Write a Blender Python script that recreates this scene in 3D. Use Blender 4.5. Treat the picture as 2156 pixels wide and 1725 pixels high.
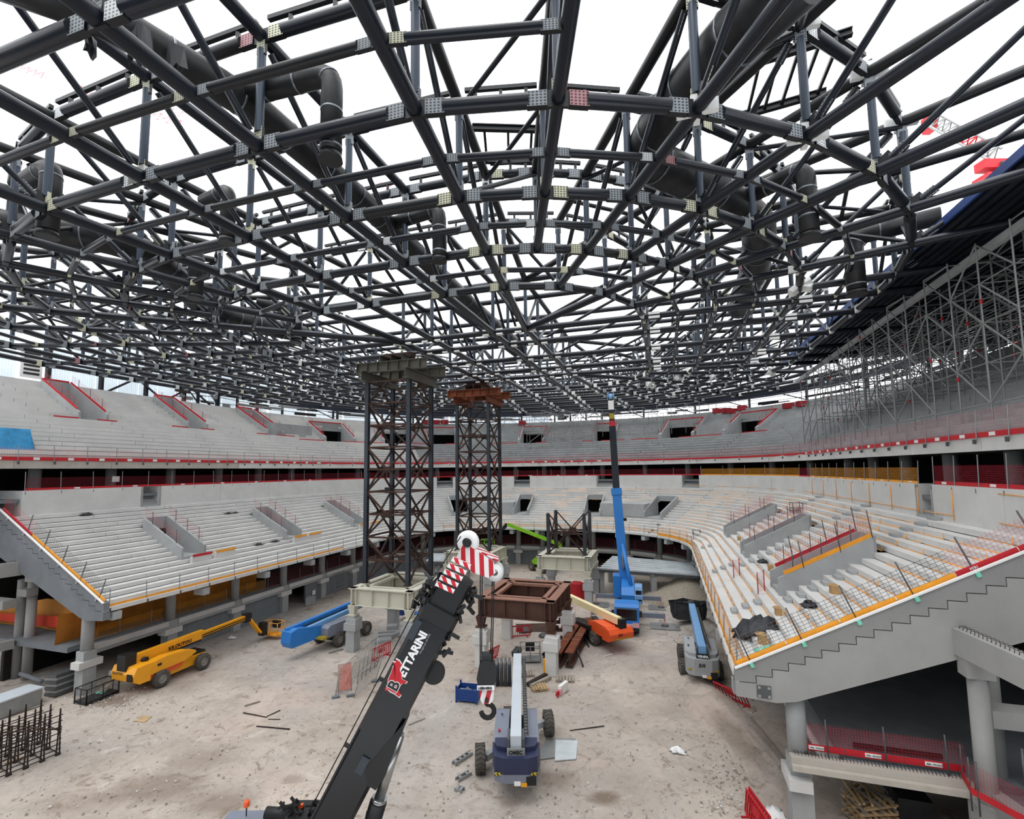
import bpy, math, random
import numpy as np
from mathutils import Vector, Matrix
random.seed(11)
for o in list(bpy.data.objects): bpy.data.objects.remove(o)
SC = bpy.context.scene; COL = SC.collection
V = Vector
# ------------------------------------------------------------------ camera, sky, exposure
F, CX, H = 1006.0, 1078.0, 14.6
PIT, ROL = math.radians(5.0), math.atan(.0131)
CY = 990 - F*math.tan(PIT)
fw = V((0, math.cos(PIT), math.sin(PIT))); up0 = V((0, -math.sin(PIT), math.cos(PIT))); rt0 = V((1, 0, 0))
rt = rt0*math.cos(ROL) - up0*math.sin(ROL); upv = rt0*math.sin(ROL) + up0*math.cos(ROL)
EYE = V((0, 0, H))
cd = bpy.data.cameras.new('camera'); cam = bpy.data.objects.new('camera', cd); COL.objects.link(cam)
cam.matrix_world = Matrix(((rt.x, upv.x, -fw.x, 0), (rt.y, upv.y, -fw.y, 0), (rt.z, upv.z, -fw.z, H), (0, 0, 0, 1)))
cd.sensor_fit = 'HORIZONTAL'; cd.sensor_width = 36; cd.lens = 36*F/2156; cd.shift_y = (CY-862.5)/2156
cd.clip_start = .1; cd.clip_end = 1500
SC.camera = cam
SKY = 2.3
wd = bpy.data.worlds.new('overcast_sky'); SC.world = wd; wd.use_nodes = True
bg = wd.node_tree.nodes['Background']; bg.inputs[0].default_value = (.955, .975, 1, 1); bg.inputs[1].default_value = SKY
ld = bpy.data.lights.new('veiled_sun', 'SUN'); ld.energy = 1.7; ld.angle = math.radians(45); ld.color = (1, .97, .93)
sun = bpy.data.objects.new('veiled_sun', ld); COL.objects.link(sun); sun.rotation_euler = (math.radians(16), math.radians(-14), 0)
SC.view_settings.view_transform = 'Standard'; SC.view_settings.look = 'None'
SC.view_settings.exposure = 0; SC.view_settings.gamma = 1; SC.view_settings.use_curve_mapping = False

def ray(px, py): return fw + rt*((px-CX)/F) + upv*((CY-py)/F)
def atZ(px, py, z=0.0):
    d = ray(px, py); return EYE + d*((z-H)/d.z)
def atY(px, py, y):
    d = ray(px, py); return EYE + d*(y/d.y)
def pix(p):
    v = V(p)-EYE; w = v.dot(fw)
    return (CX+F*v.dot(rt)/w, CY-F*v.dot(upv)/w, w)
PSI = math.radians(17.5)
UU = V((math.sin(PSI), math.cos(PSI), 0)); NN = V((math.cos(PSI), -math.sin(PSI), 0)); ZZ = V((0, 0, 1))
def W(u, n, z=0.0): return UU*u + NN*n + ZZ*z
YAW = -PSI                                  # rotation that takes local +y to the long axis of the arena

# ------------------------------------------------------------------ materials
def lin(c):
    return tuple(((x/255)/12.92 if x/255 <= .04045 else ((x/255+.055)/1.055)**2.4) for x in c)
MATS = {}
def mat(name, col, rough=.7, metal=0.0, var=.12, scale=1.2, bump=0.0, col2=None, detail=6):
    m = bpy.data.materials.new(name); m.use_nodes = True; nt = m.node_tree; N = nt.nodes; L = nt.links
    b = N['Principled BSDF']; b.inputs['Roughness'].default_value = rough; b.inputs['Metallic'].default_value = metal
    c = lin(col)
    if var or col2:
        tc = N.new('ShaderNodeTexCoord'); nz = N.new('ShaderNodeTexNoise'); nz.inputs['Scale'].default_value = scale; nz.inputs['Detail'].default_value = detail
        nz.inputs['Roughness'].default_value = .65
        L.new(tc.outputs['Object'], nz.inputs['Vector'])
        rp = N.new('ShaderNodeValToRGB'); L.new(nz.outputs['Fac'], rp.inputs[0])
        a = tuple(x*(1-var) for x in c); d = lin(col2) if col2 else tuple(min(1, x*(1+var)) for x in c)
        rp.color_ramp.elements[0].position = .33; rp.color_ramp.elements[1].position = .67
        rp.color_ramp.elements[0].color = (*a, 1); rp.color_ramp.elements[1].color = (*d, 1)
        L.new(rp.outputs[0], b.inputs['Base Color'])
        if bump:
            bp = N.new('ShaderNodeBump'); bp.inputs['Strength'].default_value = bump; bp.inputs['Distance'].default_value = .05
            nz2 = N.new('ShaderNodeTexNoise'); nz2.inputs['Scale'].default_value = scale*9; nz2.inputs['Detail'].default_value = 5
            L.new(tc.outputs['Object'], nz2.inputs['Vector']); L.new(nz2.outputs['Fac'], bp.inputs['Height']); L.new(bp.outputs[0], b.inputs['Normal'])
    else: b.inputs['Base Color'].default_value = (*c, 1)
    MATS[name] = m; return m
M = MATS
for a in [('concrete', (206, 206, 204), .85, 0, .07, .5), ('concrete_grey', (160, 163, 164), .88, 0, .12, .6), ('concrete_mid', (140, 140, 139), .88, 0, .1, .5), ('concrete_mid2', (152, 152, 150), .88, 0, .1, .4), ('concrete_dark', (112, 117, 122), .9, 0, .15, .7),  # concrete for end walls and near frame has shade put into the colour
          ('concrete_warm', (178, 172, 163), .88, 0, .12, .9), ('block_wall', (120, 126, 131), .9, 0, .1, .8),
          ('soffit', (48, 48, 48), .9, 0, .2, .3), ('inside', (26, 24, 22), .95, 0, .3, .4),  # the shade under the stands is put into these two near-black colours
          ('steel_navy', (22, 28, 38), .32, .2, .3, .6), ('steel_black', (22, 24, 28), .42, .2, .3, .8), ('steel_post', (54, 64, 77), .42, .4, .2, .5),
          ('plate_white', (226, 228, 226), .8, 0, .06, 3), ('rust', (68, 45, 36), .75, .2, .45, .9), ('rust_orange', (118, 62, 34), .8, .1, .35, 1.1),
          ('rust_dark', (46, 36, 32), .7, .2, .3, .8), ('leg_blue', (58, 65, 73), .5, .3, .2, .7), ('beam_olive', (84, 82, 72), .6, .1, .2, .6),
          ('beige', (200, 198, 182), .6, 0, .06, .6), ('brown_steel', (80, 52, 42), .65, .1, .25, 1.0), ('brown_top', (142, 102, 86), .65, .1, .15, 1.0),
          ('red', (190, 28, 40), .6, 0, .1, 2), ('red_dark', (150, 24, 36), .7, 0, .1, 2), ('amber', (236, 158, 40), .6, 0, .1, 2), ('orange_foam', (243, 172, 96), .9, 0, .15, 5),
          ('galv', (150, 152, 152), .5, .5, .12, 2), ('galv_dark', (88, 90, 92), .55, .4, .15, 2), ('white', (232, 233, 232), .6, 0, .03, 2),
          ('cladding', (216, 226, 233), .5, .1, .05, .4), ('deck_dark', (34, 41, 55), .5, .2, .35, .3), ('deck_edge', (176, 178, 178), .6, .1, .1, 1),
          ('duct', (38, 39, 41), .45, .35, .45, .9), ('duct_zinc', (120, 126, 132), .35, .7, .25, 1.5),
          ('yellow', (240, 164, 24), .45, 0, .06, 1), ('blue', (38, 120, 198), .45, 0, .06, 1), ('blue_light', (118, 166, 214), .45, 0, .05, 1), ('blue_dark', (24, 62, 128), .5, 0, .08, 1),
          ('navy_paint', (40, 47, 78), .5, 0, .1, 1), ('grey_paint', (120, 126, 140), .5, 0, .08, 1), ('silver', (196, 204, 212), .45, .1, .04, 1), ('grey_light', (160, 163, 165), .5, 0, .05, 1),
          ('orange', (236, 92, 42), .45, 0, .06, 1), ('cream', (240, 226, 178), .5, 0, .04, 1), ('lime', (140, 206, 40), .45, 0, .08, 1), ('black', (22, 23, 25), .55, 0, .2, 1),
          ('boom_black', (23, 25, 29), .38, .1, .12, .7), ('rubber', (84, 80, 75), .95, 0, .3, 4), ('rim', (150, 148, 142), .6, .1, .15, 3), ('glass_dark', (24, 30, 36), .15, .1, 0, 1),
          ('chrome', (170, 172, 172), .25, .9, .05, 2), ('wood', (176, 150, 112), .85, 0, .25, 3), ('wood_grey', (150, 142, 130), .9, 0, .25, 3), ('tarp_black', (40, 42, 46), .5, 0, .3, 2),
          ('tarp_blue', (42, 138, 190), .5, 0, .2, 2), ('gravel', (150, 142, 128), .95, 0, .25, 6), ('cable', (28, 28, 30), .6, .3, 0, 1), ('rope', (70, 70, 72), .5, .5, 0, 1),
          ('sheet_metal', (205, 212, 216), .4, .3, .15, .6), ('mint', (120, 205, 180), .7, 0, .1, 2), ('cardboard', (176, 142, 96), .9, 0, .15, 3), ('paper_white', (240, 240, 240), .7, 0, 0, 1),
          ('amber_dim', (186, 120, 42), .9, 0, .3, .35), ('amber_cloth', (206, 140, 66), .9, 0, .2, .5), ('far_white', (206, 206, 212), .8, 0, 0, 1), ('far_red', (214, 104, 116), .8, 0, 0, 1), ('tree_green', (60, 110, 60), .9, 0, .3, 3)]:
    mat(*a)
for k in ('concrete', 'concrete_grey', 'concrete_warm', 'concrete_dark'):
    pass
cm = MATS['cladding']; nt = cm.node_tree; pb = nt.nodes['Principled BSDF']; tr_ = nt.nodes.new('ShaderNodeBsdfTranslucent'); tr_.inputs[0].default_value = (.8, .87, .92, 1)
mxs = nt.nodes.new('ShaderNodeMixShader'); mxs.inputs[0].default_value = .42; nt.links.new(pb.outputs[0], mxs.inputs[1]); nt.links.new(tr_.outputs[0], mxs.inputs[2]); nt.links.new(mxs.outputs[0], nt.nodes['Material Output'].inputs[0])
def grid_mat(name, col, cell, wire, alpha=0.0):
    "see-through net: a square grid of wires drawn in metres through the UVs, transparent between"
    m = bpy.data.materials.new(name); m.use_nodes = True; nt = m.node_tree; N = nt.nodes; L = nt.links
    b = N['Principled BSDF']; b.inputs['Base Color'].default_value = (*lin(col), 1); b.inputs['Roughness'].default_value = .8
    uv = N.new('ShaderNodeUVMap'); sp = N.new('ShaderNodeSeparateXYZ'); L.new(uv.outputs[0], sp.inputs[0])
    outs = []
    for i in (0, 1):
        d = N.new('ShaderNodeMath'); d.operation = 'DIVIDE'; d.inputs[1].default_value = cell[i]; L.new(sp.outputs[i], d.inputs[0])
        f = N.new('ShaderNodeMath'); f.operation = 'FRACT'; L.new(d.outputs[0], f.inputs[0])
        c = N.new('ShaderNodeMath'); c.operation = 'LESS_THAN'; c.inputs[1].default_value = wire/cell[i]; L.new(f.outputs[0], c.inputs[0]); outs.append(c)
    mx = N.new('ShaderNodeMath'); mx.operation = 'MAXIMUM'; L.new(outs[0].outputs[0], mx.inputs[0]); L.new(outs[1].outputs[0], mx.inputs[1])
    m2 = N.new('ShaderNodeMath'); m2.operation = 'MAXIMUM'; m2.inputs[1].default_value = alpha; L.new(mx.outputs[0], m2.inputs[0])
    L.new(m2.outputs[0], b.inputs['Alpha']); MATS[name] = m
grid_mat('net_red', (176, 40, 60), (.1, .1), .007, .07); grid_mat('net_amber', (220, 150, 50), (.1, .1), .008, .16)
grid_mat('net_wire', (96, 92, 96), (.22, .14), .016); grid_mat('net_pink', (200, 90, 100), (.15, .15), .011); grid_mat('net_dark_red', (110, 16, 32), (.1, .1), .009, .1)
grid_mat('net_grey', (120, 120, 120), (.12, .12), .014); grid_mat('net_orange_cloth', (222, 74, 50), (.08, .08), .016, .25)
def plate_mat(name, col, dot):
    "bolted splice plate: a field of dark bolt holes on the generated coordinates"
    m = bpy.data.materials.new(name); m.use_nodes = True; nt = m.node_tree; N = nt.nodes; L = nt.links
    b = N['Principled BSDF']; b.inputs['Roughness'].default_value = .6
    uv = N.new('ShaderNodeUVMap'); sp = N.new('ShaderNodeSeparateXYZ'); L.new(uv.outputs[0], sp.inputs[0])
    sq = []
    for i in (0, 1):
        d = N.new('ShaderNodeMath'); d.operation = 'DIVIDE'; d.inputs[1].default_value = .115; L.new(sp.outputs[i], d.inputs[0])
        f = N.new('ShaderNodeMath'); f.operation = 'FRACT'; L.new(d.outputs[0], f.inputs[0])
        s = N.new('ShaderNodeMath'); s.operation = 'SUBTRACT'; s.inputs[1].default_value = .5; L.new(f.outputs[0], s.inputs[0])
        q = N.new('ShaderNodeMath'); q.operation = 'MULTIPLY'; L.new(s.outputs[0], q.inputs[0]); L.new(s.outputs[0], q.inputs[1]); sq.append(q)
    ad = N.new('ShaderNodeMath'); ad.operation = 'ADD'; L.new(sq[0].outputs[0], ad.inputs[0]); L.new(sq[1].outputs[0], ad.inputs[1])
    lt = N.new('ShaderNodeMath'); lt.operation = 'LESS_THAN'; lt.inputs[1].default_value = .09; L.new(ad.outputs[0], lt.inputs[0])
    mx = N.new('ShaderNodeMix'); mx.data_type = 'RGBA'; L.new(lt.outputs[0], mx.inputs[0])
    mx.inputs[6].default_value = (*lin(col), 1); mx.inputs[7].default_value = (*lin(dot), 1); L.new(mx.outputs[2], b.inputs['Base Color'])
    MATS[name] = m
plate_mat('plate_grey', (138, 145, 150), (40, 46, 54)); plate_mat('plate_cream', (196, 196, 170), (70, 70, 66)); plate_mat('plate_pale', (205, 209, 210), (110, 116, 120)); plate_mat('plate_red', (168, 120, 124), (60, 40, 46))
def stripe_mat(name, c1, c2, period, ang):
    m = bpy.data.materials.new(name); m.use_nodes = True; nt = m.node_tree; N = nt.nodes; L = nt.links
    b = N['Principled BSDF']; b.inputs['Roughness'].default_value = .5
    uv = N.new('ShaderNodeUVMap'); sp = N.new('ShaderNodeSeparateXYZ'); L.new(uv.outputs[0], sp.inputs[0])
    ml = N.new('ShaderNodeMath'); ml.operation = 'MULTIPLY'; ml.inputs[1].default_value = ang; L.new(sp.outputs[1], ml.inputs[0])
    ad = N.new('ShaderNodeMath'); ad.operation = 'ADD'; L.new(sp.outputs[0], ad.inputs[0]); L.new(ml.outputs[0], ad.inputs[1])
    d = N.new('ShaderNodeMath'); d.operation = 'DIVIDE'; d.inputs[1].default_value = period; L.new(ad.outputs[0], d.inputs[0])
    f = N.new('ShaderNodeMath'); f.operation = 'FRACT'; L.new(d.outputs[0], f.inputs[0])
    lt = N.new('ShaderNodeMath'); lt.operation = 'LESS_THAN'; lt.inputs[1].default_value = .5; L.new(f.outputs[0], lt.inputs[0])
    mx = N.new('ShaderNodeMix'); mx.data_type = 'RGBA'; L.new(lt.outputs[0], mx.inputs[0])
    mx.inputs[6].default_value = (*lin(c1), 1); mx.inputs[7].default_value = (*lin(c2), 1); L.new(mx.outputs[2], b.inputs['Base Color']); MATS[name] = m
stripe_mat('stripe_red', (205, 32, 48), (238, 236, 236), .3, 1.0); stripe_mat('stripe_hazard', (226, 200, 40), (28, 28, 30), .16, 1.0); stripe_mat('stripe_red_small', (200, 34, 48), (238, 236, 236), .16, -1.0)
stripe_mat('stripe_red_wide', (190, 26, 44), (232, 230, 230), .4, -1.0)

# ------------------------------------------------------------------ mesh building
class MB:
    def __init__(s): s.v = []; s.f = []; s.m = []; s.s = []; s.uv = []
    def poly(s, pts, mi=0, sm=False, uv=None):
        b = len(s.v); s.v += [tuple(p) for p in pts]; s.f.append(tuple(range(b, b+len(pts)))); s.m.append(mi); s.s.append(sm); s.uv.append(uv)
        return s
    def faces(s, vs, fs, mi=0, sm=False):
        b = len(s.v); s.v += [tuple(p) for p in vs]
        for f in fs: s.f.append(tuple(b+i for i in f)); s.m.append(mi); s.s.append(sm); s.uv.append(None)
        return s
    def frame(s, c, ex, ey, ez, mi=0, metric=True):
        "box centred on c with half-vectors ex, ey, ez; UVs in metres"
        c = V(c); ex = V(ex); ey = V(ey); ez = V(ez)
        if ex.cross(ey).dot(ez) < 0: ez = -ez
        for (n, a, b) in ((ez, ex, ey), (-ez, ey, ex), (ex, ey, ez), (-ex, ez, ey), (ey, ez, ex), (-ey, ex, ez)):
            la, lb = 2*a.length, 2*b.length
            s.poly([c+n-a-b, c+n+a-b, c+n+a+b, c+n-a+b], mi, False, ((0, 0), (la, 0), (la, lb), (0, lb)))
        return s
    def box(s, c, d, mi=0, rz=0.0):
        co, si = math.cos(rz), math.sin(rz)
        return s.frame(c, (co*d[0]/2, si*d[0]/2, 0), (-si*d[1]/2, co*d[1]/2, 0), (0, 0, d[2]/2), mi)
    def bar(s, p, q, w, h, mi=0, up=ZZ):
        p = V(p); q = V(q); d = q-p; l = d.length
        if l < 1e-6: return s
        d = d/l; sd = d.cross(V(up))
        if sd.length < 1e-4: sd = d.cross(V((0, 1, 0)))
        sd.normalize(); u = sd.cross(d)
        return s.frame((p+q)/2, d*(l/2), sd*(w/2), u*(h/2), mi)
    def ibeam(s, p, q, w, h, t=.04, mi=0, up=ZZ):
        p = V(p); q = V(q); d = (q-p).normalized(); sd = d.cross(V(up)).normalized(); u = sd.cross(d)
        s.bar(p+u*(h/2-t/2), q+u*(h/2-t/2), w, t, mi, up); s.bar(p-u*(h/2-t/2), q-u*(h/2-t/2), w, t, mi, up); s.bar(p, q, t, h-2*t, mi, up); return s
    def tube(s, p, q, r, n=10, r2=None, mi=0, cap=True):
        p = V(p); q = V(q); d = (q-p)
        if d.length < 1e-6: return s
        d.normalize(); a = d.orthogonal().normalized(); b = d.cross(a); r2 = r if r2 is None else r2
        k = len(s.v)
        for i in range(n):
            t = 2*math.pi*i/n; w = a*math.cos(t)+b*math.sin(t); s.v.append(tuple(p+w*r)); s.v.append(tuple(q+w*r2))
        for i in range(n):
            j = (i+1) % n; s.f.append((k+2*i, k+2*j, k+2*j+1, k+2*i+1)); s.m.append(mi); s.s.append(True); s.uv.append(None)
        if cap:
            s.f.append(tuple(k+2*i for i in range(n-1, -1, -1))); s.f.append(tuple(k+2*i+1 for i in range(n)))
            s.m += [mi, mi]; s.s += [False, False]; s.uv += [None, None]
        return s
    def path(s, pts, r, n=8, mi=0):
        pts = [V(p) for p in pts]; k = len(s.v); a = None
        for i, p in enumerate(pts):
            d = (pts[min(i+1, len(pts)-1)]-pts[max(i-1, 0)]).normalized()
            a = d.orthogonal().normalized() if a is None else (a-d*a.dot(d)).normalized()
            b = d.cross(a)
            for j in range(n):
                t = 2*math.pi*j/n; s.v.append(tuple(p+(a*math.cos(t)+b*math.sin(t))*r))
        for i in range(len(pts)-1):
            for j in range(n):
                s.f.append((k+i*n+j, k+i*n+(j+1) % n, k+(i+1)*n+(j+1) % n, k+(i+1)*n+j)); s.m.append(mi); s.s.append(True); s.uv.append(None)
        for e in (0, len(pts)-1):
            t = tuple(k+e*n+j for j in range(n)); s.f.append(t if e else t[::-1]); s.m.append(mi); s.s.append(False); s.uv.append(None)
        return s
    def prism(s, pts, ext, mi=0, uv=False):
        "polygon (3D points in one plane) extruded along ext"
        pts = [V(p) for p in pts]; ext = V(ext); n = len(pts); nr = V((0, 0, 0))
        for i in range(n): nr += pts[i].cross(pts[(i+1) % n])
        if nr.dot(ext) > 0: pts = pts[::-1]
        q = [p+ext for p in pts]
        e0 = (pts[1]-pts[0]).normalized(); e1 = ext.normalized().cross(e0)
        fu = (lambda L: [((p-pts[0]).dot(e0), (p-pts[0]).dot(e1)) for p in L]) if uv else (lambda L: None)
        s.poly(pts, mi, False, fu(pts)); s.poly(q[::-1], mi, False, fu(q[::-1]))
        for i in range(n):
            j = (i+1) % n; s.poly([pts[i], q[i], q[j], pts[j]], mi)
        return s
    def lathe(s, prof, o, ax, n=20, mi=0, sm=True):
        o = V(o); ax = V(ax).normalized(); a = ax.orthogonal().normalized(); b = ax.cross(a); k = len(s.v); m = len(prof)
        for i in range(n):
            t = 2*math.pi*i/n; w = a*math.cos(t)+b*math.sin(t)
            for (r, h) in prof: s.v.append(tuple(o+w*r+ax*h))
        for i in range(n):
            j = (i+1) % n
            for e in range(m-1):
                s.f.append((k+i*m+e, k+j*m+e, k+j*m+e+1, k+i*m+e+1)); s.m.append(mi); s.s.append(sm); s.uv.append(None)
        return s
    def mesh(s, name, mats):
        me = bpy.data.meshes.new(name); me.from_pydata(s.v, [], s.f)
        for x in mats: me.materials.append(M[x])
        me.polygons.foreach_set('material_index', s.m); me.polygons.foreach_set('use_smooth', s.s)
        if any(u for u in s.uv):
            lay = me.uv_layers.new(name='UVMap'); fl = []
            for f, u in zip(s.f, s.uv):
                for t in (u if u else ((0.5, .5),)*len(f)): fl += [t[0], t[1]]
            lay.data.foreach_set('uv', fl)
        me.update(); return me
    def build(s, name, mats, parent=None, bevel=0, kind=None, label=None):
        if isinstance(mats, str): mats = (mats,)
        o = bpy.data.objects.new(name, s.mesh(name, mats)); COL.objects.link(o)
        if parent: attach(o, parent)
        if bevel:
            md = o.modifiers.new('soft', 'BEVEL'); md.width = bevel; md.segments = 2; md.limit_method = 'ANGLE'
        if kind: o['kind'] = kind
        if label: o['label'] = label
        return o
def wmat(o):
    m = o.matrix_basis.copy()
    while o.parent: m = o.parent.matrix_basis @ o.matrix_parent_inverse @ m if False else (o.parent.matrix_basis @ m); o = o.parent
    return m
LOCAL = set()
def attach(o, parent):
    "part data in world coordinates unless the thing was opened with local=True"
    o.parent = parent
    if parent.name not in LOCAL and not (parent.parent and parent.parent.name in LOCAL):
        r = parent
        if parent.type == 'EMPTY': o.matrix_parent_inverse = Matrix.Translation(-parent.location)
def thing(name, label, cat, loc=(0, 0, 0), rz=0.0, group=None, kind=None, local=False):
    o = bpy.data.objects.new(name, None); COL.objects.link(o); o.location = V(loc); o.rotation_euler = (0, 0, rz); o.empty_display_size = .5
    if label: o['label'] = label
    if cat: o['category'] = cat
    if group: o['group'] = group
    if kind: o['kind'] = kind
    if local: LOCAL.add(o.name)
    return o
def tag(o, label, cat, group=None, kind=None):
    o['label'] = label; o['category'] = cat
    if group: o['group'] = group
    if kind: o['kind'] = kind
    return o
def copy_tree(o, parent=None):
    c = o.copy(); COL.objects.link(c)
    if parent: c.parent = parent
    for ch in list(o.children): copy_tree(ch, c)
    return c
def text(s, size, p, ex, ey, m, parent, name='lettering', ext=.004, bold=0.0):
    "flat lettering: p = lower left corner, ex = reading direction, ey = upward"
    cu = bpy.data.curves.new(name, 'FONT'); cu.body = s; cu.size = size; cu.extrude = ext; cu.offset = bold; cu.resolution_u = 3
    cu.materials.append(M[m]); tmp = bpy.data.objects.new('tmp', cu); me = bpy.data.meshes.new_from_object(tmp); bpy.data.objects.remove(tmp)
    me.name = name; me.materials.clear(); me.materials.append(M[m]); o = bpy.data.objects.new(name, me); COL.objects.link(o)
    ex = V(ex).normalized(); ey = V(ey); ey = (ey-ex*ey.dot(ex)).normalized(); ez = ex.cross(ey); p = V(p)
    o.matrix_basis = Matrix(((ex.x, ey.x, ez.x, p.x), (ex.y, ey.y, ez.y, p.y), (ex.z, ey.z, ez.z, p.z), (0, 0, 0, 1)))
    if parent: attach(o, parent)
    return o

# shared unit meshes, placed by matrix
UNIT = {}
def unit(kind, m):
    k = (kind, m)
    if k not in UNIT:
        b = MB()
        if kind[0] == 't': b.tube((0, 0, 0), (0, 0, 1), 1, int(kind[1:]))
        else: b.box((0, 0, 0), (1, 1, 1))
        UNIT[k] = b.mesh('unit_'+kind, (m,))
    return UNIT[k]
def tubeM(p, q, r):
    p = V(p); d = V(q)-p; l = d.length; d = d/l; a = d.orthogonal().normalized(); b = d.cross(a)
    return Matrix(((a.x*r, b.x*r, d.x*l, p.x), (a.y*r, b.y*r, d.y*l, p.y), (a.z*r, b.z*r, d.z*l, p.z), (0, 0, 0, 1)))
def frameM(c, ex, ey, ez):
    return Matrix(((ex[0], ey[0], ez[0], c[0]), (ex[1], ey[1], ez[1], c[1]), (ex[2], ey[2], ez[2], c[2]), (0, 0, 0, 1)))
def barM(p, q, w, h):
    p = V(p); q = V(q); d = q-p; l = d.length; d = d/l; sd = d.cross(ZZ)
    if sd.length < 1e-4: sd = V((1, 0, 0))
    sd.normalize(); u = sd.cross(d); c = (p+q)/2
    return frameM(c, d*l, sd*w, u*h)
class Bulk:
    "many alike parts of one thing: the 300 that show largest become objects, the rest one 'stuff' part per material"
    def __init__(s, parent): s.parent = parent; s.d = {}
    def tube(s, name, p, q, r, m, n=10): s.d.setdefault(name, []).append((('t%d' % n, m), tubeM(p, q, r), (V(p)+V(q))/2, (V(p)-V(q)).length*r))
    def bar(s, name, p, q, w, h, m): s.d.setdefault(name, []).append((('b', m), barM(p, q, w, h), (V(p)+V(q))/2, (V(p)-V(q)).length*h))
    def frame(s, name, c, ex, ey, ez, m): s.d.setdefault(name, []).append((('b', m), frameM(c, V(ex)*2, V(ey)*2, V(ez)*2), V(c), 4*V(ex).length*V(ez).length))
    def custom(s, name, me, Mx, size): s.d.setdefault(name, []).append((me, Mx, Mx.translation.copy(), size))
    def flush(s, cap=300, only=None):
        for name, items in s.d.items():
            def score(it):
                x, y, w = pix(it[2])
                if w < .5 or x < -250 or x > 2400 or y < -250 or y > 1950: return -1e6/(1+abs(w))
                return it[3]/(w*w)
            items.sort(key=score, reverse=True)
            for key, mx, c, sz in items[:cap]:
                me = key if isinstance(key, bpy.types.Mesh) else unit(*key)
                o = bpy.data.objects.new(name, me); COL.objects.link(o); o.matrix_basis = mx; attach(o, s.parent)
            rest = {}
            for it in items[cap:]:
                k = it[0] if isinstance(it[0], bpy.types.Mesh) else it[0]
                rest.setdefault(k, []).append(it[1])
            bym = {}
            for k, ms in rest.items():
                me = k if isinstance(k, bpy.types.Mesh) else unit(*k); bym.setdefault(me.materials[0].name, []).append((me, ms))
            for mn, groups in bym.items():
                vs, fs, sm, uvs = [], [], [], []
                for me, ms in groups:
                    v0 = np.empty(len(me.vertices)*3); me.vertices.foreach_get('co', v0); v0 = v0.reshape(-1, 3)
                    pf = [tuple(p.vertices) for p in me.polygons]; ps = [p.use_smooth for p in me.polygons]
                    for mx in ms:
                        A = np.array(mx); b = len(vs); vs.extend((v0 @ A[:3, :3].T + A[:3, 3]).tolist()); fs += [tuple(b+i for i in f) for f in pf]; sm += ps
                me2 = bpy.data.meshes.new(name); me2.from_pydata(vs, [], fs); me2.materials.append(M[mn]); me2.polygons.foreach_set('use_smooth', sm); me2.update()
                o = bpy.data.objects.new(name, me2); COL.objects.link(o); attach(o, s.parent); o['kind'] = 'stuff'
        s.d = {}
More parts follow.
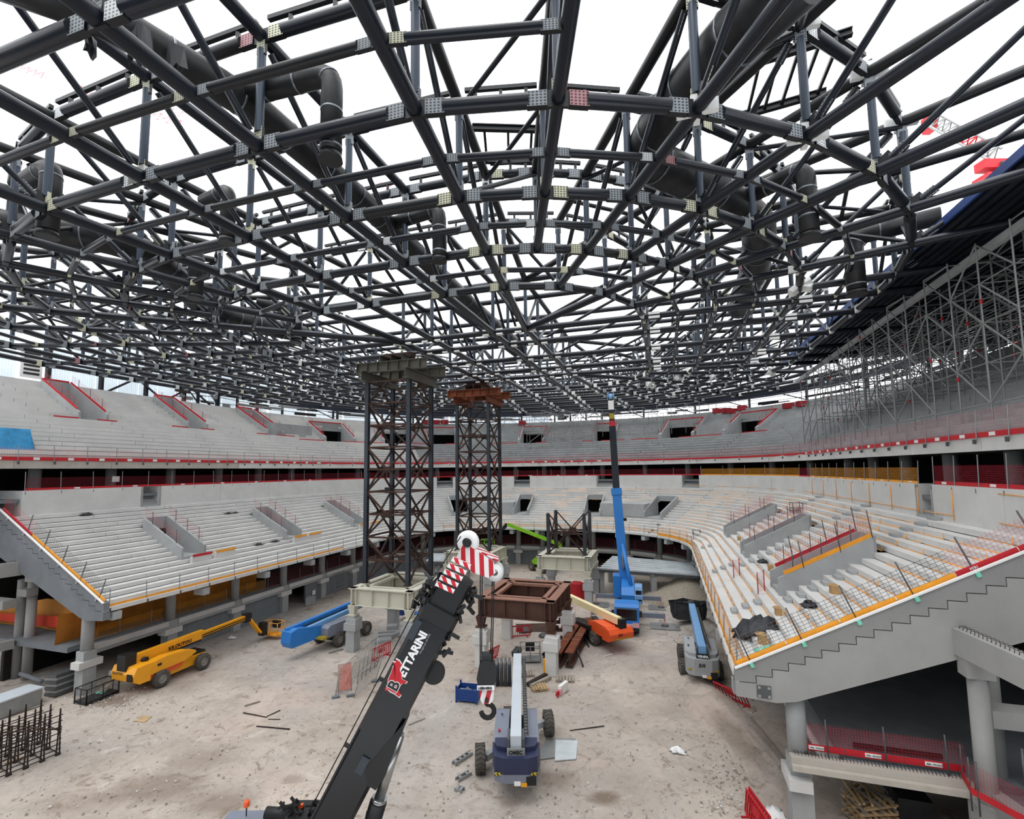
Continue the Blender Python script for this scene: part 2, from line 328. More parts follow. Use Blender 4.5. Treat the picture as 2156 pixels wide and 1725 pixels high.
# ------------------------------------------------------------------ ground
def stain_ground():
    m = bpy.data.materials.new('site_dirt'); m.use_nodes = True; nt = m.node_tree; N = nt.nodes; L = nt.links
    b = N['Principled BSDF']; b.inputs['Roughness'].default_value = .95
    tc = N.new('ShaderNodeTexCoord'); pos = tc.outputs['Object']
    def noise(sc, de=6, ro=.6, dist=0):
        n = N.new('ShaderNodeTexNoise'); n.inputs['Scale'].default_value = sc; n.inputs['Detail'].default_value = de; n.inputs['Roughness'].default_value = ro; n.inputs['Distortion'].default_value = dist
        L.new(pos, n.inputs['Vector']); return n.outputs['Fac']
    def ramp(x, p0, p1, c0, c1):
        r = N.new('ShaderNodeValToRGB'); L.new(x, r.inputs[0]); e = r.color_ramp.elements; e[0].position = p0; e[1].position = p1; e[0].color = (*c0, 1); e[1].color = (*c1, 1); return r.outputs[0]
    def mix(f, a, c):
        x = N.new('ShaderNodeMix'); x.data_type = 'RGBA'; L.new(f, x.inputs[0]); L.new(a, x.inputs[6])
        if isinstance(c, tuple): x.inputs[7].default_value = (*c, 1)
        else: L.new(c, x.inputs[7])
        return x.outputs[2]
    def math_(op, a, c):
        x = N.new('ShaderNodeMath'); x.operation = op; x.use_clamp = op in ('SUBTRACT', 'MULTIPLY', 'ADD')
        for i, k in enumerate((a, c)):
            if isinstance(k, (int, float)): x.inputs[i].default_value = k
            else: L.new(k, x.inputs[i])
        return x.outputs[0]
    base = ramp(noise(.16, 8), .35, .65, lin((164, 153, 143)), lin((198, 187, 176)))
    grey = ramp(noise(.07, 5, .6, .8), .45, .6, (0, 0, 0), (1, 1, 1))
    col = mix(math_('MULTIPLY', grey, .55), base, lin((168, 165, 162)))
    pink = ramp(noise(.11, 4, .5, .4), .55, .68, (0, 0, 0), (1, 1, 1)); col = mix(math_('MULTIPLY', pink, .5), col, lin((205, 184, 172)))
    fine = ramp(noise(2.6, 8, .75), .52, .72, (0, 0, 0), (1, 1, 1)); col = mix(math_('MULTIPLY', fine, .62), col, lin((126, 116, 106)))
    blot = ramp(noise(.45, 8, .75, 1.2), .5, .64, (0, 0, 0), (1, 1, 1)); col = mix(math_('MULTIPLY', blot, .4), col, lin((146, 136, 126)))
    pale = ramp(noise(.3, 6, .7, 2.0), .58, .68, (0, 0, 0), (1, 1, 1)); col = mix(math_('MULTIPLY', pale, .45), col, lin((214, 207, 198)))
    chip = ramp(noise(7, 4, .8), .64, .7, (0, 0, 0), (1, 1, 1)); col = mix(math_('MULTIPLY', chip, .6), col, lin((216, 211, 204)))
    rn = noise(.8, 9, .78, .6)
    for (x, y, rx, ry, am) in STAINS:
        mp = N.new('ShaderNodeMapping'); mp.vector_type = 'POINT'; mp.inputs['Location'].default_value = (-x/rx, -y/ry, 0); mp.inputs['Scale'].default_value = (1/rx, 1/ry, 0)
        L.new(pos, mp.inputs['Vector']); ln = N.new('ShaderNodeVectorMath'); ln.operation = 'LENGTH'; L.new(mp.outputs[0], ln.inputs[0])
        d = math_('SUBTRACT', 1.0, ln.outputs['Value']); f = math_('MULTIPLY', math_('SUBTRACT', math_('ADD', math_('MULTIPLY', d, .75), rn), .56), 1.7*am)
        col = mix(f, col, lin((122, 106, 92)))
    L.new(col, b.inputs['Base Color'])
    bp = N.new('ShaderNodeBump'); bp.inputs['Strength'].default_value = .7; bp.inputs['Distance'].default_value = .12; L.new(noise(1.6, 9, .72), bp.inputs['Height']); L.new(bp.outputs[0], b.inputs['Normal'])
    MATS['site_dirt'] = m
def sp(px, py, rx, ry, am): p = atZ(px, py); return (p.x, p.y, rx, ry, am)
STAINS = [sp(330, 1660, 3.2, 1.6, .85), sp(160, 1690, 2.4, 1.2, .6), sp(420, 1600, 2.2, 1.6, .5), sp(470, 1690, 2.2, 1.3, .8), sp(1270, 1680, 1.0, .7, 1.2), sp(1160, 1640, 1.6, 1.1, .8), sp(1075, 1690, .8, .6, .7),
          sp(240, 1475, 1.6, 1.1, 1.0), sp(620, 1640, .9, .5, .6), sp(1545, 1560, 1.0, 4.0, .7), sp(1500, 1370, 1.2, 5.0, .8)]
stain_ground()
b = MB(); nx, ny = 90, 100
gx = [-75+150*i/nx for i in range(nx+1)]; gy = [5+125*j/ny for j in range(ny+1)]
vs = [(x, y, .035*math.sin(x*.9+1.3*math.sin(y*.4))*math.sin(y*.7+x*.21)-.02) for y in gy for x in gx]
b.faces(vs, [(j*(nx+1)+i, j*(nx+1)+i+1, (j+1)*(nx+1)+i+1, (j+1)*(nx+1)+i) for j in range(ny) for i in range(nx)], 0, True)
o = b.build('floor', 'site_dirt', kind='structure'); o['label'] = 'pale beige churned dirt floor of the arena pit'

# ------------------------------------------------------------------ bowl plan: right straight, corner, far end, corner, left straight
U0, UC, NR, NL, RC = 22.5, 56.5, 2.5, -35.2, 13.0
LS, LA, LF = UC-U0, RC*math.pi/2, (NR-RC)-(NL+RC); STOT = 2*LS+2*LA+LF
def PT(s, d):
    "(u, n) of path parameter s at offset d outside the lower front edge"
    if s < LS: return (U0+s, NR+d)
    s -= LS
    if s < LA: a = s/RC; return (UC+(RC+d)*math.sin(a), NR-RC+(RC+d)*math.cos(a))
    s -= LA
    if s < LF: return (UC+RC+d, NR-RC-s)
    s -= LF
    if s < LA: a = s/RC; return (UC+(RC+d)*math.cos(a), NL+RC-(RC+d)*math.sin(a))
    s -= LA; return (UC-s, NL-d)
def PW(s, d, z): u, n = PT(s, d); return W(u, n, z)
def ssub(s0, s1, step=2.6):
    "split a stretch of path where it bends"
    ks = [s0]; marks = [LS, LS+LA, LS+LA+LF, LS+2*LA+LF]
    n = max(1, int(math.ceil((s1-s0)/step)))
    st = sorted(set([s0, s1]+[m for m in marks if s0+.05 < m < s1-.05]))
    out = [st[0]]
    for a, c in zip(st, st[1:]):
        mid = (a+c)/2; curved = LS < mid < LS+LA or LS+LA+LF < mid < LS+2*LA+LF
        k = max(1, int(math.ceil((c-a)/step))) if curved else 1
        out += [a+(c-a)*(i+1)/k for i in range(k)]
    return out
def sweep(b, s0, s1, prof, mi=0, uvm=False):
    "closed profile [(d, z)] swept along the path"
    ss = ssub(s0, s1); rings = [[PW(s, d, z) for d, z in prof] for s in ss]; n = len(prof)
    base = len(b.v)
    for r in rings: b.v += [tuple(p) for p in r]
    for i in range(len(ss)-1):
        for j in range(n):
            k = (j+1) % n; b.f.append((base+i*n+j, base+(i+1)*n+j, base+(i+1)*n+k, base+i*n+k)); b.m.append(mi); b.s.append(False)
            du = (rings[i+1][j]-rings[i][j]).length; dv = (rings[i][k]-rings[i][j]).length; b.uv.append(((0, 0), (du, 0), (du, dv), (0, dv)))
    for e in (0, len(ss)-1):
        t = tuple(base+e*n+j for j in range(n)); b.f.append(t[::-1] if e == 0 else t); b.m.append(mi); b.s.append(False); b.uv.append(None)
    return b
def ssheet(b, s0, s1, d, z0, z1, mi=0, off=0.0):
    "single upright sheet (net) along the path with UVs in metres"
    ss = ssub(s0, s1); x = off
    for a, c in zip(ss, ss[1:]):
        p, q = PW(a, d, z0), PW(c, d, z0); l = (q-p).length
        b.poly([p, q, q+ZZ*(z1-z0), p+ZZ*(z1-z0)], mi, False, ((x, 0), (x+l, 0), (x+l, z1-z0), (x, z1-z0))); x += l
    return b
def s_at(px, d, py=990):
    "path parameter where the view direction of pixel column px meets the path at offset d"
    best = None; r = ray(px, py); s = -6.0
    while s < STOT+4:
        u, n = PT(s, d); p = W(u, n); e = abs(p.x*r.y-p.y*r.x)/p.length if p.dot(V((r.x, r.y, 0))) > 0 else 9
        if best is None or e < best[0]: best = (e, s)
        s += .1
    return best[1]
TR, RI, Z0 = .607, .315, 5.92
def zl(d): return Z0+RI*d/TR
D2, TR2, RI2, Z2 = 11.8, .70, .42, 15.85
def zu(d): return Z2+RI2*(d-D2)/TR2
CUTS = [0, 44.2, 76.3, STOT]
# vomitories of the lower tier: (centre s, half width, first offset, last offset)
sv = lambda u, side: (u-U0) if side > 0 else STOT-(u-U0)
VOL = [(sv(u, sd), .95, 3.64, 7.9) for sd in (1, -1) for u in (31.4, 43.0, 54.6)]
VOL[0] = (sv(31.3, 1), .95, 3.64, 7.9)
VOL += [(s_at(x, 4.5), 1.0, 3.64, 7.3) for x in (969, 1100, 1244, 1380)]
VOU = [(sv(u, sd), 1.15, 18.8, 24.4) for sd in (-1,) for u in (32.4, 43.6, 55.6)] + [(s_at(x, 19), 1.1, 18.1, 22.3) for x in (705, 835, 930, 1128, 1267, 1432, 1575)]
def spans(s0, s1, cuts):
    segs = [(s0, s1)]
    for c0, c1 in cuts:
        out = []
        for a, c in segs:
            if c1 <= a or c0 >= c: out.append((a, c)); continue
            if c0 > a+.3: out.append((a, c0))
            if c1 < c-.3: out.append((c1, c))
        segs = out
    return segs
def terrace(name, label, S0, S1, nrow, d00, z00, tr, ri, vom, breaks, mat_, skip=0):
    root = thing(name, label, None, tuple(PW((S0+S1)/2, d00, 0)), kind='structure')
    for k in range(nrow):
        d0, d1, z = d00+k*tr, d00+(k+1)*tr, z00+k*ri
        gp = .045 if tr < .65 else .07; prof = [(d0, z-ri+gp), (d0, z), (d1+.1, z), (d1+.1, z-.13), (d0+.15, z-.13), (d0+.15, z-ri+gp)]
        cuts = [(s-w, s+w) for s, w, a, e in vom if a-.02 <= d0 < e]
        bs = [S0]+[min(S1-.6, max(S0+.6, x+(k % 5)*.55)) for x in breaks if S0+1.5 < x < S1-1.5]+[S1]
        for a, c in zip(bs, bs[1:]):
            for e, f in spans(a, c, cuts):
                m = MB(); sweep(m, e+.018, f-.018, prof); m.build('terrace_unit', mat_, root)
    return root
RIGHT_BR = [7, 14, 21, 27.5, 34, 39.2]; END_BR = [49.4, 54.4, 58.3, 62.2, 66.1, 71.2]; LEFT_BR = [81.4, 86.5, 93, 100, 107, 114]
lower = [terrace('grandstand', 'lower tier of pale concrete terracing with orange foam joints beside the blue mobile crane', 0, CUTS[1], 19, 0, Z0, TR, RI, VOL, RIGHT_BR, 'concrete'),
         terrace('grandstand', 'lower tier of concrete terracing curving round the far end of the arena', CUTS[1], CUTS[2], 19, 0, Z0, TR, RI, VOL, END_BR, 'concrete'),
         terrace('grandstand', 'lower tier of grey concrete terracing above the yellow boom lift', CUTS[2], STOT, 19, 0, Z0, TR, RI, VOL, LEFT_BR, 'concrete')]
upper = [terrace('grandstand', 'upper tier of concrete terracing under the tube scaffold and dark deck', -8, CUTS[1], 20, D2, Z2+RI2, TR2, RI2, VOU, RIGHT_BR, 'concrete_grey'),
         terrace('grandstand', 'upper tier of concrete terracing round the far end under the roof edge', CUTS[1], CUTS[2], 20, D2, Z2+RI2, TR2, RI2, VOU, END_BR, 'concrete_grey'),
         terrace('grandstand', 'upper tier of grey concrete terracing below the white corrugated cladding', CUTS[2], STOT+6, 20, D2, Z2+RI2, TR2, RI2, VOU, LEFT_BR, 'concrete')]

# walls, floor and lintel of every vomitory
def vomitory(s, w, da, db, zf, rake, lintel_z, parent, m_='concrete_grey', hi=.85, side=.18):
    root = thing('vomitory', None, None, tuple(PW(s, da, 0)), kind='structure')
    zb = rake(da)-.1
    for sg in (-1, 1):
        b = MB(); sa = s+sg*w; P = lambda d, z, q: PW(sa+sg*q, d, z)
        prof = [(da-.35, zb-.3), (da-.35, rake(da)+hi*.75), (da+.25, rake(da+.2)+hi), (db, rake(db)+hi), (db, zb-.3)]
        a = [P(d, z, -.02) for d, z in prof]; c = P(da, 0, side)-P(da, 0, -.02)
        b.prism(a, c); b.build('side_wall', m_, root, bevel=.02)
    b = MB(); sweep(b, s-w, s+w, [(db-.02, lintel_z), (db-.02, rake(db)+hi), (db+.18, rake(db)+hi), (db+.18, lintel_z)]); b.build('lintel', m_, root)
    b = MB(); sweep(b, s-w, s+w, [(da-.3, zb-.25), (da-.3, zb), (db+4, zb), (db+4, zb-.25)]); b.build('landing', m_, root)
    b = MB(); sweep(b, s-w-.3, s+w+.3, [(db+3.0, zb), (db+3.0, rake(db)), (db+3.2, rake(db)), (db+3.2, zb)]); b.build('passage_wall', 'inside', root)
    return root
VR = []
for v in VOL:
    s, w, a, e = v; VR.append(vomitory(s, w, a, e, zl(a), zl, zl(a)+2.0, None))
for v in VOU:
    s, w, a, e = v; VR.append(vomitory(s, w, a, e, zu(a), zu, zu(a)+2.1, None, hi=.95))
# flat-fronted blocks between vomitories at the far end
for a, c in ((VOL[6][0], VOL[7][0]), (VOL[8][0], VOL[9][0])):
    b = MB(); s0, s1 = min(a, c)+1.1, max(a, c)-1.1
    sweep(b, s0, s1, [(3.5, zl(3.5)), (3.5, zl(3.5)+1.75), (6.6, zl(6.6)+.3), (6.6, zl(6.6))]); o = b.build('trim_1', 'concrete_grey', kind='structure')
for x0, x1, da in ((1430, 1575, 18.1), (560, 690, 18.8), (838, 925, 18.1)):
    s0, s1 = sorted((s_at(x0, da), s_at(x1, da)))
    b = MB(); sweep(b, s0+1.3, s1-1.3, [(da, zu(da)-.5), (da, zu(da)+1.9), (da+2.6, zu(da+2.6)+.3), (da+2.6, zu(da+2.6)-.3)]); b.build('trim_2', 'concrete_grey', kind='structure')

# ------------------------------------------------------------------ parapet behind the lower tier, concourse, fascia of the upper tier
GAPS = [10.9, s_at(1454, 11.8), s_at(1275, 11.8), s_at(1100, 11.8), s_at(936, 11.8), STOT-11.0]
GAPS.sort()
PAR = thing('parapet', 'pale concrete parapet wall between lower terracing and the concourse', None, tuple(PW(60, 11.75, 11.5)), kind='structure')
edges = [-8]+[x for g in GAPS for x in (g-.75, g+.75)]+[STOT-1.3]
PSEG = []
for i in range(0, len(edges), 2):
    a, c = edges[i], edges[i+1]; k = max(1, round((c-a)/7)); PSEG.append((a, c))
    for j in range(k):
        e, f = a+(c-a)*j/k, a+(c-a)*(j+1)/k
        b = MB(); sweep(b, e+.012, f-.012, [(11.62, 11.45), (11.62, 13.5), (11.85, 13.5), (11.85, 11.45)]); b.build('wall_panel', 'concrete', PAR)
    for e in (a, c):
        b = MB(); sg = 1 if e == a else -1
        b.prism([PW(e, d, z) for d, z in ((11.62, 11.45), (11.62, 13.5), (15, 13.5), (15, 11.45))], PW(e+sg*.22, 11.7, 0)-PW(e, 11.7, 0)); b.build('return_wall', 'concrete', PAR)
for g in GAPS:
    for k in range(5):
        b = MB(); sweep(b, g-.74, g+.74, [(11.5+k*.32, 11.5), (11.5+k*.32, 11.75+k*.26), (13.3, 11.75+k*.26), (13.3, 11.5)]); b.build('stair_step', 'concrete_grey', PAR)
b = MB(); sweep(b, -8, STOT+6, [(11.86, 12.6), (11.86, 12.85), (24, 12.85), (24, 12.6)]); b.build('floor', 'concrete_dark', kind='structure')
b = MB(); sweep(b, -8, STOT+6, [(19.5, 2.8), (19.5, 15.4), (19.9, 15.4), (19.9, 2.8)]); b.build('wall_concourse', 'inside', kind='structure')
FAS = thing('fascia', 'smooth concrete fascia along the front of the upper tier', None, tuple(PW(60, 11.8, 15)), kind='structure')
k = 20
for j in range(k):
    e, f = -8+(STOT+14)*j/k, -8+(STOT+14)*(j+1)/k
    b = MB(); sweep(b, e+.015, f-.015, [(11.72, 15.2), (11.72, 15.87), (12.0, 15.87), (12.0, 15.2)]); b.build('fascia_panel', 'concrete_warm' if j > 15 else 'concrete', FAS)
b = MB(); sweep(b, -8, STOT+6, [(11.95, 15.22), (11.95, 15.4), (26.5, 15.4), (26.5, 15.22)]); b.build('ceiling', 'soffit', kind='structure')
b = MB(); sweep(b, -8, STOT+6, [(25.8, 15.4), (25.8, Z2+20*RI2), (26.1, Z2+20*RI2), (26.1, 15.4)]); b.build('wall_outer', 'concrete_dark', kind='structure')
colC = thing('colonnade', 'round concrete columns in the dark concourse under the upper tier', None, tuple(PW(60, 14.5, 12.85)), kind='structure')
s = -3.0
while s < STOT+2:
    b = MB(); b.tube(PW(s, 14.6, 12.85), PW(s, 14.6, 15.25), .42, 14); b.build('column', 'concrete_grey', colC); s += 5.75 if (s < LS or s > STOT-LS) else 3.4

# ------------------------------------------------------------------ under the lower tier: slab, edge beam, columns, block wall
b = MB(); sweep(b, 0.4, STOT-.4, [(3.9, 2.6), (3.9, 2.95), (19.6, 2.95), (19.6, 2.6)]); b.build('floor', 'concrete_dark', kind='structure')
und = thing('undercroft', 'round columns, corbels and edge beams carrying the lower tier', None, tuple(PW(60, 3.6, 0)), kind='structure')
UCOL = []
def ucol(s, d, top=None):
    zt = zl(d)-.75 if top is None else top
    u, n = PT(s, d); e = PW(s, d+1, 0)-PW(s, d, 0); e.normalize(); t = V((-e.y, e.x, 0)); c = W(u, n)
    b = MB(); b.tube(c+ZZ*2.75, c+ZZ*zt, .36, 14); b.build('column', 'concrete_grey', und)
    b = MB(); b.frame(c+ZZ*1.05, t*.4, e*.4, ZZ*1.05); b.frame(c+ZZ*2.45, t*.4, e*.38, ZZ*.33); b.build('pier', 'concrete_grey', und, bevel=.02)
    b = MB(); b.frame(c+ZZ*1.95-e*.1, t*.72, e*.42, ZZ*.22); b.build('corbel', 'concrete', und, bevel=.02)
    b = MB(); q = W(*PT(s, .45)); b.frame(q+ZZ*5.28, t*.28, e*.5, ZZ*.26); b.build('raker_end', 'concrete_grey', und)
    UCOL.append(s)
ss = [STOT-.85, STOT-7.4, STOT-13.6, STOT-19.6, STOT-25.6, STOT-31.5]
for s in ss: ucol(s, 2.7 if s > STOT-1 else 3.75)
for s in [LS+2*LA+LF-4.2*i for i in range(1, 5)]+[LS+LA+LF-3.9*i for i in range(0, 4)]+[LS+LA-4.0*i for i in range(1, 5)]: ucol(s, 3.6)
for s in (.75, 7.4, 13.6, 19.6, 25.6, 31.5): ucol(s, 2.3 if s < 1 else 3.75, 5.35 if s < 1 else None)
so = sorted(UCOL)
for a, c in zip(so, so[1:]):
    b = MB(); sweep(b, a+.42, c-.42, [(3.35, 2.15), (3.35, 2.78), (3.95, 2.78), (3.95, 2.15)])
    b.build('edge_beam', 'concrete_grey', und)
    b = MB(); sweep(b, a+.42, c-.42, [(3.28, 2.42), (3.28, 2.8), (3.36, 2.8), (3.36, 2.42)]); b.build('beam_lip', 'concrete', und)
bw = thing('wall_left', 'grey blockwork wall at pit level behind the yellow boom lift', None, tuple(PW(STOT-15, 3.6, 0)), kind='structure')
OPEN = [(STOT-20.9, STOT-19.9-2.6), (STOT-1.2, STOT-6.9)]
for a, c in zip(so, so[1:]):
    if a < 34 or (LS < a < LS+LA-3): continue
    lo, hi = a+.4, c-.4
    if a > STOT-8: continue
    if abs(a-(STOT-25.6)) < .2: hi = a+2.6
    if abs(a-(LS+LA+LF-7.8)) < .2: hi = a+1.6
    for r in range(4):
        k = 5
        for j in range(k):
            e, f = lo+(hi-lo)*(j/k), lo+(hi-lo)*((j+1)/k)
            b = MB(); sweep(b, e+.006, f-.006, [(3.75, .54*r), (3.75, .54*r+.53), (3.95, .54*r+.53), (3.95, .54*r)]); b.build('block', 'block_wall', bw)
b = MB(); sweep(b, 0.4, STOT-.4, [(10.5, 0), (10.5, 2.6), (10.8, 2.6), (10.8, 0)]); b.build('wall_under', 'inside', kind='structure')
# amber sheets hanging behind the rails of the left undercroft
dr = thing('protection_sheet', 'amber protection sheeting draped through the left undercroft', 'sheeting', tuple(PW(STOT-8, 6, 2.8)))
def drape(pts_lo, pts_hi, m):
    b = MB(); n = len(pts_lo); 
    for i in range(n-1): b.poly([pts_lo[i], pts_lo[i+1], pts_hi[i+1], pts_hi[i]], 0, True)
    b.build('sheet', m, dr)
N_ = 14
drape([PW(STOT-.5-17*i/N_, 5.4+.12*math.sin(i*2.1), 2.84) for i in range(N_+1)], [PW(STOT-.5-17*i/N_, 5.2+.1*math.sin(i*1.7), 5.0-.15*(i % 3)) for i in range(N_+1)], 'amber_dim')
drape([PW(STOT-2.6-.1*math.sin(i), 4.4+.95*i, 3.0) for i in range(N_+1)], [PW(STOT-2.5, 4.4+.95*i, 5.7+.12*math.sin(i*1.3)-.09*i) for i in range(N_+1)], 'amber_cloth')
drape([PW(STOT-2.2, 4.4+.95*i, 3.35) for i in range(N_+1)], [PW(STOT-2.2, 4.4+.95*i, 4.35-.04*i) for i in range(N_+1)], 'net_orange_cloth')
b = MB(); sweep(b, STOT-24, STOT-8, [(5.6, 4.6), (5.6, 4.7), (9.5, 6.4), (9.5, 6.3)]); b.build('sheet', 'amber_cloth', dr)

# ------------------------------------------------------------------ sawtooth end walls of the two straight stands
def end_wall(side, name, label):
    sgn = 1 if side > 0 else -1
    s = 0 if side > 0 else STOT; s_in = (.32 if side > 0 else STOT-.32)
    root = thing(name, label, None, tuple(PW(s, 5, 0)), kind='structure')
    ext = PW(s_in, 0, 0)-PW(s, 0, 0)
    saw = [(0, 5.72)]
    for k in range(1, 19):
        d = .8+(k-1)*TR; saw += [(d, saw[-1][1]), (d, 5.72+k*RI-.02)]
    saw.append((11.5, saw[-1][1]))
    up = [PW(s, d-.03, z+.035) for d, z in saw]+[PW(s, 11.5, zl(11.5)+.33), PW(s, 0, zl(0)+.33)]
    b = MB(); b.prism(up, ext); b.build('upstand', 'concrete_dark' if side < 0 else 'concrete_mid', root)  # end faces take darker concrete, their shade painted into the colour
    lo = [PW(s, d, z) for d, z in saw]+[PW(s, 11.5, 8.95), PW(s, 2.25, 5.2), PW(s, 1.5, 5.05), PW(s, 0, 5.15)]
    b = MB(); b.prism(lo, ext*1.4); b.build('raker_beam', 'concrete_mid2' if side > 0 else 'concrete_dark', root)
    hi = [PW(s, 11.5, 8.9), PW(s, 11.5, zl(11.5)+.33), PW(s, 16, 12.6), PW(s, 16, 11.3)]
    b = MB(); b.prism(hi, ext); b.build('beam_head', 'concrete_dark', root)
    b = MB(); b.bar(PW(s, 0, zl(0)+.35)-ext*.06, PW(s, 11.5, zl(11.5)+.35)-ext*.06, .12, .07, 0); b.build('edge_strip', 'white', root)
    if side > 0:
        b = MB(); b.frame(PW(s, 1.05, 5.45)-ext.normalized()*.03, NN*.26, UU*.02, ZZ*.24); b.build('cast_plate', 'galv_dark', root)
        for x in (-.18, .18):
            for z in (-.17, .17):
                b = MB(); b.frame(PW(s, 1.05+x, 5.45+z)-ext.normalized()*.06, NN*.05, UU*.02, ZZ*.05); b.build('washer', 'galv', root)
    return root
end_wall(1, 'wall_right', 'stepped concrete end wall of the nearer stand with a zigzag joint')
end_wall(-1, 'wall_left', 'shade-darkened concrete end wall of the stand over the amber sheeting')
# ------------------------------------------------------------------ roof: two layers of tubes, fans round four hubs, straight trusses between
ZL, ZT = 25.94, 30.05
HU0, HU1, HN0, HN1 = 36.4, 55.8, -10.2, -21.4
ANG = [math.radians(7.6+10.69*k) for k in range(8)]
TS = [36.4, 40.4, 46.1, 51.8, 55.8]; LS_ = [-13.0, -18.6]
HUBS = [(HU0, HN0, -1, 1), (HU1, HN0, 1, 1), (HU1, HN1, 1, -1), (HU0, HN1, -1, -1)]
SPSTART = [0, 14.15, 9.2, 14.15, 0, 14.15, 9.2, 14.15]
def spoke(h, k, r):
    u, n, su, sn = HUBS[h]; return (u+su*r*math.cos(ANG[k]), n+sn*r*math.sin(ANG[k]))
def ring(r):
    "nodes round the roof at distance r outside the hubs: (u, n, tag)"
    out = []
    for k in range(8): out.append((*spoke(0, k, r), ('s', 0, k)))
    for i, t in enumerate(TS): out.append((t, HN0+r, ('t', 0, i)))
    for k in range(7, -1, -1): out.append((*spoke(1, k, r), ('s', 1, k)))
    for i, l in enumerate(LS_): out.append((HU1+r, l, ('l', 1, i)))
    for k in range(8): out.append((*spoke(2, k, r), ('s', 2, k)))
    for i, t in reversed(list(enumerate(TS))): out.append((t, HN1-r, ('t', 1, i)))
    for k in range(7, -1, -1): out.append((*spoke(3, k, r), ('s', 3, k)))
    for i, l in reversed(list(enumerate(LS_))): out.append((HU0-r, l, ('l', 0, i)))
    return out
def live(tg, r): return tg[0] != 's' or r >= SPSTART[tg[2]]-.01
ROOF = thing('space_frame', 'dark navy double layer tubular steel roof structure spanning the whole arena', 'roof truss', tuple(W(46.1, -15.8, ZL)))
RB = Bulk(ROOF)
MAIN = [4.25+4.95*i for i in range(1, 8)]; MINOR = [r+2.475 for r in MAIN[:6]]
MAIN = [9.2, 14.15, 19.1, 24.05, 29.0, 33.95, 38.6]; MINOR = [11.68, 16.62, 21.58, 26.5, 31.5, 36.3]
def right_open(u, n, r):
    "the outer field on the near right where only single tubes reach out to the deck"
    return r > 24.5 and n > 2.0 and u < 62
PM = {}
def plate_mesh(m):
    if m not in PM:
        b = MB(); s = .5
        b.frame((0, 0, 0), (.5, 0, 0), (0, .5, 0), (0, 0, .5))
        b.m = [1, 1, 1, 1, 0, 0]; me = b.mesh('splice_plate', (m, 'steel_black'))
        lay = me.uv_layers[0]
        for i, d in enumerate(lay.data): d.uv = (d.uv[0]*.575, d.uv[1]*.575)
        PM[m] = me
    return PM[m]
rnd = random.Random(5)
def pmat(u, n, r):
    if u > 57 or n > 10 and u > 36: return rnd.choice(['plate_pale', 'plate_white', 'plate_grey', 'plate_grey'])
    x = rnd.random()
    if r < 15 or u > 34: return 'plate_pale' if x < .12 else ('plate_cream' if x < .27 else ('plate_white' if x < .33 else 'plate_grey'))
    return 'plate_grey' if x < .66 else ('plate_cream' if x < .86 else ('plate_pale' if x < .95 else 'plate_red'))
def ringseg(a, c, z, rad, big, name, r, plates=True):
    A, C = W(a[0], a[1], z), W(c[0], c[1], z); d = C-A; l = d.length
    if l < 1.0: RB.tube(name, A, C, rad, 'steel_navy', 12); return
    d = d/l; g, pl = (.34, .62) if big else (.26, .46); hh = rad*2.15
    RB.tube(name, A+d*(g+pl-.06), C-d*(g+pl-.06), rad, 'steel_navy' if rnd.random() < .8 else 'steel_black', 12)
    if not plates:
        RB.tube(name, A, A+d*(g+pl), rad*.8, 'steel_navy', 8); RB.tube(name, C, C-d*(g+pl), rad*.8, 'steel_navy', 8); return
    sd = d.cross(ZZ)
    for e, q in ((A, d), (C, -d)):
        m = pmat(a[0], a[1], r); c0 = e+q*(g+pl/2)
        RB.custom('splice_plate', plate_mesh(m), frameM(c0, q*pl, sd*(rad*.9), ZZ*hh), pl*hh)
        RB.frame('gusset', e+q*(g/2), q*(g/2), sd*.05, ZZ*(hh*.55), 'steel_black')
for r in MAIN:
    nd = [x for x in ring(r) if live(x[2], r)]
    for a, c in zip(nd, nd[1:]+nd[:1]):
        if right_open(*a[:2], r) or right_open(*c[:2], r): continue
        ringseg(a, c, ZL, .235, True, 'ring_tube', r)
    for u, n, tg in nd:
        if r > 24.5 and n > 18: continue
        zt = ZT
        RB.tube('post', W(u, n, ZL+.5), W(u, n, zt-.5), .15, 'steel_post', 10)
        m = pmat(u, n, r); out = V((0, 0, 1))
        for z in (ZL+.42, ZT-.45): RB.custom('splice_plate', plate_mesh(m), frameM(W(u, n, z), NN*.36, UU*.12, ZZ*.5), .1)
for r in MINOR:
    nd = [x for x in ring(r) if live(x[2], r+2)]
    for a, c in zip(nd, nd[1:]+nd[:1]):
        if right_open(*a[:2], r-3 if a[1] < -1 else r): continue
        if r > 24.5 and (a[1] > 2 or c[1] > 2) and a[0] < 62: continue
        ringseg(a, c, ZL, .15, False, 'tie_tube', r)
# upper rings with their rails
for r in [9.2, 14.15, 19.1, 24.05, 29.0, 33.95]:
    nd = [x for x in ring(r) if live(x[2], r)]
    for a, c in zip(nd, nd[1:]+nd[:1]):
        if r > 24.5 and (a[1] > 12 or c[1] > 12) and a[0] < 60: continue
        ringseg(a, c, ZT, .22, True, 'crown_ring_tube', r)
        A, C = W(a[0], a[1], ZT+.62), W(c[0], c[1], ZT+.62); d = (C-A).normalized()
        RB.bar('rail', A+d*.25, C-d*.25, .16, .16, 'steel_black')
        l = (C-A).length
        for t in (.2, .5, .8): p = A.lerp(C, t); RB.bar('rail_stub', p-ZZ*.42, p, .14, .1, 'steel_black')
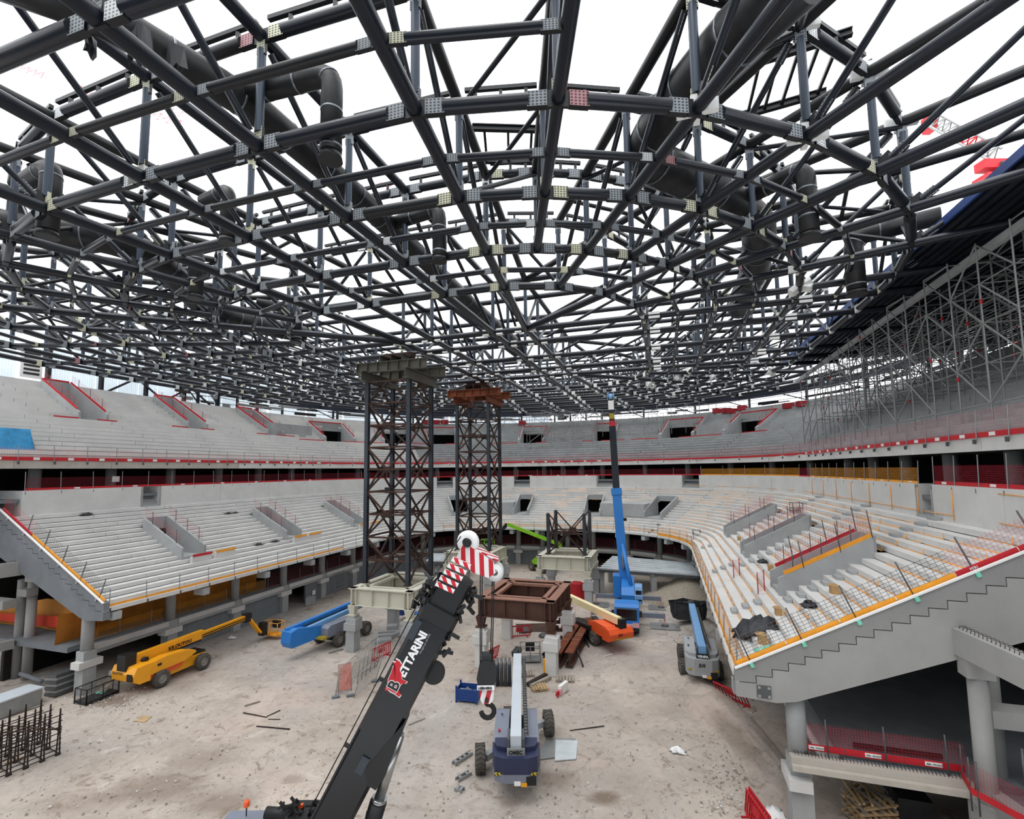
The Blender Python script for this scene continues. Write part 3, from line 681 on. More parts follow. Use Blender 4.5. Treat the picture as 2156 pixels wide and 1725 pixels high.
# trusses along the rings and the secondary purlins of the upper layer
for j, r in enumerate(MAIN[:6]):
    nd = [x for x in ring(r) if live(x[2], r)]
    for i, (a, c) in enumerate(zip(nd, nd[1:]+nd[:1])):
        if r > 24.2 and (a[1] > 2 or c[1] > 2) and a[0] < 62: continue
        A, C = (a, c) if (i+j) % 2 else (c, a); p, q = W(A[0], A[1], ZL), W(C[0], C[1], ZT); d = (q-p).normalized()
        if a[0] > 25 and (j > 2 or i % 3 == 0): RB.tube('web_brace', p+d*.5, q-d*.5, .11, 'steel_navy', 8)
for r in MINOR:
    nd = [x for x in ring(r) if live(x[2], r+2)]
    for a, c in zip(nd, nd[1:]+nd[:1]):
        if a[0] < 26 or (r > 24 and (a[1] > 8 or c[1] > 8) and a[0] < 60): continue
        RB.tube('purlin_tube', W(a[0], a[1], ZT), W(c[0], c[1], ZT), .12, 'steel_black', 8)
# spokes, lower and upper, and the diagonals between the layers
def line(nodes, z, rad, name, m='steel_navy'):
    for a, c in zip(nodes, nodes[1:]): RB.tube(name, W(*a, z), W(*c, z), rad, m, 12)
for h in range(4):
    for k in range(8):
        rs = [r for r in [0]+MAIN if r >= SPSTART[k]-.01]
        if h == 0 and 4 <= k: rs = [r for r in rs if r < 24.5]+[31.0]
        if h == 1 and k > 4: rs = [r for r in rs if r < 24.5]+[29.0]
        pts = [spoke(h, k, r) for r in rs]
        line(pts, ZL, .25 if k in (0, 4) else .22, 'spoke_tube')
        line([spoke(h, k, r) for r in rs if r < 34.5], ZT, .23, 'rafter_tube', 'steel_black')
        for r0, r1 in zip(rs, rs[1:]):
            if r0 == 0: continue
            a, c = spoke(h, k, r0), spoke(h, k, min(r1, 33.95)); A, C = W(*a, ZL), W(*c, ZT)
            if (C-A).length > 9: continue
            d = (C-A).normalized(); RB.tube('diagonal', A+d*.5, C-d*.5, .125, 'steel_navy', 10)
            sd = d.cross(ZZ).normalized(); up = sd.cross(d)
            m = pmat(*a, r0)
            for q in (A+d*.85, C-d*.85): RB.custom('splice_plate', plate_mesh(m), frameM(q, d*.55, sd*.1, up*.34), .18)
            RB.frame('gusset', A+d*.35+ZZ*.05, d*.3, sd*.03, up*.3, 'steel_black')
for i, t in enumerate(TS):
    for z, nm, rad in ((ZL, 'truss_chord', .24), (ZT, 'top_chord', .23)):
        st = [HN1-r for r in reversed(MAIN)]+[HN1, -18.6, -13.0, HN0]+[HN0+r for r in MAIN if r < 24.5]+[HN0+30]
        line([(t, n) for n in st], z, rad, nm)
    for n0, n1 in zip(st, st[1:]):
        if abs(n1-n0) < 2: continue
        a, c = ((t, n0), (t, n1)) if n0 >= HN0-.1 else ((t, n1), (t, n0)); A, C = W(*a, ZL), W(*c, ZT); d = (C-A).normalized()
        RB.tube('diagonal', A+d*.5, C-d*.5, .125, 'steel_navy', 10)
    for n in (HN1, -18.6, -13.0, HN0):
        RB.tube('post', W(t, n, ZL+.3), W(t, n, ZT-.3), .15, 'steel_post', 10)
        RB.custom('splice_plate', plate_mesh('plate_white'), frameM(W(t, n+.6, ZL), NN*.55, UU*.4, ZZ*.5), .3)
        RB.custom('splice_plate', plate_mesh('plate_white'), frameM(W(t, n-.6, ZL), NN*.55, UU*.4, ZZ*.5), .3)
    for r in MAIN[:4:2]:
        RB.custom('splice_plate', plate_mesh('plate_white'), frameM(W(t, HN0+r+.75, ZL), NN*.8, UU*.45, ZZ*.5), .5)
for l in LS_:
    st = [HU0-r for r in reversed(MAIN)]+TS+[HU1+r for r in MAIN]
    line([(u, l) for u in st], ZL, .25, 'truss_chord'); line([(u, l) for u in st], ZT, .23, 'top_chord')
    for u0, u1 in zip(st, st[1:]):
        a, c = ((u0, l), (u1, l)) if u0 > 46 else ((u1, l), (u0, l)); A, C = W(*a, ZL), W(*c, ZT); d = (C-A).normalized()
        RB.tube('diagonal', A+d*.5, C-d*.5, .125, 'steel_navy', 10)
for n in (HN0, HN1):
    line([(u, n) for u in TS], ZL, .25, 'truss_chord'); line([(u, n) for u in TS], ZT, .23, 'top_chord')
    for u0, u1 in zip(TS, TS[1:]): RB.tube('diagonal', W(u0, n, ZL), W(u1, n, ZT), .125, 'steel_navy', 10)
# plan bracing in the upper layer and hanging tape-wrapped nodes on the far field
for h in range(4):
    for k in range(7):
        for r0, r1 in ((14.15, 19.1), (19.1, 24.05), (24.05, 29.0), (29.0, 33.95)):
            if (k+h) % 2: continue
            if h == 0 and k >= 3 and r0 > 24: continue
            if h == 1 and k > 4 and r0 > 24: continue
            RB.tube('plan_brace', W(*spoke(h, k, r0), ZT-.25), W(*spoke(h, k+1, r1), ZT-.25), .11, 'steel_navy', 8)
            RB.tube('web_brace', W(*spoke(h, k, r1), ZL+.1), W(*spoke(h, k+1, r0), ZT-.1), .11, 'steel_black', 8)
for i in range(26):
    h = rnd.choice((1, 1, 1, 0)); k = rnd.randrange(3, 8) if h == 0 else rnd.randrange(0, 8); r = rnd.choice((14.15, 19.1, 24.05))
    u, n = spoke(h, k, r)
    if u < 33: continue
    c = W(u, n, ZL+.1)
    for j in range(3):
        a = V((rnd.uniform(-1, 1), rnd.uniform(-1, 1), rnd.uniform(-.8, .8))).normalized()
        RB.frame('taped_node', c+a*.3, a*.42, a.orthogonal().normalized()*.2, a.cross(a.orthogonal()).normalized()*.22, 'plate_white')
cand = [(u, n, z, r) for r in MAIN[:5] for u, n, tg in ring(r) for z in (ZL, ZT)]
for (tx, ty) in ((1738, 285), (1873, 145), (1722, 45), (1935, 265), (1712, 508), (1725, 560), (1733, 598), (1655, 665), (1600, 705), (1560, 690), (1525, 245), (262, 335), (238, 330), (1640, 640), (1690, 655)):
    bu = min(cand, key=lambda q: (pix(W(q[0], q[1], q[2]))[0]-tx)**2+(pix(W(q[0], q[1], q[2]))[1]-ty)**2)
    c = W(bu[0], bu[1], bu[2])
    for ax_, le in ((NN, .5), (UU, .42), (-NN, .5), (ZZ, .34)):
        sd_ = ax_.cross(ZZ) if abs(ax_.z) < .5 else UU
        RB.frame('taped_node', c+ax_*(le*.75), ax_*(le*.5), sd_*.1, ax_.cross(sd_)*.2, 'plate_white')
# short rungs of frames lying across the upper layer (ladders of dark steel sections)
RB.flush()
# loose section frames resting on the upper layer
def ladder_frame(c, ex, ey, nx, label):
    t = thing('section_frame', label, 'steel frame', tuple(c)); ex = V(ex); ey = V(ey)
    for sg in (-1, 1):
        b = MB(); b.ibeam(c-ex+ey*sg, c+ex+ey*sg, .22, .3, .05); b.build('side_rail', 'steel_black', t)
    for i in range(nx):
        x = -1+2*(i+.5)/nx; b = MB(); b.bar(c+ex*x-ey, c+ex*x+ey, .12, .14); b.build('cross_piece', 'steel_black', t)
ladder_frame(V((.0, 22.6, ZT+.75)), (1.7, .1, 0), (0, 1.2, 0), 3, 'dark steel rung frame lying on the roof tubes near the arch crown')
p = atZ(1663, 165, ZT+.75)
ladder_frame(p, UU*-.2+NN*1.7, UU*1.5, 5, 'dark steel rung frame lying on the roof beside the large duct')

# ------------------------------------------------------------------ spiral ducts inside the roof
def duct(label, pts, r, m='duct', bands=2.2, cap=False, group='ventilation ducts in the roof'):
    pts = [V(p) for p in pts]; P = []
    for i, p in enumerate(pts):                                # round the elbows
        if 0 < i < len(pts)-1:
            a = (pts[i-1]-p); c = (pts[i+1]-p); k = min(r*1.5, a.length*.45, c.length*.45); a.normalize(); c.normalize()
            for t in (0, .25, .5, .75, 1): P.append((p+a*k)*(1-t)**2+p*2*t*(1-t)+(p+c*k)*t*t)
        else: P.append(p)
    t = thing('air_duct', label, 'duct', tuple(pts[0]))
    b = MB(); b.path(P, r, 18); b.build('duct_body', m, t)
    acc = 0
    for a, c in zip(P, P[1:]):
        L = (c-a).length; d = (c-a).normalized() if L > 1e-4 else ZZ; x = bands-acc
        while x < L:
            q = a+d*x; b = MB(); b.tube(q-d*.04, q+d*.04, r*1.035, 18); b.build('clamp_band', 'duct_zinc', t); x += bands
        acc = (acc+L) % bands
    if cap: b = MB(); b.tube(P[-1]-ZZ*.02, P[-1]-ZZ*.3, r*.95, 18, r*1.12); b.build('outlet', 'duct', t)
    return t
ZD = 28.3
dl = [atZ(x, y, ZD) for x, y in ((-60, -70), (190, 20), (520, 215), (720, 385), (865, 520), (990, 640), (1100, 735))]
duct('long black spiral duct running down the left side of the roof past two torn sleeves', [p for p in dl], .58)
dr = [atZ(x, y, ZD) for x, y in ((1690, -60), (1555, 70), (1450, 190), (1345, 330))]+[atZ(1500, 400, 28.3), atZ(1600, 470, 28.3), atZ(1592, 560, 28.3), atZ(1555, 650, 28.3)]
duct('thick black duct with an elbow in the roof right of the arch crown', dr, .92)
dl2 = [atZ(x, y, 27.8) for x, y in ((-40, 462), (60, 487), (210, 497), (330, 540), (420, 640), (520, 680), (640, 705))]
duct('wide black duct crossing the roof at far left behind the lower chords', dl2, .8)
def drop(label, px0, py0, px1, py1, r, zd, drop_len, px2=None, py2=None):
    a = atZ(px0, py0, zd); c = atZ(px1, py1, zd)
    duct(label, [a, c, c-ZZ*drop_len], r, 'duct', 1.3, True)
drop('branch duct ending in a zinc elbow and capped drop left of the arch', 500, 205, 700, 155, .36, 28.4, 2.9)
drop('short capped drop duct near the left edge of the picture', 60, 380, 110, 350, .4, 28.4, 3.0)
drop('branch duct with a drop above the left temporary tower', 830, 470, 925, 440, .36, 28.4, 2.6)
drop('small drop duct amid the crossing tubes left of centre', 430, 425, 482, 400, .34, 28.4, 2.4)
drop('branch duct with a black capped drop beside the right roof node', 1560, 420, 1695, 355, .42, 28.4, 3.1)
drop('branch duct with a drop low in the roof above the scaffold', 1980, 455, 1795, 500, .5, 28.0, 3.2)
drop('drop duct over the left tiers in the middle of the roof', 330, 520, 415, 525, .42, 28.2, 2.8)
drop('small drop duct deep in the roof left of the tower heads', 540, 640, 625, 650, .42, 28.2, 2.6)
# torn sleeves hanging off the left duct
for i, (x, y, s) in enumerate(((296, 95, 1.0), (372, 125, .8), (190, 100, .6))):
    c = atZ(x, y, 27.7); b = MB(); n = 10; pts = []
    for j in range(n):
        a = 2*math.pi*j/n; rr = s*(.3+.5*rnd.random())
        b.v.append(tuple(c+V((math.cos(a)*rr*.6, math.sin(a)*rr*.3, -s*.75+rnd.random()*.55)))); b.v.append(tuple(c+V((math.cos(a)*rr*.35, math.sin(a)*rr*.5, s*.5))))
    for j in range(n):
        k = (j+1) % n; b.f.append((2*j, 2*k, 2*k+1, 2*j+1)); b.m.append(0); b.s.append(False); b.uv.append(None)
    o = b.build('duct_sleeve', 'tarp_black')
    tag(o, ('larger torn black sleeve hanging off the left roof duct', 'second torn black sleeve further down the left roof duct', 'small crumpled black sleeve hanging near the top left corner')[i], 'sleeve', 'torn duct sleeves')

# ------------------------------------------------------------------ dark deck over the right side, edge beam, white cladding behind the left upper tier
dk2 = None
dk = thing('roof_deck', 'dark ribbed metal deck over the upper tier at right', 'deck', tuple(W(40, 21, 26.6)))
u0, u1 = 14.0, 62.0
for i in range(12):
    b = MB(); a, c = u0+(u1-u0)*i/12, u0+(u1-u0)*(i+1)/12
    b.frame(W((a+c)/2, 23.4, 26.75), UU*((c-a)/2-.02), NN*9.5, ZZ*.05); b.build('deck_sheet', 'deck_dark', dk)
for i in range(37):
    n = 14.2+i*.5; b = MB(); b.bar(W(u0, n, 26.62), W(u1, n, 26.62), .14, .16); b.build('rib', 'steel_navy' if i % 3 else 'deck_dark', dk)
b = MB(); b.bar(W(u0, 13.85, 26.75), W(u1, 13.85, 26.75), .1, .4); b.build('edge_trim', 'blue_dark', dk)
for i in range(64):
    z = 24.3+.62*(i % 4); u = u0+3.2*(i//4); L = rnd.uniform(2.2, 3.2)
    if i % 4 == 2 and rnd.random() < .6: L *= .4
    b = MB(); b.bar(W(u, 29.2, z+.3), W(u+L, 29.2, z+.3), .06, rnd.uniform(.45, .6)); b.build('shade_board', 'deck_dark' if i % 3 else 'steel_black', dk)  # boards added behind the scaffold to shut out sky and keep rows dark
b = MB(); b.bar(W(u0, 16.0, 25.6), W(u1+4, 16.0, 25.0), .3, .36); o = b.build('edge_beam', 'deck_edge'); tag(o, 'long pale beam under the dark deck along the scaffold heads', 'beam')
for (s0, s1, d, z, w, h, m, lb) in ((34, 72, 24.6, 25.6, .4, .9, 'deck_dark', 'deep dark blue edge beam along the far right rim'), (40, 84, 21.5, 25.3, .4, .75, 'deck_dark', 'dark blue ring beam curving under the far edge of the roof'), (36, 96, 25.6, 27.2, .35, .5, 'steel_navy', 'outer ring beam over the back row of the far end'), (36, 96, 25.4, 29.2, .3, .4, 'steel_black', 'topmost dark ring beam at the far rim of the roof')):
    b = MB(); sweep(b, s0, s1, [(d, z), (d, z+h), (d+w, z+h), (d+w, z)]); o = b.build('ring_beam', m); tag(o, lb, 'beam')
rim = thing('rim_frame', 'posts, rails and boards of the unfinished outer rim above the back rows', 'steel frame', tuple(PW(60, 26, 24))); B = Bulk(rim)
s = 36.0
while s < 96:
    B.bar('rim_post', PW(s, 25.95, 24), PW(s, 25.95, 30.2), .3, .3, 'steel_black')
    for z in (24.9, 25.6, 26.6, 28.2): B.tube('rim_rail', PW(s, 25.9, z), PW(s+3.2, 25.9, z+rnd.uniform(-.1, .1)), .05, 'galv_dark', 5)
    for _ in range(5):
        a0, a1 = sorted((rnd.uniform(0, 3), rnd.uniform(0, 3))); zz = 24.5+rnd.random()*2.3; B.bar('rim_board', PW(s+a0, 25.8, zz), PW(s+a1+.6, 25.8, zz+rnd.uniform(-.08, .08)), .1, rnd.uniform(.12, .5), rnd.choice(('deck_dark', 'rust_dark', 'galv_dark', 'steel_black', 'galv')))
    if rnd.random() < .6: B.tube('rim_brace', PW(s, 25.9, 24.4), PW(s+3.2, 25.9, 28), .09, 'steel_navy', 6)
    s += 3.2
B.flush()
for i, (px, d) in enumerate(((898, 25.2), (918, 25.2), (935, 25.3), (1100, 24.6), (1516, 24.8), (1535, 24.6), (1548, 24.2), (1572, 24.8), (1670, 23.5), (1697, 23.5))):
    s = s_at(px, d); o = MB().frame(PW(s, d, zu(d)+.65), V((.75, .1, 0)), V((0, .4, 0)), ZZ*.42).build('red_box', 'red_dark', bevel=.08); tag(o, '%s small red container along the back rows from the left' % ('first', 'second', 'third', 'fourth', 'fifth', 'sixth', 'seventh', 'eighth', 'ninth', 'tenth')[i], 'container', 'red containers on the back rows')
cl = thing('wall_cladding', 'white corrugated cladding behind the left upper tier', None, tuple(PW(105, 26.5, 24)), kind='structure')
s = 66.0; i = 0
while s < STOT+5:
    st = 2.35
    if abs((s-STOT+9.5)) > 1.2:
        b = MB(); ss = ssub(s+.04, s+st-.04, 1.2); m = 10
        prof = []
        for j in range(m):                                     # trapezoid ribs
            t0 = s+.04+(st-.08)*j/m; t1 = t0+(st-.08)/m
            for (t, q) in ((t0, 0), (t0+.45*(t1-t0), 0), (t0+.55*(t1-t0), .09), (t0+.9*(t1-t0), .09)): prof.append((t, 26.35+q))
        prof.append((s+st-.04, 26.35))
        for (t, d), (t2, d2) in zip(prof, prof[1:]):
            b.poly([PW(t, d, 23.9), PW(t2, d2, 23.9), PW(t2, d2, 30.6), PW(t, d, 30.6)])
        b.build('cladding_sheet', 'cladding', cl)
    i += 1; s += st
s = 70.5
while s < STOT+5:
    b = MB(); b.bar(PW(s, 26.1, 24), PW(s, 26.1, 30.4), .36, .36); b.build('cladding_post', 'steel_black', cl); s += 5.0
for s in (STOT-22, STOT-29):
    for sg in (0, 1):
        b = MB(); b.tube(PW(s, 25.9, 24.2 if sg else 28.6), PW(s+6.5, 25.9, 28.6 if sg else 24.2), .13, 8); b.build('cladding_brace', 'steel_navy', cl)
for (s, h) in ((STOT-8.6, 1.0), (STOT-57, .8)):
    b = MB(); sweep(b, s-.9*h, s+.9*h, [(26.0, 24.6), (26.0, 27.6), (26.2, 27.6), (26.2, 24.6)]); b.build('louvre_frame', 'white', cl)
    for i in range(6):
        b = MB(); sweep(b, s-.65*h, s+.65*h, [(25.95, 24.95+i*.42), (25.95, 25.15+i*.42), (26.0, 25.15+i*.42), (26.0, 24.95+i*.42)]); b.build('louvre_slot', 'black', cl)
# ------------------------------------------------------------------ guard rails along the bowl edges
def rail_run(label, s0, s1, d, z, post_h, net, net_h, boards, step=2.4, board_h=.18, clamp=True, gaps=(), cat='guard rail', group=None, tagstep=2, net_lo=.15):
    t = thing('guard_rail', label, cat, tuple(PW((s0+s1)/2, d, z)), group=group)
    n = max(1, round((s1-s0)/step)); B = Bulk(t); st = (s1-s0)/n
    for i in range(n+1):
        s = s0+st*i
        if any(a < s < c for a, c in gaps): continue
        jit = rnd.uniform(-.05, .05)
        p = PW(s, d, z-.25); B.tube('post', p, PW(s+jit, d+.05, z+post_h), .028, 'galv', 6)
        if clamp:
            q = PW(s, d-.08, z-.3); B.bar('clamp', q, q+ZZ*.22, .1, .1, 'galv_dark')
    for i in range(n):
        a, c = s0+st*i, s0+st*(i+1)
        if any(e < (a+c)/2 < f for e, f in gaps): continue
        m = boards if isinstance(boards, str) else boards((a+c)/2)
        b = MB(); sweep(b, a+.02, c-.02, [(d+.03, z+.0), (d+.03, z+board_h), (d+.06, z+board_h), (d+.06, z)]); b.build('toe_board', m, t)
        if tagstep and i % tagstep == 0:
            b = MB(); mid = (a+c)/2; sweep(b, mid-.2, mid+.2, [(d+.005, z+.04), (d+.005, z+board_h-.03), (d+.028, z+board_h-.03), (d+.028, z+.04)]); b.build('name_tag', 'white', t)
        nn = net if net is None or isinstance(net, str) else net((a+c)/2)
        if nn:
            b = MB(); ssheet(b, a, c, d+.05, z+net_lo, z+net_h); b.build('net_panel', nn, t)
    B.flush(); return t
def ambr(s): return 'amber' if (int(s*1.7) % 4) else 'white'
rail_run('amber edge rail along the front of the terrace beside the grey lifts', .3, 44, .1, Z0+.02, 1.15, 'net_amber', 1.05, 'amber', 2.3, .3, tagstep=0)
rail_run('amber dashed toe board rail round the far end of the lower terrace', 44, 76.5, .1, Z0+.02, 1.15, 'net_amber', .7, ambr, 2.4, .16, tagstep=0)
rail_run('amber dashed toe board rail on the left terrace front over the undercroft', 76.5, STOT-.4, .1, Z0+.02, 1.15, None, 1, ambr, 2.4, .15, tagstep=0)
rail_run('long red toe board rail along the upper tier fascia at left', 60, STOT+6, 11.62, Z2-.02, 1.2, 'net_pink', 1.05, 'red', 2.3, .27, tagstep=1)
rail_run('long red toe board rail along the upper tier fascia under the scaffold', -8, 60, 11.62, Z2-.02, 1.3, 'net_pink', 1.3, 'red', 2.3, .24, tagstep=1)
sa, sb = s_at(1476, 11.8), 11.6
def pb(s): return 'amber' if (sb+.2 < s < sa and not (34 < s < 36.5)) else 'red'
def pn(s): return 'net_amber' if pb(s) == 'amber' else 'net_red'
rail_run('red mesh guard rail on the near right parapet with tall grey posts', -8, 10.0, 11.75, 13.5, 1.55, 'net_red', 1.05, 'red', 1.9, .2)
rail_run('amber mesh guard rail on the parapet above the right terrace', 11.7, sa, 11.75, 13.5, 1.35, pn, .95, pb, 2.0, .14)
rail_run('red guard rail on the parapet round the far end of the bowl', sa, 82, 11.75, 13.5, 1.2, 'net_dark_red', 1.0, 'red', 2.4, .16)
rail_run('red guard rail on the parapet along the left terrace', 82, STOT-1.5, 11.75, 13.5, 1.45, 'net_dark_red', 1.0, 'red', 2.3, .18)
rail_run('amber slab edge rail in the undercroft behind the yellow boom lift', STOT-17.5, STOT-1.5, 4.0, 2.8, 1.15, 'net_amber', 1.0, 'amber', 2.3, .17, clamp=False)
rail_run('red slab edge rail in the undercroft along the left and far end', 57, STOT-17.8, 4.0, 2.8, 1.15, 'net_dark_red', 1.5, 'red', 2.3, .2, clamp=False)
rail_run('red slab edge rail in the undercroft at the far right corner', 40, 56.8, 4.0, 2.8, 1.15, 'net_dark_red', 1.5, 'red', 2.3, .2, clamp=False)
def slope_rail(label, side, cut, lean):
    s = .12 if side > 0 else STOT-.12
    t = thing('guard_rail', label, 'guard rail', tuple(PW(s, 0, Z0)))
    sl = V(PW(s, 1, RI/TR)-PW(s, 0, 0)).normalized(); nr = ZZ*.93+(V(PW(s, 0, 0)-PW(s, 1, 0)).normalized())*.38
    P = lambda d: PW(s, d, zl(d)+.36)
    d = .1; i = 0
    while d < 11.4:
        e = min(11.4, d+1.95); m = 'amber' if d < cut else 'red'
        b = MB(); b.bar(P(d)+nr*.09, P(e-.04)+nr*.09, .035, .19); b.build('toe_board', m, t)
        b = MB(); L = (P(e)-P(d)).length; b.poly([P(d)+nr*.18, P(e)+nr*.18, P(e)+nr*1.05, P(d)+nr*1.05], 0, False, ((0, 0), (L, 0), (L, .9), (0, .9))); b.build('mesh_panel', 'net_wire' if d < cut else 'net_pink', t)
        b = MB(); q = P(d+.5); b.tube(q-nr*.3, q+nr*1.3, .03, 8); b.build('post', 'galv_dark', t)
        b = MB(); b.bar(q-nr*.22+UU*-.12, q-nr*.05+UU*-.12, .2, .14); b.build('post_clamp', 'mint' if side > 0 else 'galv', t)
        d = e; i += 1
    return t
sr = slope_rail('amber and red toe board rail with wire mesh up the near right stepped wall', 1, 6.6, 1)
text('PERI', .15, PW(.1, 8.3, zl(8.3)+.39)-UU*.02, PW(0, 1, RI/TR)-PW(0, 0, 0), ZZ, 'white', sr)
slope_rail('amber and red toe board rail up the end wall of the left stand', -1, 6.8, 1)

# red boards and thin posts round the vomitories
def wall_rail(v, rake, label, m, hi, net=True, boards=True):
    s, w, a, e = v
    t = thing('guard_rail', label, 'guard rail', tuple(PW(s, (a+e)/2, rake((a+e)/2))), group='rails round the stair openings')
    for sg in (-1, 1):
        q = s+sg*(w+.08)
        A, C = PW(q, a, rake(a)+hi), PW(q, e, rake(e)+hi)
        if boards: b = MB(); b.bar(A+ZZ*.1, C+ZZ*.1, .03, .2); b.build('toe_board', m, t)
        for k in range(3):
            p = A.lerp(C, (k+.3)/3); b = MB(); b.tube(p-ZZ*.2, p+ZZ*1.1, .025, 6); b.build('post', 'galv_dark', t)
        if net:
            L = (C-A).length; b = MB(); b.poly([A+ZZ*.2, C+ZZ*.2, C+ZZ*1.0, A+ZZ*1.0], 0, False, ((0, 0), (L, 0), (L, .8), (0, .8))); b.build('net_panel', 'net_pink', t)
    if boards:
        b = MB(); sweep(b, s-w, s+w, [(e+.05, rake(e)+hi), (e+.05, rake(e)+hi+.2), (e+.09, rake(e)+hi+.2), (e+.09, rake(e)+hi)]); b.build('toe_board', m, t)
        for q0, q1 in ((s-w-.9, s-w*.2), (s+w+.2, s+w+2.2)):
            b = MB(); sweep(b, q0, q1, [(a-.5, rake(a)-.05), (a-.5, rake(a)+.15), (a-.46, rake(a)+.15), (a-.46, rake(a)-.05)]); b.build('toe_board', m, t)
        b = MB(); sweep(b, s-w-.9, s+w+2.2, [(a-.45, rake(a)-.9), (a-.45, rake(a)-.06), (a-.1, rake(a)-.06), (a-.1, rake(a)-.9)]); b.build('kerb', 'concrete', t)
    return t
ordn = ['first', 'second', 'third', 'fourth', 'fifth', 'sixth', 'seventh', 'eighth', 'ninth', 'tenth']
for i, v in enumerate(VOU): wall_rail(v, zu, 'red toe boards round the %s upper tier opening from the left edge' % ordn[i], 'red', .95)
for i, v in enumerate(VOL[3:6]): wall_rail(v, zl, 'thin posts and pink net round the %s left terrace opening from the near end' % ordn[i], 'red', .85, True, False)
for i, v in enumerate(VOL[:3]): wall_rail(v, zl, 'thin posts and pink net round the %s right terrace opening from the near end' % ordn[i], 'red', .85, True, False)
t = thing('guard_rail', 'red and amber boards over the nearest stair opening of the right terrace', 'guard rail', tuple(PW(VOL[0][0], 5, zl(5))))
for q, m in ((VOL[0][0]+1.1, 'red'), (VOL[0][0]-1.1, 'amber')):
    b = MB(); b.bar(PW(q, 3.6, zl(3.6)+.95), PW(q, 7.8, zl(7.8)+.95), .04, .2); b.build('toe_board', m, t)
b = MB(); b.poly([PW(VOL[0][0]-1.1, 7.9, zl(7.9)+.8), PW(VOL[0][0]+1.1, 7.9, zl(7.9)+.8), PW(VOL[0][0]+1.1, 7.9, zl(7.9)+1.9), PW(VOL[0][0]-1.1, 7.9, zl(7.9)+1.9)], 0, False, ((0, 0), (2.2, 0), (2.2, 1.1), (0, 1.1))); b.build('net_panel', 'net_amber', t)
for q in (-1.1, 1.1):
    for d in (4.6, 6.4, 7.9):
        b = MB(); p = PW(VOL[0][0]+q, d, zl(d)+.6); b.tube(p, p+ZZ*1.6+V((-.25, 0, 0)), .028, 6); b.build('post', 'galv_dark', t)
# red and amber kerb boards in front of the lower left openings
for i, v in enumerate(VOL[3:6]):
    s, w, a, e = v; t = thing('toe_board_kerb', '%s kerb block with coloured boards below a lower left stair opening' % ('red boarded nearest', 'amber boarded middle', 'amber boarded farthest')[i], 'barrier', tuple(PW(s, a, zl(a))))
    for (q0, q1, m) in ((s-w-.2, s+w-.3, 'red' if i == 0 else 'amber'), (s-w-2.6, s-w-.6, 'amber')):
        b = MB(); sweep(b, q0, q1, [(a-1.0, zl(a)-.75), (a-1.0, zl(a)-.1), (a-.7, zl(a)-.1), (a-.7, zl(a)-.75)]); b.build('kerb', 'concrete', t)
        b = MB(); sweep(b, q0, q1, [(a-1.06, zl(a)-.12), (a-1.06, zl(a)+.08), (a-1.02, zl(a)+.08), (a-1.02, zl(a)-.12)]); b.build('toe_board', m, t)
# orange foam beads in the joints of the right and far terracing
for k in range(1, 19):
    d, z = k*TR-.012, Z0+(k-1)*RI+.012
    for rt_, S0, S1, pr in ((lower[0], .2, 44.2, .94), (lower[1], 44.2, 70, .45)):
        b = MB(); s = S0
        while s < S1-.3:
            L = rnd.uniform(.8, 4.5); e = min(S1-.1, s+L)
            if rnd.random() < pr and not any(abs((s+e)/2-v[0]) < v[1]+L/2 and v[2]-.1 < d < v[3]+.1 for v in VOL):
                ss = ssub(s, e); b.path([PW(x, d+rnd.uniform(-.012, .012), z+rnd.uniform(0, .015)) for x in ss], rnd.uniform(.022, .042), 5)
                if rnd.random() < .5: p = PW(s, d, z); b.tube(p, p+ZZ*RI*.95, .03, 5)
            s = e+rnd.uniform(.05, .6)
        b.build('foam_bead', 'orange_foam', rt_, label='orange foam bead in the riser joint')
b = MB(); s = -6
while s < 44:
    b.path([PW(s, 11.6, 13.28), PW(s+1.6, 11.6, 13.24), PW(s+3.4, 11.6, 13.27)], .025, 5) if s < 8 else None
    b.path([PW(s, 11.6, 11.98), PW(s+1.6, 11.6, 11.95), PW(s+3.5, 11.6, 11.97)], .024, 5); b.path([PW(s, 11.6, 13.3), PW(s+.02, 11.59, 12.4), PW(s, 11.6, 11.7)], .03, 5); s += 3.5 if s > 5 else 7
b.build('foam_bead', 'orange_foam', PAR, label='orange foam bead in the panel joint')

# loose concrete step blocks, cartons and sheets lying on the right terrace
def on_terrace(px, py, side=1):
    d = ray(px, py); n0 = NR if side > 0 else NL; k = RI/TR*side
    t = (Z0-H-k*n0)/(d.z-k*d.dot(NN)); p = EYE+d*t; dd = (p.dot(NN)-n0)*side
    i = max(0, min(18, int(dd/TR))); return p.dot(UU), i, Z0+i*RI
BLK = {'in the aisle climbing to the parapet gap': [(1814, 1152), (1835, 1141), (1865, 1130), (1889, 1117), (1921, 1106), (1948, 1094)],
       'in the aisle above the middle opening': [(1728, 1103), (1747, 1093), (1768, 1085), (1789, 1075), (1810, 1066)],
       'in the farther aisle of the right terrace': [(1638, 1082), (1653, 1075), (1684, 1061), (1698, 1055), (1715, 1047)],
       'beside the nearest stair opening': [(1798, 1196), (1768, 1208), (1740, 1221), (1712, 1232), (1687, 1246), (1657, 1257), (1631, 1228)],
       'on the low rows near the terrace edge': [(1593, 1263), (1566, 1272), (1542, 1282), (1502, 1200), (1521, 1192), (1538, 1186), (1582, 1177), (1601, 1170), (1619, 1161), (1638, 1152), (1661, 1145), (1561, 1186), (1493, 1147), (1475, 1152), (1621, 1089)],
       'on the curved rows by the far corner': [(1452, 1092), (1440, 1104), (1462, 1083), (1431, 1061), (1445, 1052), (1458, 1043), (1426, 1108), (1405, 1112)]}
proto = None
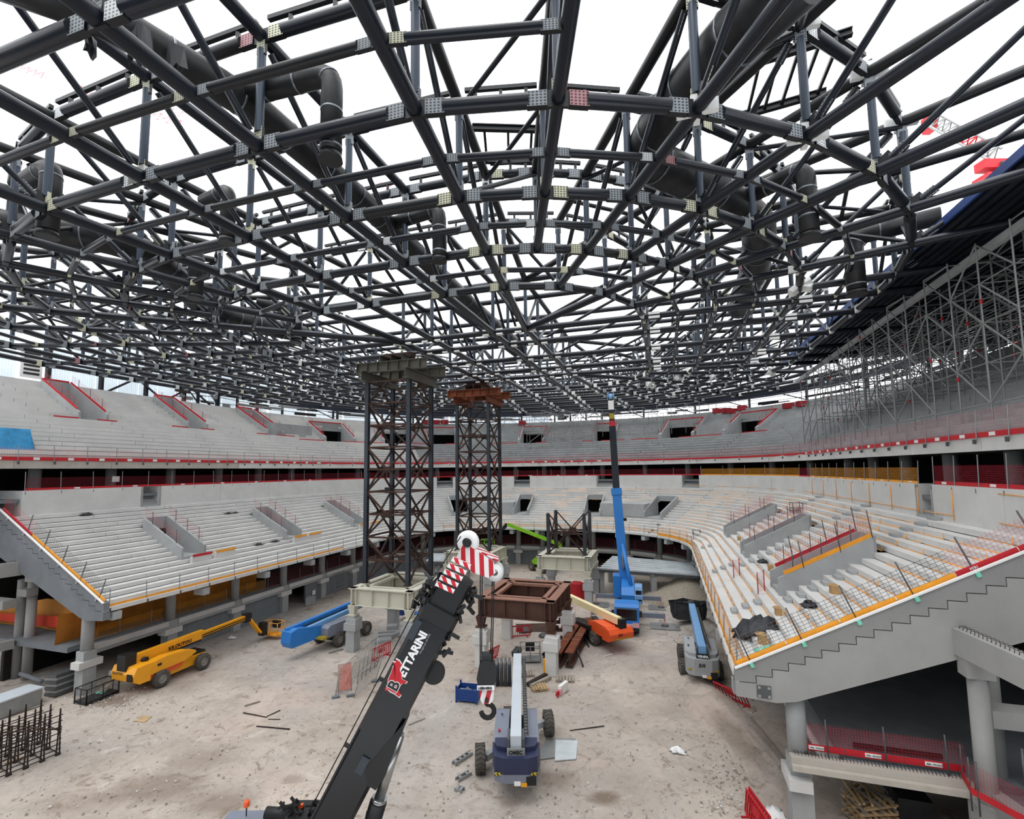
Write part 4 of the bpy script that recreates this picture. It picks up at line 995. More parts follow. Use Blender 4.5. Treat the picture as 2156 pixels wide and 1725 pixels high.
ORD = ['lowest', 'second', 'third', 'fourth', 'fifth', 'sixth', 'seventh', 'eighth', 'ninth', 'tenth', 'eleventh', 'twelfth', 'thirteenth', 'fourteenth', 'fifteenth']
for where, pts in BLK.items():
    for bi, (x, y) in enumerate(sorted(pts, key=lambda q: -q[1])):
        u, i, z = on_terrace(x, y); loc = W(u, NR+(i+1)*TR-.17, z)
        if u > UC:
            loc = W(min(u, 66), NR+(i+1)*TR-.17, z); dn = u-UC; R0 = RC+(i+1)*TR-.17; a = min(.9, dn/R0); loc = W(UC+R0*math.sin(a), NR-RC+R0*math.cos(a), z)
        if proto is None:
            b = MB(); b.box((0, 0, .085), (.3, .78, .17)); proto = b.build('step_block', 'concrete_grey', bevel=.012); o = proto
        else: o = proto.copy(); COL.objects.link(o)
        o.location = loc; o.rotation_euler = (0, 0, YAW)
        tag(o, ORD[bi]+(' grey step block ' if bi == 0 else ' lowest grey step block ')+where, 'step block', 'step blocks '+where)
def carton(px, py, s, m, label, cat='box', dz=0, open_=False):
    u, i, z = on_terrace(px, py); p = W(u, NR+(i+.45)*TR, z+dz); t = thing(cat.replace(' ', '_'), label, cat, tuple(p))
    b = MB(); b.frame(p+ZZ*s*.5, UU*s*.45, NN*s*.4, ZZ*s*.5); b.build('carton_body', m, t)
    b = MB(); b.frame(p+ZZ*(s*1.0)+UU*s*.55, UU*s*.2, NN*s*.4, ZZ*.012); b.frame(p+ZZ*(s*1.0)-NN*s*.5, UU*s*.42, NN*s*.16, ZZ*.012); b.build('flap', m, t)
carton(1602, 1350, .42, 'cardboard', 'tan cardboard carton standing on the low rows near the black tarpaulin')
carton(1637, 1290, .36, 'cardboard', 'tan cardboard carton on its own left of the nearest stair opening foot')
carton(1770, 1238, .4, 'cardboard', 'open cardboard carton on the rows below the wire mesh rail')
carton(1622, 1198, .38, 'cardboard', 'pair of tan cartons on the row left of the red board')
carton(1556, 1135, .34, 'cardboard', 'brown carton near the middle openings of the right terrace')
carton(1622, 1078, .4, 'cardboard', 'brown carton behind the far opening of the right terrace')
def tarp(c, ex, ey, h, m, name, label, cat, seed, n=9):
    r2 = random.Random(seed); b = MB(); ex = V(ex); ey = V(ey); vs = []
    for j in range(n):
        for i in range(n):
            x, y = 2*i/(n-1)-1, 2*j/(n-1)-1; f = max(0, 1-(x*x+y*y)*.8)
            w = V((r2.uniform(-.08, .08), r2.uniform(-.08, .08), 0)); e = 1+.18*r2.uniform(-1, 1)
            vs.append(V(c)+ex*x*e+ey*y*e+w+ZZ*(h*f*(.35+.65*r2.random())+.03))
    b.faces(vs, [(j*n+i, j*n+i+1, (j+1)*n+i+1, (j+1)*n+i) for j in range(n-1) for i in range(n-1)], 0, True)
    o = b.build(name, m); md = o.modifiers.new('thick', 'SOLIDIFY'); md.thickness = .03; return tag(o, label, cat)
u, i, z = on_terrace(1602, 1318); tarp(W(u, NR+(i+.5)*TR, z+.05), UU*.75, NN*.95+ZZ*.3, .75, 'tarp_black', 'tarpaulin', 'crumpled black tarpaulin heaped on the near right terrace', 'tarpaulin', 3)
u, i, z = on_terrace(1612, 1368); tarp(W(u, NR+(i+.5)*TR, z+.02), UU*.5, NN*.4+ZZ*.15, .06, 'mint', 'plastic_sheet', 'pale mint plastic sheet on the lowest rows by the amber rail', 'sheet', 5)
u, i, z = on_terrace(1712, 1268); tarp(W(u, NR+(i+.5)*TR, z+.02), UU*.3, NN*.3, .3, 'tarp_black', 'wrapping', 'small black and white wrapping left on the right terrace rows', 'wrapping', 6)
u, i, z = on_terrace(1606, 1180); tarp(W(u, NR+(i+.5)*TR, z+.02), UU*.35, NN*.3, .2, 'tarp_black', 'wrapping', 'small dark bag on the rows left of the stair opening', 'bag', 8)
for (x, y, lb) in ((1673, 1080, 'small dark wire cage of clamps on the upper rows of the right terrace'), (1464, 1133, 'wire cage standing on the terrace edge at the far right corner')):
    u, i, z = on_terrace(x, y); p = W(u, NR+(i+.5)*TR, z+.03); t = thing('wire_cage', lb, 'cage', tuple(p))
    for sx in (-1, 1):
        for sy in (-1, 1): b = MB(); b.tube(p+UU*.55*sx+NN*.4*sy, p+UU*.55*sx+NN*.4*sy+ZZ*1.0, .03, 6); b.build('upright', 'galv_dark', t)
    for z1 in (.1, .5, .95):
        for sx in (-1, 1):
            b = MB(); b.tube(p+UU*.55*sx-NN*.4+ZZ*z1, p+UU*.55*sx+NN*.4+ZZ*z1, .022, 5); b.tube(p-UU*.55+NN*.4*sx+ZZ*z1, p+UU*.55+NN*.4*sx+ZZ*z1, .022, 5); b.build('rail', 'galv_dark', t)
    b = MB()
    for k in range(7): b.bar(p+UU*(-.45+.15*k)-NN*.35+ZZ*.2, p+UU*(-.45+.15*k)+NN*.35+ZZ*(.25+.1*(k % 3)), .07, .07)
    b.build('clamp_stack', 'galv', t)
for (x, y, s) in ((1545, 1213, 0), (1608, 1240, 1)):
    u, i, z = on_terrace(x, y); p = W(u, NR+(i+.5)*TR, z); t = thing('safety_gate', ('red mesh gate left standing upright on the low terrace rows', 'second red mesh gate with white wrap further down the rows')[s], 'gate', tuple(p))
    gx_ = UU*.45+NN*.25
    for q in (-1, 1): b = MB(); b.tube(p+gx_*q, p+gx_*q+ZZ*1.25, .03, 6); b.build('upright', 'red', t)
    b = MB(); b.poly([p-gx_+ZZ*.1, p+gx_+ZZ*.1, p+gx_+ZZ*1.2, p-gx_+ZZ*1.2], 0, False, ((0, 0), (1, 0), (1, 1.1), (0, 1.1))); b.build('mesh_panel', 'net_red', t)
# dark bags and offcuts on the left terrace, blue tarpaulin on the left upper tier
for i2, (x, y, s, lb) in enumerate(((188, 1086, .45, 'flat black offcut lying on the upper rows of the left terrace'), (478, 1077, .35, 'small black bag on the left terrace near a second one'), (492, 1076, .3, 'smaller black bag right of the other on the left terrace'), (415, 1170, .5, 'black bundle at the foot of the nearest left stair opening'), (545, 1145, .4, 'black bag on the rows between two left stair openings'), (585, 1142, .4, 'black bin bag beside the second left stair opening'))):
    u, i, z = on_terrace(x, y, -1); tarp(W(u, NL-(i+.5)*TR, z+.02), UU*s, NN*s*.5, s*.5, 'tarp_black', 'bag', lb, 'bag', 20+i2)
t = thing('tarpaulin', 'bright blue tarpaulin stretched over a frame on the left upper tier', 'tarpaulin', tuple(PW(STOT-7, 12.6, Z2+.5)))
c0, c1 = s_at(70, 13.0), STOT+2
b = MB(); vs = []; n = 14
for j in range(6):
    for i in range(n): s = c0+(c1-c0)*i/(n-1); vs.append(PW(s, 12.9+.15*j+.06*math.sin(i*1.7+j), 16.75+.33*j-.12*math.sin(i*.5)*(j == 0)))
b.faces(vs, [(j*n+i, j*n+i+1, (j+1)*n+i+1, (j+1)*n+i) for j in range(5) for i in range(n-1)], 0, True); b.build('sheet', 'tarp_blue', t)
for s in (c0, (c0+c1)/2, c1): b = MB(); b.tube(PW(s, 12.7, Z2+.4), PW(s, 13.7, 18.6), .03, 6); b.build('prop', 'galv', t)
b = MB(); sweep(b, c0-1.2, c1, [(12.6, 16.5), (12.6, 16.56), (13.4, 16.56), (13.4, 16.5)]); b.build('board', 'rust_orange', t)

# ------------------------------------------------------------------ tube scaffold on the right upper tier, and at the far end
def scaffold(label, us, ns, top, zfun, place, lift=2.0, br=.5):
    t = thing('scaffold', label, 'scaffolding', tuple(place(us[len(us)//2], ns[0], zfun(ns[0])))); B = Bulk(t); r = .042
    for i, u in enumerate(us):
        for j, n in enumerate(ns):
            z0 = zfun(n); zt = top(u, n); B.tube('standard', place(u, n, z0), place(u, n, zt), r, 'galv', 6)
            if rnd.random() < .5:
                z = rnd.uniform(z0+1, zt-.3); B.tube('red_collar', place(u, n, z), place(u, n, z+.22), r*1.5, 'red', 6)
            z = Z2+1.5+(rnd.random()*.2); k = 0
            while z < zt-.1:
                if z > z0+.2:
                    if i+1 < len(us): B.tube('ledger', place(u, n, z), place(us[i+1], n, z), .032, 'galv', 5)
                    if j+1 < len(ns) and z > zfun(ns[j+1]): B.tube('transom', place(u, n, z), place(u, ns[j+1], z), .032, 'galv', 5)
                    if i+1 < len(us) and rnd.random() < br:
                        q = place(us[i+1], n, min(z+lift, zt)); p = place(u, n, z)
                        if rnd.random() < .3: p, q = place(us[i+1], n, z), place(u, n, min(z+lift, zt))
                        B.tube('brace', p, q, .045, 'galv', 5)
                z += lift
    B.flush(); return t
scaffold('grey tube scaffold filling the upper tier at right under the dark deck', [19+2.5*i for i in range(18)], [15.3, 17.2, 19.2, 21.5, 24.0, 26.6], lambda u, n: 26.3 if n > 15.6 else 25.6-max(0, (u-40))*.05, lambda n: zu(n-NR)+.3, lambda u, n, z: W(u, n, z), 2.0, .75)
f0, f1 = s_at(1250, 16), s_at(1112, 16)
scaffold('tube scaffold tower standing on the far end upper tier', [f0+(f1-f0)*i/6 for i in range(7)], [15.5, 18.0, 20.5, 23], lambda u, n: 25.4, lambda n: zu(n)+.3, lambda s, d, z: PW(s, d, z), 1.9, .55)
f0, f1 = s_at(1490, 21), s_at(1262, 21)
scaffold('light tube scaffold along the top rows of the far right corner', [f0+(f1-f0)*i/8 for i in range(9)], [19, 22.4, 25], lambda u, n: 25.6, lambda n: zu(n)+.3, lambda s, d, z: PW(s, d, z), 2.0, .2)
f0, f1 = s_at(1095, 25), s_at(900, 25)
scaffold('light tube scaffold behind the top rows seen between the tower legs', [f0+(f1-f0)*i/6 for i in range(7)], [24.2, 25.6], lambda u, n: 27.6, lambda n: zu(n)+.2, lambda s, d, z: PW(s, d, z), 1.3, .3)

# ------------------------------------------------------------------ steel base frames on concrete pillars, and the lattice towers
def pillar(u, n, h, label, group, m='concrete_grey', rz=0, cap=True):
    t = thing('pillar', label, 'pillar', tuple(W(u, n, 0)), group=group); c = W(u, n)
    b = MB(); b.frame(c+ZZ*h*.38, UU*.42, NN*.4, ZZ*h*.38); b.build('shaft', m, t, bevel=.03)
    b = MB(); b.frame(c+ZZ*(h*.68), UU*.5, NN*.56, ZZ*h*.1); b.build('corbel', m, t, bevel=.03)
    b = MB(); b.frame(c+ZZ*(h*.83), UU*.42, NN*.42, ZZ*h*.08); b.frame(c+ZZ*(h*.94), UU*.34, NN*.34, ZZ*h*.06); b.frame(c+ZZ*(h*.83)+NN*.3, UU*.46, NN*.25, ZZ*h*.07); b.build('head', m, t, bevel=.02)
def base_frame(u0, u1, n0, n1, z0, z1, m, mtop, label, name='base_frame'):
    t = thing(name, label, 'steel frame', tuple(W((u0+u1)/2, (n0+n1)/2, z0-.7))); hh = z1-z0
    P = lambda u, n, z: W(u, n, z); zc = (z0+z1)/2
    for a, c in (((u0, n0), (u0, n1)), ((u1, n0), (u1, n1)), ((u0, n0), (u1, n0)), ((u0, n1), (u1, n1))):
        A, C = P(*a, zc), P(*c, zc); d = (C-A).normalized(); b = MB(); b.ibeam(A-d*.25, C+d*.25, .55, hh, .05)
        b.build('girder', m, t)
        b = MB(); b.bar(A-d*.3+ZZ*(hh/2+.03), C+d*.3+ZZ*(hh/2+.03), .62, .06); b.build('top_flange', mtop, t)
        sd = d.cross(ZZ)
        L = (C-A).length
        for k in range(4):
            q = A+d*(L*(k+.25)/3.5); b = MB(); b.frame(q, d*.03, sd*.26, ZZ*(hh/2-.05)); b.build('stiffener', m, t)
    q0, q1 = (u0+u1)/2, (n0+n1)/2
    for du, dn in ((.9, 0), (-.9, 0)):
        x = u1-.95 if du > 0 else u0+.95
        b = MB(); b.bar(P(x, n0+.3, z1-.1), P(x, n1-.3, z1-.1), .34, .2); b.build('inner_beam', mtop, t)
    for sg in (0, 1):
        x = n0+.75 if sg else n1-.75; b = MB(); b.bar(P(u0+.3, x, z1-.1), P(u1-.3, x, z1-.1), .34, .2); b.build('inner_beam', mtop, t)
    for u in (u0, u1):
        for n in (n0, n1):
            c = W(u, n); b = MB(); zb = z0-.75
            vs = [c+UU*.34*x+NN*.34*y+ZZ*z0 for x, y in ((-1, -1), (1, -1), (1, 1), (-1, 1))]+[c+UU*.2*x+NN*.2*y+ZZ*zb for x, y in ((-1, -1), (1, -1), (1, 1), (-1, 1))]
            b.faces(vs, [(3, 2, 1, 0), (4, 5, 6, 7)]+[(i, (i+1) % 4, 4+(i+1) % 4, 4+i) for i in range(4)]); b.build('leg', m, t)
            b = MB(); b.frame(c+ZZ*(zb-.02), UU*.36, NN*.36, ZZ*.04); b.frame(c+ZZ*zc, UU*.32, NN*.05, ZZ*hh*.5); b.build('foot_plate', m, t)
    return t
def lattice_tower(u0, n0, z0, z1, label, panels, head, partial=False, sz=4.15):
    t = thing('lattice_tower', label, 'tower', tuple(W(u0+sz/2, n0+sz/2, z0))); C4 = [(u0, n0), (u0, n0+sz), (u0+sz, n0+sz), (u0+sz, n0)]
    for u, n in C4:
        b = MB(); p, q = W(u, n, z0), W(u, n, z1); b.frame((p+q)/2, UU*.17, NN*.035, ZZ*(z1-z0)/2); b.frame((p+q)/2+UU*.15, UU*.03, NN*.17, ZZ*(z1-z0)/2); b.frame((p+q)/2-UU*.15, UU*.03, NN*.17, ZZ*(z1-z0)/2); b.build('leg', 'leg_blue', t)
        b = MB(); b.frame(p+ZZ*.03, UU*.3, NN*.3, ZZ*.03); b.build('base_plate', 'rust_dark', t)
    hs = (z1-z0)/panels
    for k in range(panels+1):
        z = z0+hs*k
        for i in range(4):
            a, c = C4[i], C4[(i+1) % 4]; A, C = W(*a, z), W(*c, z)
            if k and not (partial and k == panels):
                b = MB(); b.bar(A, C, .16, .14); b.build('horizontal', 'rust', t)
            if k < panels:
                m1 = 'rust' if (k+i) % 2 else 'rust_dark'
                if k % 2 == 0: d0, d1 = (A, (W(*a, z+hs)+W(*c, z+hs))/2), (C, (W(*a, z+hs)+W(*c, z+hs))/2)
                else: d0, d1 = ((A+C)/2, W(*a, z+hs)), ((A+C)/2, W(*c, z+hs))
                for p, q in (d0, d1): b = MB(); b.bar(p, q, .15, .13); b.build('diagonal', m1, t)
        if k % 2 == 1 and k < panels:
            for i in range(4):
                a, c = C4[i], C4[(i+1) % 4]; b = MB(); q = (W(*a, z)+W(*c, z))/2; d = (W(*c, z)-W(*a, z)).normalized(); b.frame(q, d*.42, d.cross(ZZ)*.04, ZZ*.24); b.build('gusset', 'rust_dark', t)
            b = MB(); b.bar(W(u0, n0, z), W(u0+sz, n0+sz, z), .1, .1); b.bar(W(u0+sz, n0, z), W(u0, n0+sz, z), .1, .1); b.build('plan_brace', 'rust', t)
        if k == panels//2 and not partial:
            b = MB(); b.frame(W(u0+.6, n0+1.9, z+.12), UU*.25, NN*.3, ZZ*.25); b.build('junction_box', 'black', t)
    if head:
        m = head
        for x in (n0-.1, n0+sz+.1): b = MB(); b.ibeam(W(u0-.9, x, z1+.45), W(u0+sz+.9, x, z1+.45), .5, .9, .06); b.build('head_girder', m, t)
        for x in (u0+.2, u0+sz-.2):
            b = MB(); b.ibeam(W(x, n0-1.4, z1+1.35), W(x, n0+sz+1.6, z1+1.35), .5, .9, .06); b.build('head_girder', m, t)
            for i in range(7):
                b = MB(); q = W(x, n0-1.2+i*1.05, z1+1.35); b.frame(q, UU*.24, NN*.025, ZZ*.42); b.build('stiffener', m, t)
        for i in range(3): b = MB(); b.ibeam(W(u0+sz/2-1.6, n0+.9+i*1.1, z1+2.15), W(u0+sz/2+1.6, n0+.9+i*1.1, z1+2.15), .4, .7, .06); b.build('packing_beam', 'beam_olive' if m != 'rust_orange' else 'rust', t)
        b = MB(); b.bar(W(u0+sz/2, n0+.6, z1+2.7), W(u0+sz/2, n0+3.4, z1+2.7), .9, .4); b.build('saddle', 'rust', t)
    return t
FR = {'left beige': (34.8, 41.0, -24.95, -19.7), 'far beige': (52.6, 58.4, -24.9, -19.6), 'far right beige': (52.6, 58.4, -13.6, -8.2), 'brown': (34.8, 41.0, -13.6, -8.2)}
base_frame(*FR['left beige'], 3.65, 5.0, 'beige', 'beige', 'pale beige steel base frame under the nearer left tower')
base_frame(*FR['far beige'], 3.65, 5.0, 'beige', 'beige', 'pale beige steel base frame under the farther tower behind the crane head')
base_frame(*FR['far right beige'], 3.65, 5.0, 'beige', 'beige', 'pale beige steel base frame under the stub of a dismantled tower')
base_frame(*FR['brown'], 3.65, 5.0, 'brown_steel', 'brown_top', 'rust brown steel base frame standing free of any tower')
for k, (u0, u1, n0, n1) in FR.items():
    for u in (u0, u1):
        for n in (n0, n1): pillar(u, n, 2.9, 'square concrete pillar with corbels under the %s frame' % k, 'pillars under the %s frame' % k, 'concrete_grey' if k != 'brown' else 'concrete')
lattice_tower(36.5, -25.0, 5.05, 22.6, 'tall rusty lattice tower at left with olive head beams', 9, 'beam_olive')
lattice_tower(54.6, -24.4, 5.05, 22.9, 'second rusty lattice tower farther back with an orange brown head', 9, 'rust_orange')
lattice_tower(54.2, -12.9, 5.05, 9.6, 'short stub of a dismantled lattice tower on its beige frame', 2, None, True)
# ------------------------------------------------------------------ machines
def wheel(t, c, ax, r=.62, w=.46, rimm='rim'):
    c = V(c); ax = V(ax).normalized(); b = MB()
    b.lathe([(r*.52, -w/2), (r*.9, -w/2), (r*.97, -w*.32), (r*.97, w*.32), (r*.9, w/2), (r*.52, w/2)], c, ax, 22)
    u = ax.cross(ZZ).normalized()
    for i in range(20):
        a = 2*math.pi*i/20; e = u*math.cos(a)+ZZ*math.sin(a); tn = ax.cross(e)
        for sg in (-1, 1): p = c+e*r*.97+ax*(w*.02*sg); b.bar(p, p+ax*(w*.44*sg)+tn*r*.16, r*.1, r*.1, 0, e)
    wh = b.build('wheel', 'rubber', t)
    b = MB(); b.lathe([(0, -w*.3), (r*.2, -w*.36), (r*.24, -w*.2), (r*.5, -w*.28), (r*.56, -w*.45), (r*.56, w*.45), (r*.5, w*.28), (r*.24, w*.2), (r*.2, w*.36), (0, w*.3)], c, ax, 18); b.build('rim', rimm, wh)
def pod(t, name, prof, x0, x1, m, bevel=.07):
    "side profile [(y, z)] extruded from x0 to x1"
    b = MB(); b.prism([(x0, y, z) for y, z in prof], (x1-x0, 0, 0)); return b.build(name, m, t, bevel=bevel)
def basket(t, c, wx, wy, m, wrap=None, rz=0):
    c = V(c); ex, ey = V((math.cos(rz), math.sin(rz), 0)), V((-math.sin(rz), math.cos(rz), 0)); b = MB(); b.frame(c, ex*wx/2, ey*wy/2, ZZ*.05); fl = b.build('basket', m, t)
    for z in (.55, 1.05):
        b = MB()
        for sg in (-1, 1): b.tube(c+ex*wx/2*sg-ey*wy/2+ZZ*z, c+ex*wx/2*sg+ey*wy/2+ZZ*z, .03, 6); b.tube(c-ex*wx/2+ey*wy/2*sg+ZZ*z, c+ex*wx/2+ey*wy/2*sg+ZZ*z, .03, 6)
        b.build('rail', m, fl)
    b = MB()
    for sx in (-1, 0, 1):
        for sy in (-1, 1): b.tube(c+ex*wx/2*sx+ey*wy/2*sy, c+ex*wx/2*sx+ey*wy/2*sy+ZZ*1.05, .03, 6)
    b.build('upright', m, fl)
    b = MB(); b.frame(c+ex*0+ey*wy*.38+ZZ*.75, ex*.35, ey*.14, ZZ*.3); b.build('control_box', 'black', fl)
    if wrap:
        b = MB(); r2 = random.Random(4); n = 14; vs = []
        for k in range(4):
            for i in range(n):
                a = 2*math.pi*i/n; f = 1.05+.12*r2.random()+.06*k; vs.append(c+ex*math.cos(a)*wx*.58*f+ey*math.sin(a)*wy*.58*f+ZZ*(-.2+.5*k+r2.uniform(-.08, .08)))
        b.faces(vs, [(k*n+i, k*n+(i+1) % n, (k+1)*n+(i+1) % n, (k+1)*n+i) for k in range(3) for i in range(n)], 0, False); b.build('plastic_wrap', wrap, fl)
def cable_track(t, p, q, side, m='black'):
    p, q = V(p), V(q); d = (q-p).normalized(); L = (q-p).length; sd = d.cross(ZZ)
    for s in (-1, 1): b = MB(); b.bar(p+sd*(.09*s), q+sd*(.09*s), .03, .16); b.build('track_rail', m, t)
    b = MB(); x = .1
    while x < L: b.bar(p+d*x-sd*.1, p+d*x+sd*.1, .05, .1); x += .28
    b.build('track_links', 'galv', t, kind='stuff')
def telescopic_lift(label, loc, rz, hood, cw, boomm, wheels, ylen, sign, sub, dark, wr=.6, fwd=1.0):
    loc = (loc[0]-math.sin(rz)*fwd, loc[1]+math.cos(rz)*fwd); wheels = [(x, y-fwd) for x, y in wheels]; ylen -= fwd
    t = thing('boom_lift', label, 'boom lift', (loc[0], loc[1], 0), rz, local=True)
    yc = sum(w[1] for w in wheels)/4; xc = sum(w[0] for w in wheels)/4
    b = MB(); b.frame((xc, yc, .85), (.55, 0, 0), (0, .9, 0), (0, 0, .22)); b.build('chassis', 'galv_dark', t, bevel=.04)
    for x, y in wheels:
        b = MB(); b.bar((xc, yc, .8), (x*.86+xc*.14, y, .66), .3, .3); b.build('axle_arm', 'grey_light', t); wheel(t, (x, y, wr), (1, .12, 0), wr, .5)
    b = MB(); b.lathe([(0, 1.0), (.7, 1.0), (.7, 1.25), (0, 1.25)], (xc*.3, yc*.4, 0), ZZ, 20); b.build('slew_ring', 'black', t)
    prof = [(-2.2, 1.05), (-2.2, 2.05), (-1.9, 2.2), (.5, 2.2), (1.15, 1.95), (1.25, 1.05)]
    pod(t, 'hood', prof, -1.05, -.36, hood, .09); pod(t, 'hood', prof, .36, 1.05, hood, .09)
    b = MB(); b.frame((0, -.5, 1.3), (.36, 0, 0), (0, 1.9, 0), (0, 0, .2)); b.build('turntable_well', 'black', t)
    pts = [(-.95, -3.15), (-.55, -3.35), (.55, -3.35), (.95, -3.15), (1.08, -2.6), (1.08, -2.05), (-1.08, -2.05), (-1.08, -2.6)]
    for z0, z1, m, nm in ((.93, 1.3, hood if dark else cw, 'counterweight_base'), (1.3, 1.98, cw, 'counterweight')):
        b = MB(); b.prism([(x, y, z0) for x, y in pts], (0, 0, z1-z0)); b.build(nm, m, t, bevel=.06)
    b = MB(); b.prism([(x*.9, -2.05+(y+2.05)*.62, 1.98) for x, y in pts], (0, 0, .2)); b.build('counterweight_cap', cw, t, bevel=.05)
    for x in (-.62, .62): b = MB(); b.frame((x, -3.3+.03, 1.3), (.34, 0, 0), (0, .025, 0), (0, 0, .05)); b.build('hazard_tape', 'stripe_hazard', t)
    b = MB(); b.frame((.66, -3.34, 1.05), (.22, 0, 0), (0, .03, 0), (0, 0, .18)); b.build('vent_grille', 'black', t)
    b = MB(); b.frame((.05, -3.37, .95), (.14, 0, 0), (0, .01, 0), (0, 0, .09)); b.build('data_plate', 'paper_white', t)
    b = MB(); b.frame((.34, -3.37, .9), (.13, 0, 0), (0, .01, 0), (0, 0, .08)); b.build('warning_plate', 'yellow', t)
    b = MB(); b.bar((0, -3.0, 2.42), (0, ylen, 2.42), .5, .62); b.build('boom', boomm, t, bevel=.03)
    b = MB(); b.bar((0, ylen, 2.42), (0, ylen+.35, 2.42), .42, .5); b.bar((-.2, ylen+.35, 2.5), (.1, ylen+.9, 2.7), .4, .35); b.bar((.15, ylen+.3, 2.3), (.15, ylen+.8, 2.75), .12, .4); b.build('boom_head', 'black', t)
    b = MB(); b.frame((-.33, -2.6, 2.25), (.05, 0, 0), (0, .45, 0), (0, 0, .38)); b.frame((.33, -2.6, 2.25), (.05, 0, 0), (0, .45, 0), (0, 0, .38)); b.tube((-.4, -2.8, 2.45), (.4, -2.8, 2.45), .09, 12); b.build('boom_pivot', 'galv_dark', t)
    cable_track(t, (.46, -2.2, 2.42), (.4, ylen, 2.42), 1)
    b = MB(); b.frame((0, -3.12, 2.12), (.4, 0, 0), (0, .04, 0), (0, 0, .16)); b.build('name_board', 'black' if dark is False else 'galv', t)
    text(sign, .22, (-.32, -3.17, 2.05), (1, 0, 0), ZZ, 'black' if dark else 'paper_white', t, ext=.006, bold=.008)
    if sub: text(sub, .26, (-.25, -3.37, 1.55), (1, 0, 0), ZZ, 'black', t, ext=.006, bold=.012)
    b = MB(); b.tube((-.8, -1.6, 2.2), (-.8, -1.6, 2.32), .05, 8); b.build('fuel_cap', 'red' if dark else 'black', t)
    b = MB(); b.bar((-.75, .1, 2.2), (-.7, -.25, 2.34), .05, .04); b.build('grab_handle', 'black', t)
    return t
telescopic_lift('grey and navy telescopic boom lift with a long silver boom, nearest machine on the dirt', (.02, 24.3), math.radians(-1), 'grey_paint', 'navy_paint', 'silver', [(-1.78, .25), (1.72, 3.5), (.5, .55), (-.5, 3.9)], 7.9, 'OMEC', None, True, .63, 1.2)
lv = telescopic_lift('light grey boom lift with a pale blue boom beside the right terrace', (13.05, 34.9), math.radians(-17), 'grey_light', 'grey_light', 'blue_light', [(-1.2, -.2), (1.1, -.2), (1.1, 2.6), (-1.2, 2.6)], 8.6, 'VENPA', 'JLG', False)
basket(lv, (-.2, 9.9, 1.0), 2.3, 1.2, 'galv_dark', 'tarp_black')

# yellow articulated boom lift on the left
t = thing('boom_lift', 'yellow boom lift with a long stowed boom beside the left wall', 'boom lift', (-25.0, 36.2, 0), math.radians(-18.5), local=True)
for x, y in ((1.05, -1.55), (1.05, 1.55), (-1.05, -1.55), (-1.05, 1.55)): wheel(t, (x, y, .56), (1, 0, 0), .56, .42)
pod(t, 'chassis', [(-2.1, .55), (-2.1, 1.0), (-1.0, 1.2), (2.0, 1.05), (2.2, .5), (1.2, .45), (-1.2, .4)], -.72, .72, 'yellow', .06)
b = MB(); b.frame((0, 1.6, 1.12), (.6, 0, 0), (0, .5, 0), (0, 0, .1)); b.build('control_cover', 'black', t, bevel=.03)
pod(t, 'hood', [(-2.3, 1.05), (-2.3, 1.85), (-1.2, 1.95), (.2, 1.85), (.95, 1.6), (1.0, 1.45), (.2, 1.15)], .35, 1.05, 'yellow', .09)
pod(t, 'hood', [(-2.3, 1.05), (-2.3, 1.85), (-1.2, 1.95), (.2, 1.85), (.95, 1.6), (1.0, 1.45), (.2, 1.15)], -1.05, -.35, 'yellow', .09)
pod(t, 'counterweight', [(-3.3, .95), (-3.4, 1.4), (-3.2, 1.85), (-2.3, 1.9), (-2.3, .75), (-3.0, .75)], -1.1, 1.1, 'yellow', .14)
pod(t, 'engine_tray', [(-2.3, .7), (-2.3, 1.1), (.2, 1.15), (.0, .8)], -.9, .9, 'orange', .05)
b = MB(); b.frame((-.15, -3.05, 2.1), (.4, 0, 0), (0, .35, 0), (0, 0, .5)); b.build('boom_knuckle', 'black', t, bevel=.06)
b = MB(); b.tube((-.5, -2.2, 1.95), (.45, -2.2, 1.95), .2, 14); b.build('pivot_pin', 'black', t)
b = MB(); b.bar((-.05, -3.0, 2.1), (.1, 2.2, 2.28), .42, .6); b.build('boom', 'yellow', t, bevel=.04)
b = MB(); b.bar((.1, 2.0, 2.2), (.2, 6.0, 2.36), .32, .4); b.build('inner_boom', 'yellow', t, bevel=.03)
for z in (-.12, .05): b = MB(); b.bar((.36, 2.0, 2.2+z), (.38, 5.9, 2.36+z), .05, .06); b.build('hose', 'black', t)
b = MB(); b.bar((.02, -2.6, 1.72), (.14, 2.0, 1.9), .3, .12); b.build('boom_link', 'black', t)
b = MB(); b.frame((.2, 6.2, 2.35), (.25, 0, 0), (0, .28, 0), (0, 0, .35)); b.build('boom_head', 'black', t, bevel=.03)
for x in (.05, .38): b = MB(); b.bar((x, 6.4, 2.2), (x+.2, 7.4, .75), .14, .16); b.build('jib_arm', 'yellow', t)
b = MB(); b.frame((.45, 7.7, 1.0), (.3, 0, 0), (0, .22, 0), (0, 0, .55)); b.build('rotator', 'black', t, bevel=.03)
basket(t, (.85, 8.5, .35), 1.7, .9, 'amber')
text('KILOUTOU', .34, (.29, -.55, 1.98), (.03, 1, .034), ZZ, 'black', t, bold=.012); text('JLG', .3, (.24, -2.35, 1.86), (.03, 1, .034), ZZ, 'black', t, bold=.012)
text('KILOUTOU', .2, (-.9, -3.44, 1.4), (1, 0, 0), ZZ, 'black', t, bold=.006)
b = MB(); b.frame((.72, -3.4, 1.25), (.24, 0, 0), (0, .04, 0), (0, 0, .22)); b.build('vent_grille', 'black', t)
b = MB(); b.frame((1.07, -1.7, 1.55), (.012, 0, 0), (0, .14, 0), (0, 0, .08)); b.build('warning_plate', 'black', t)

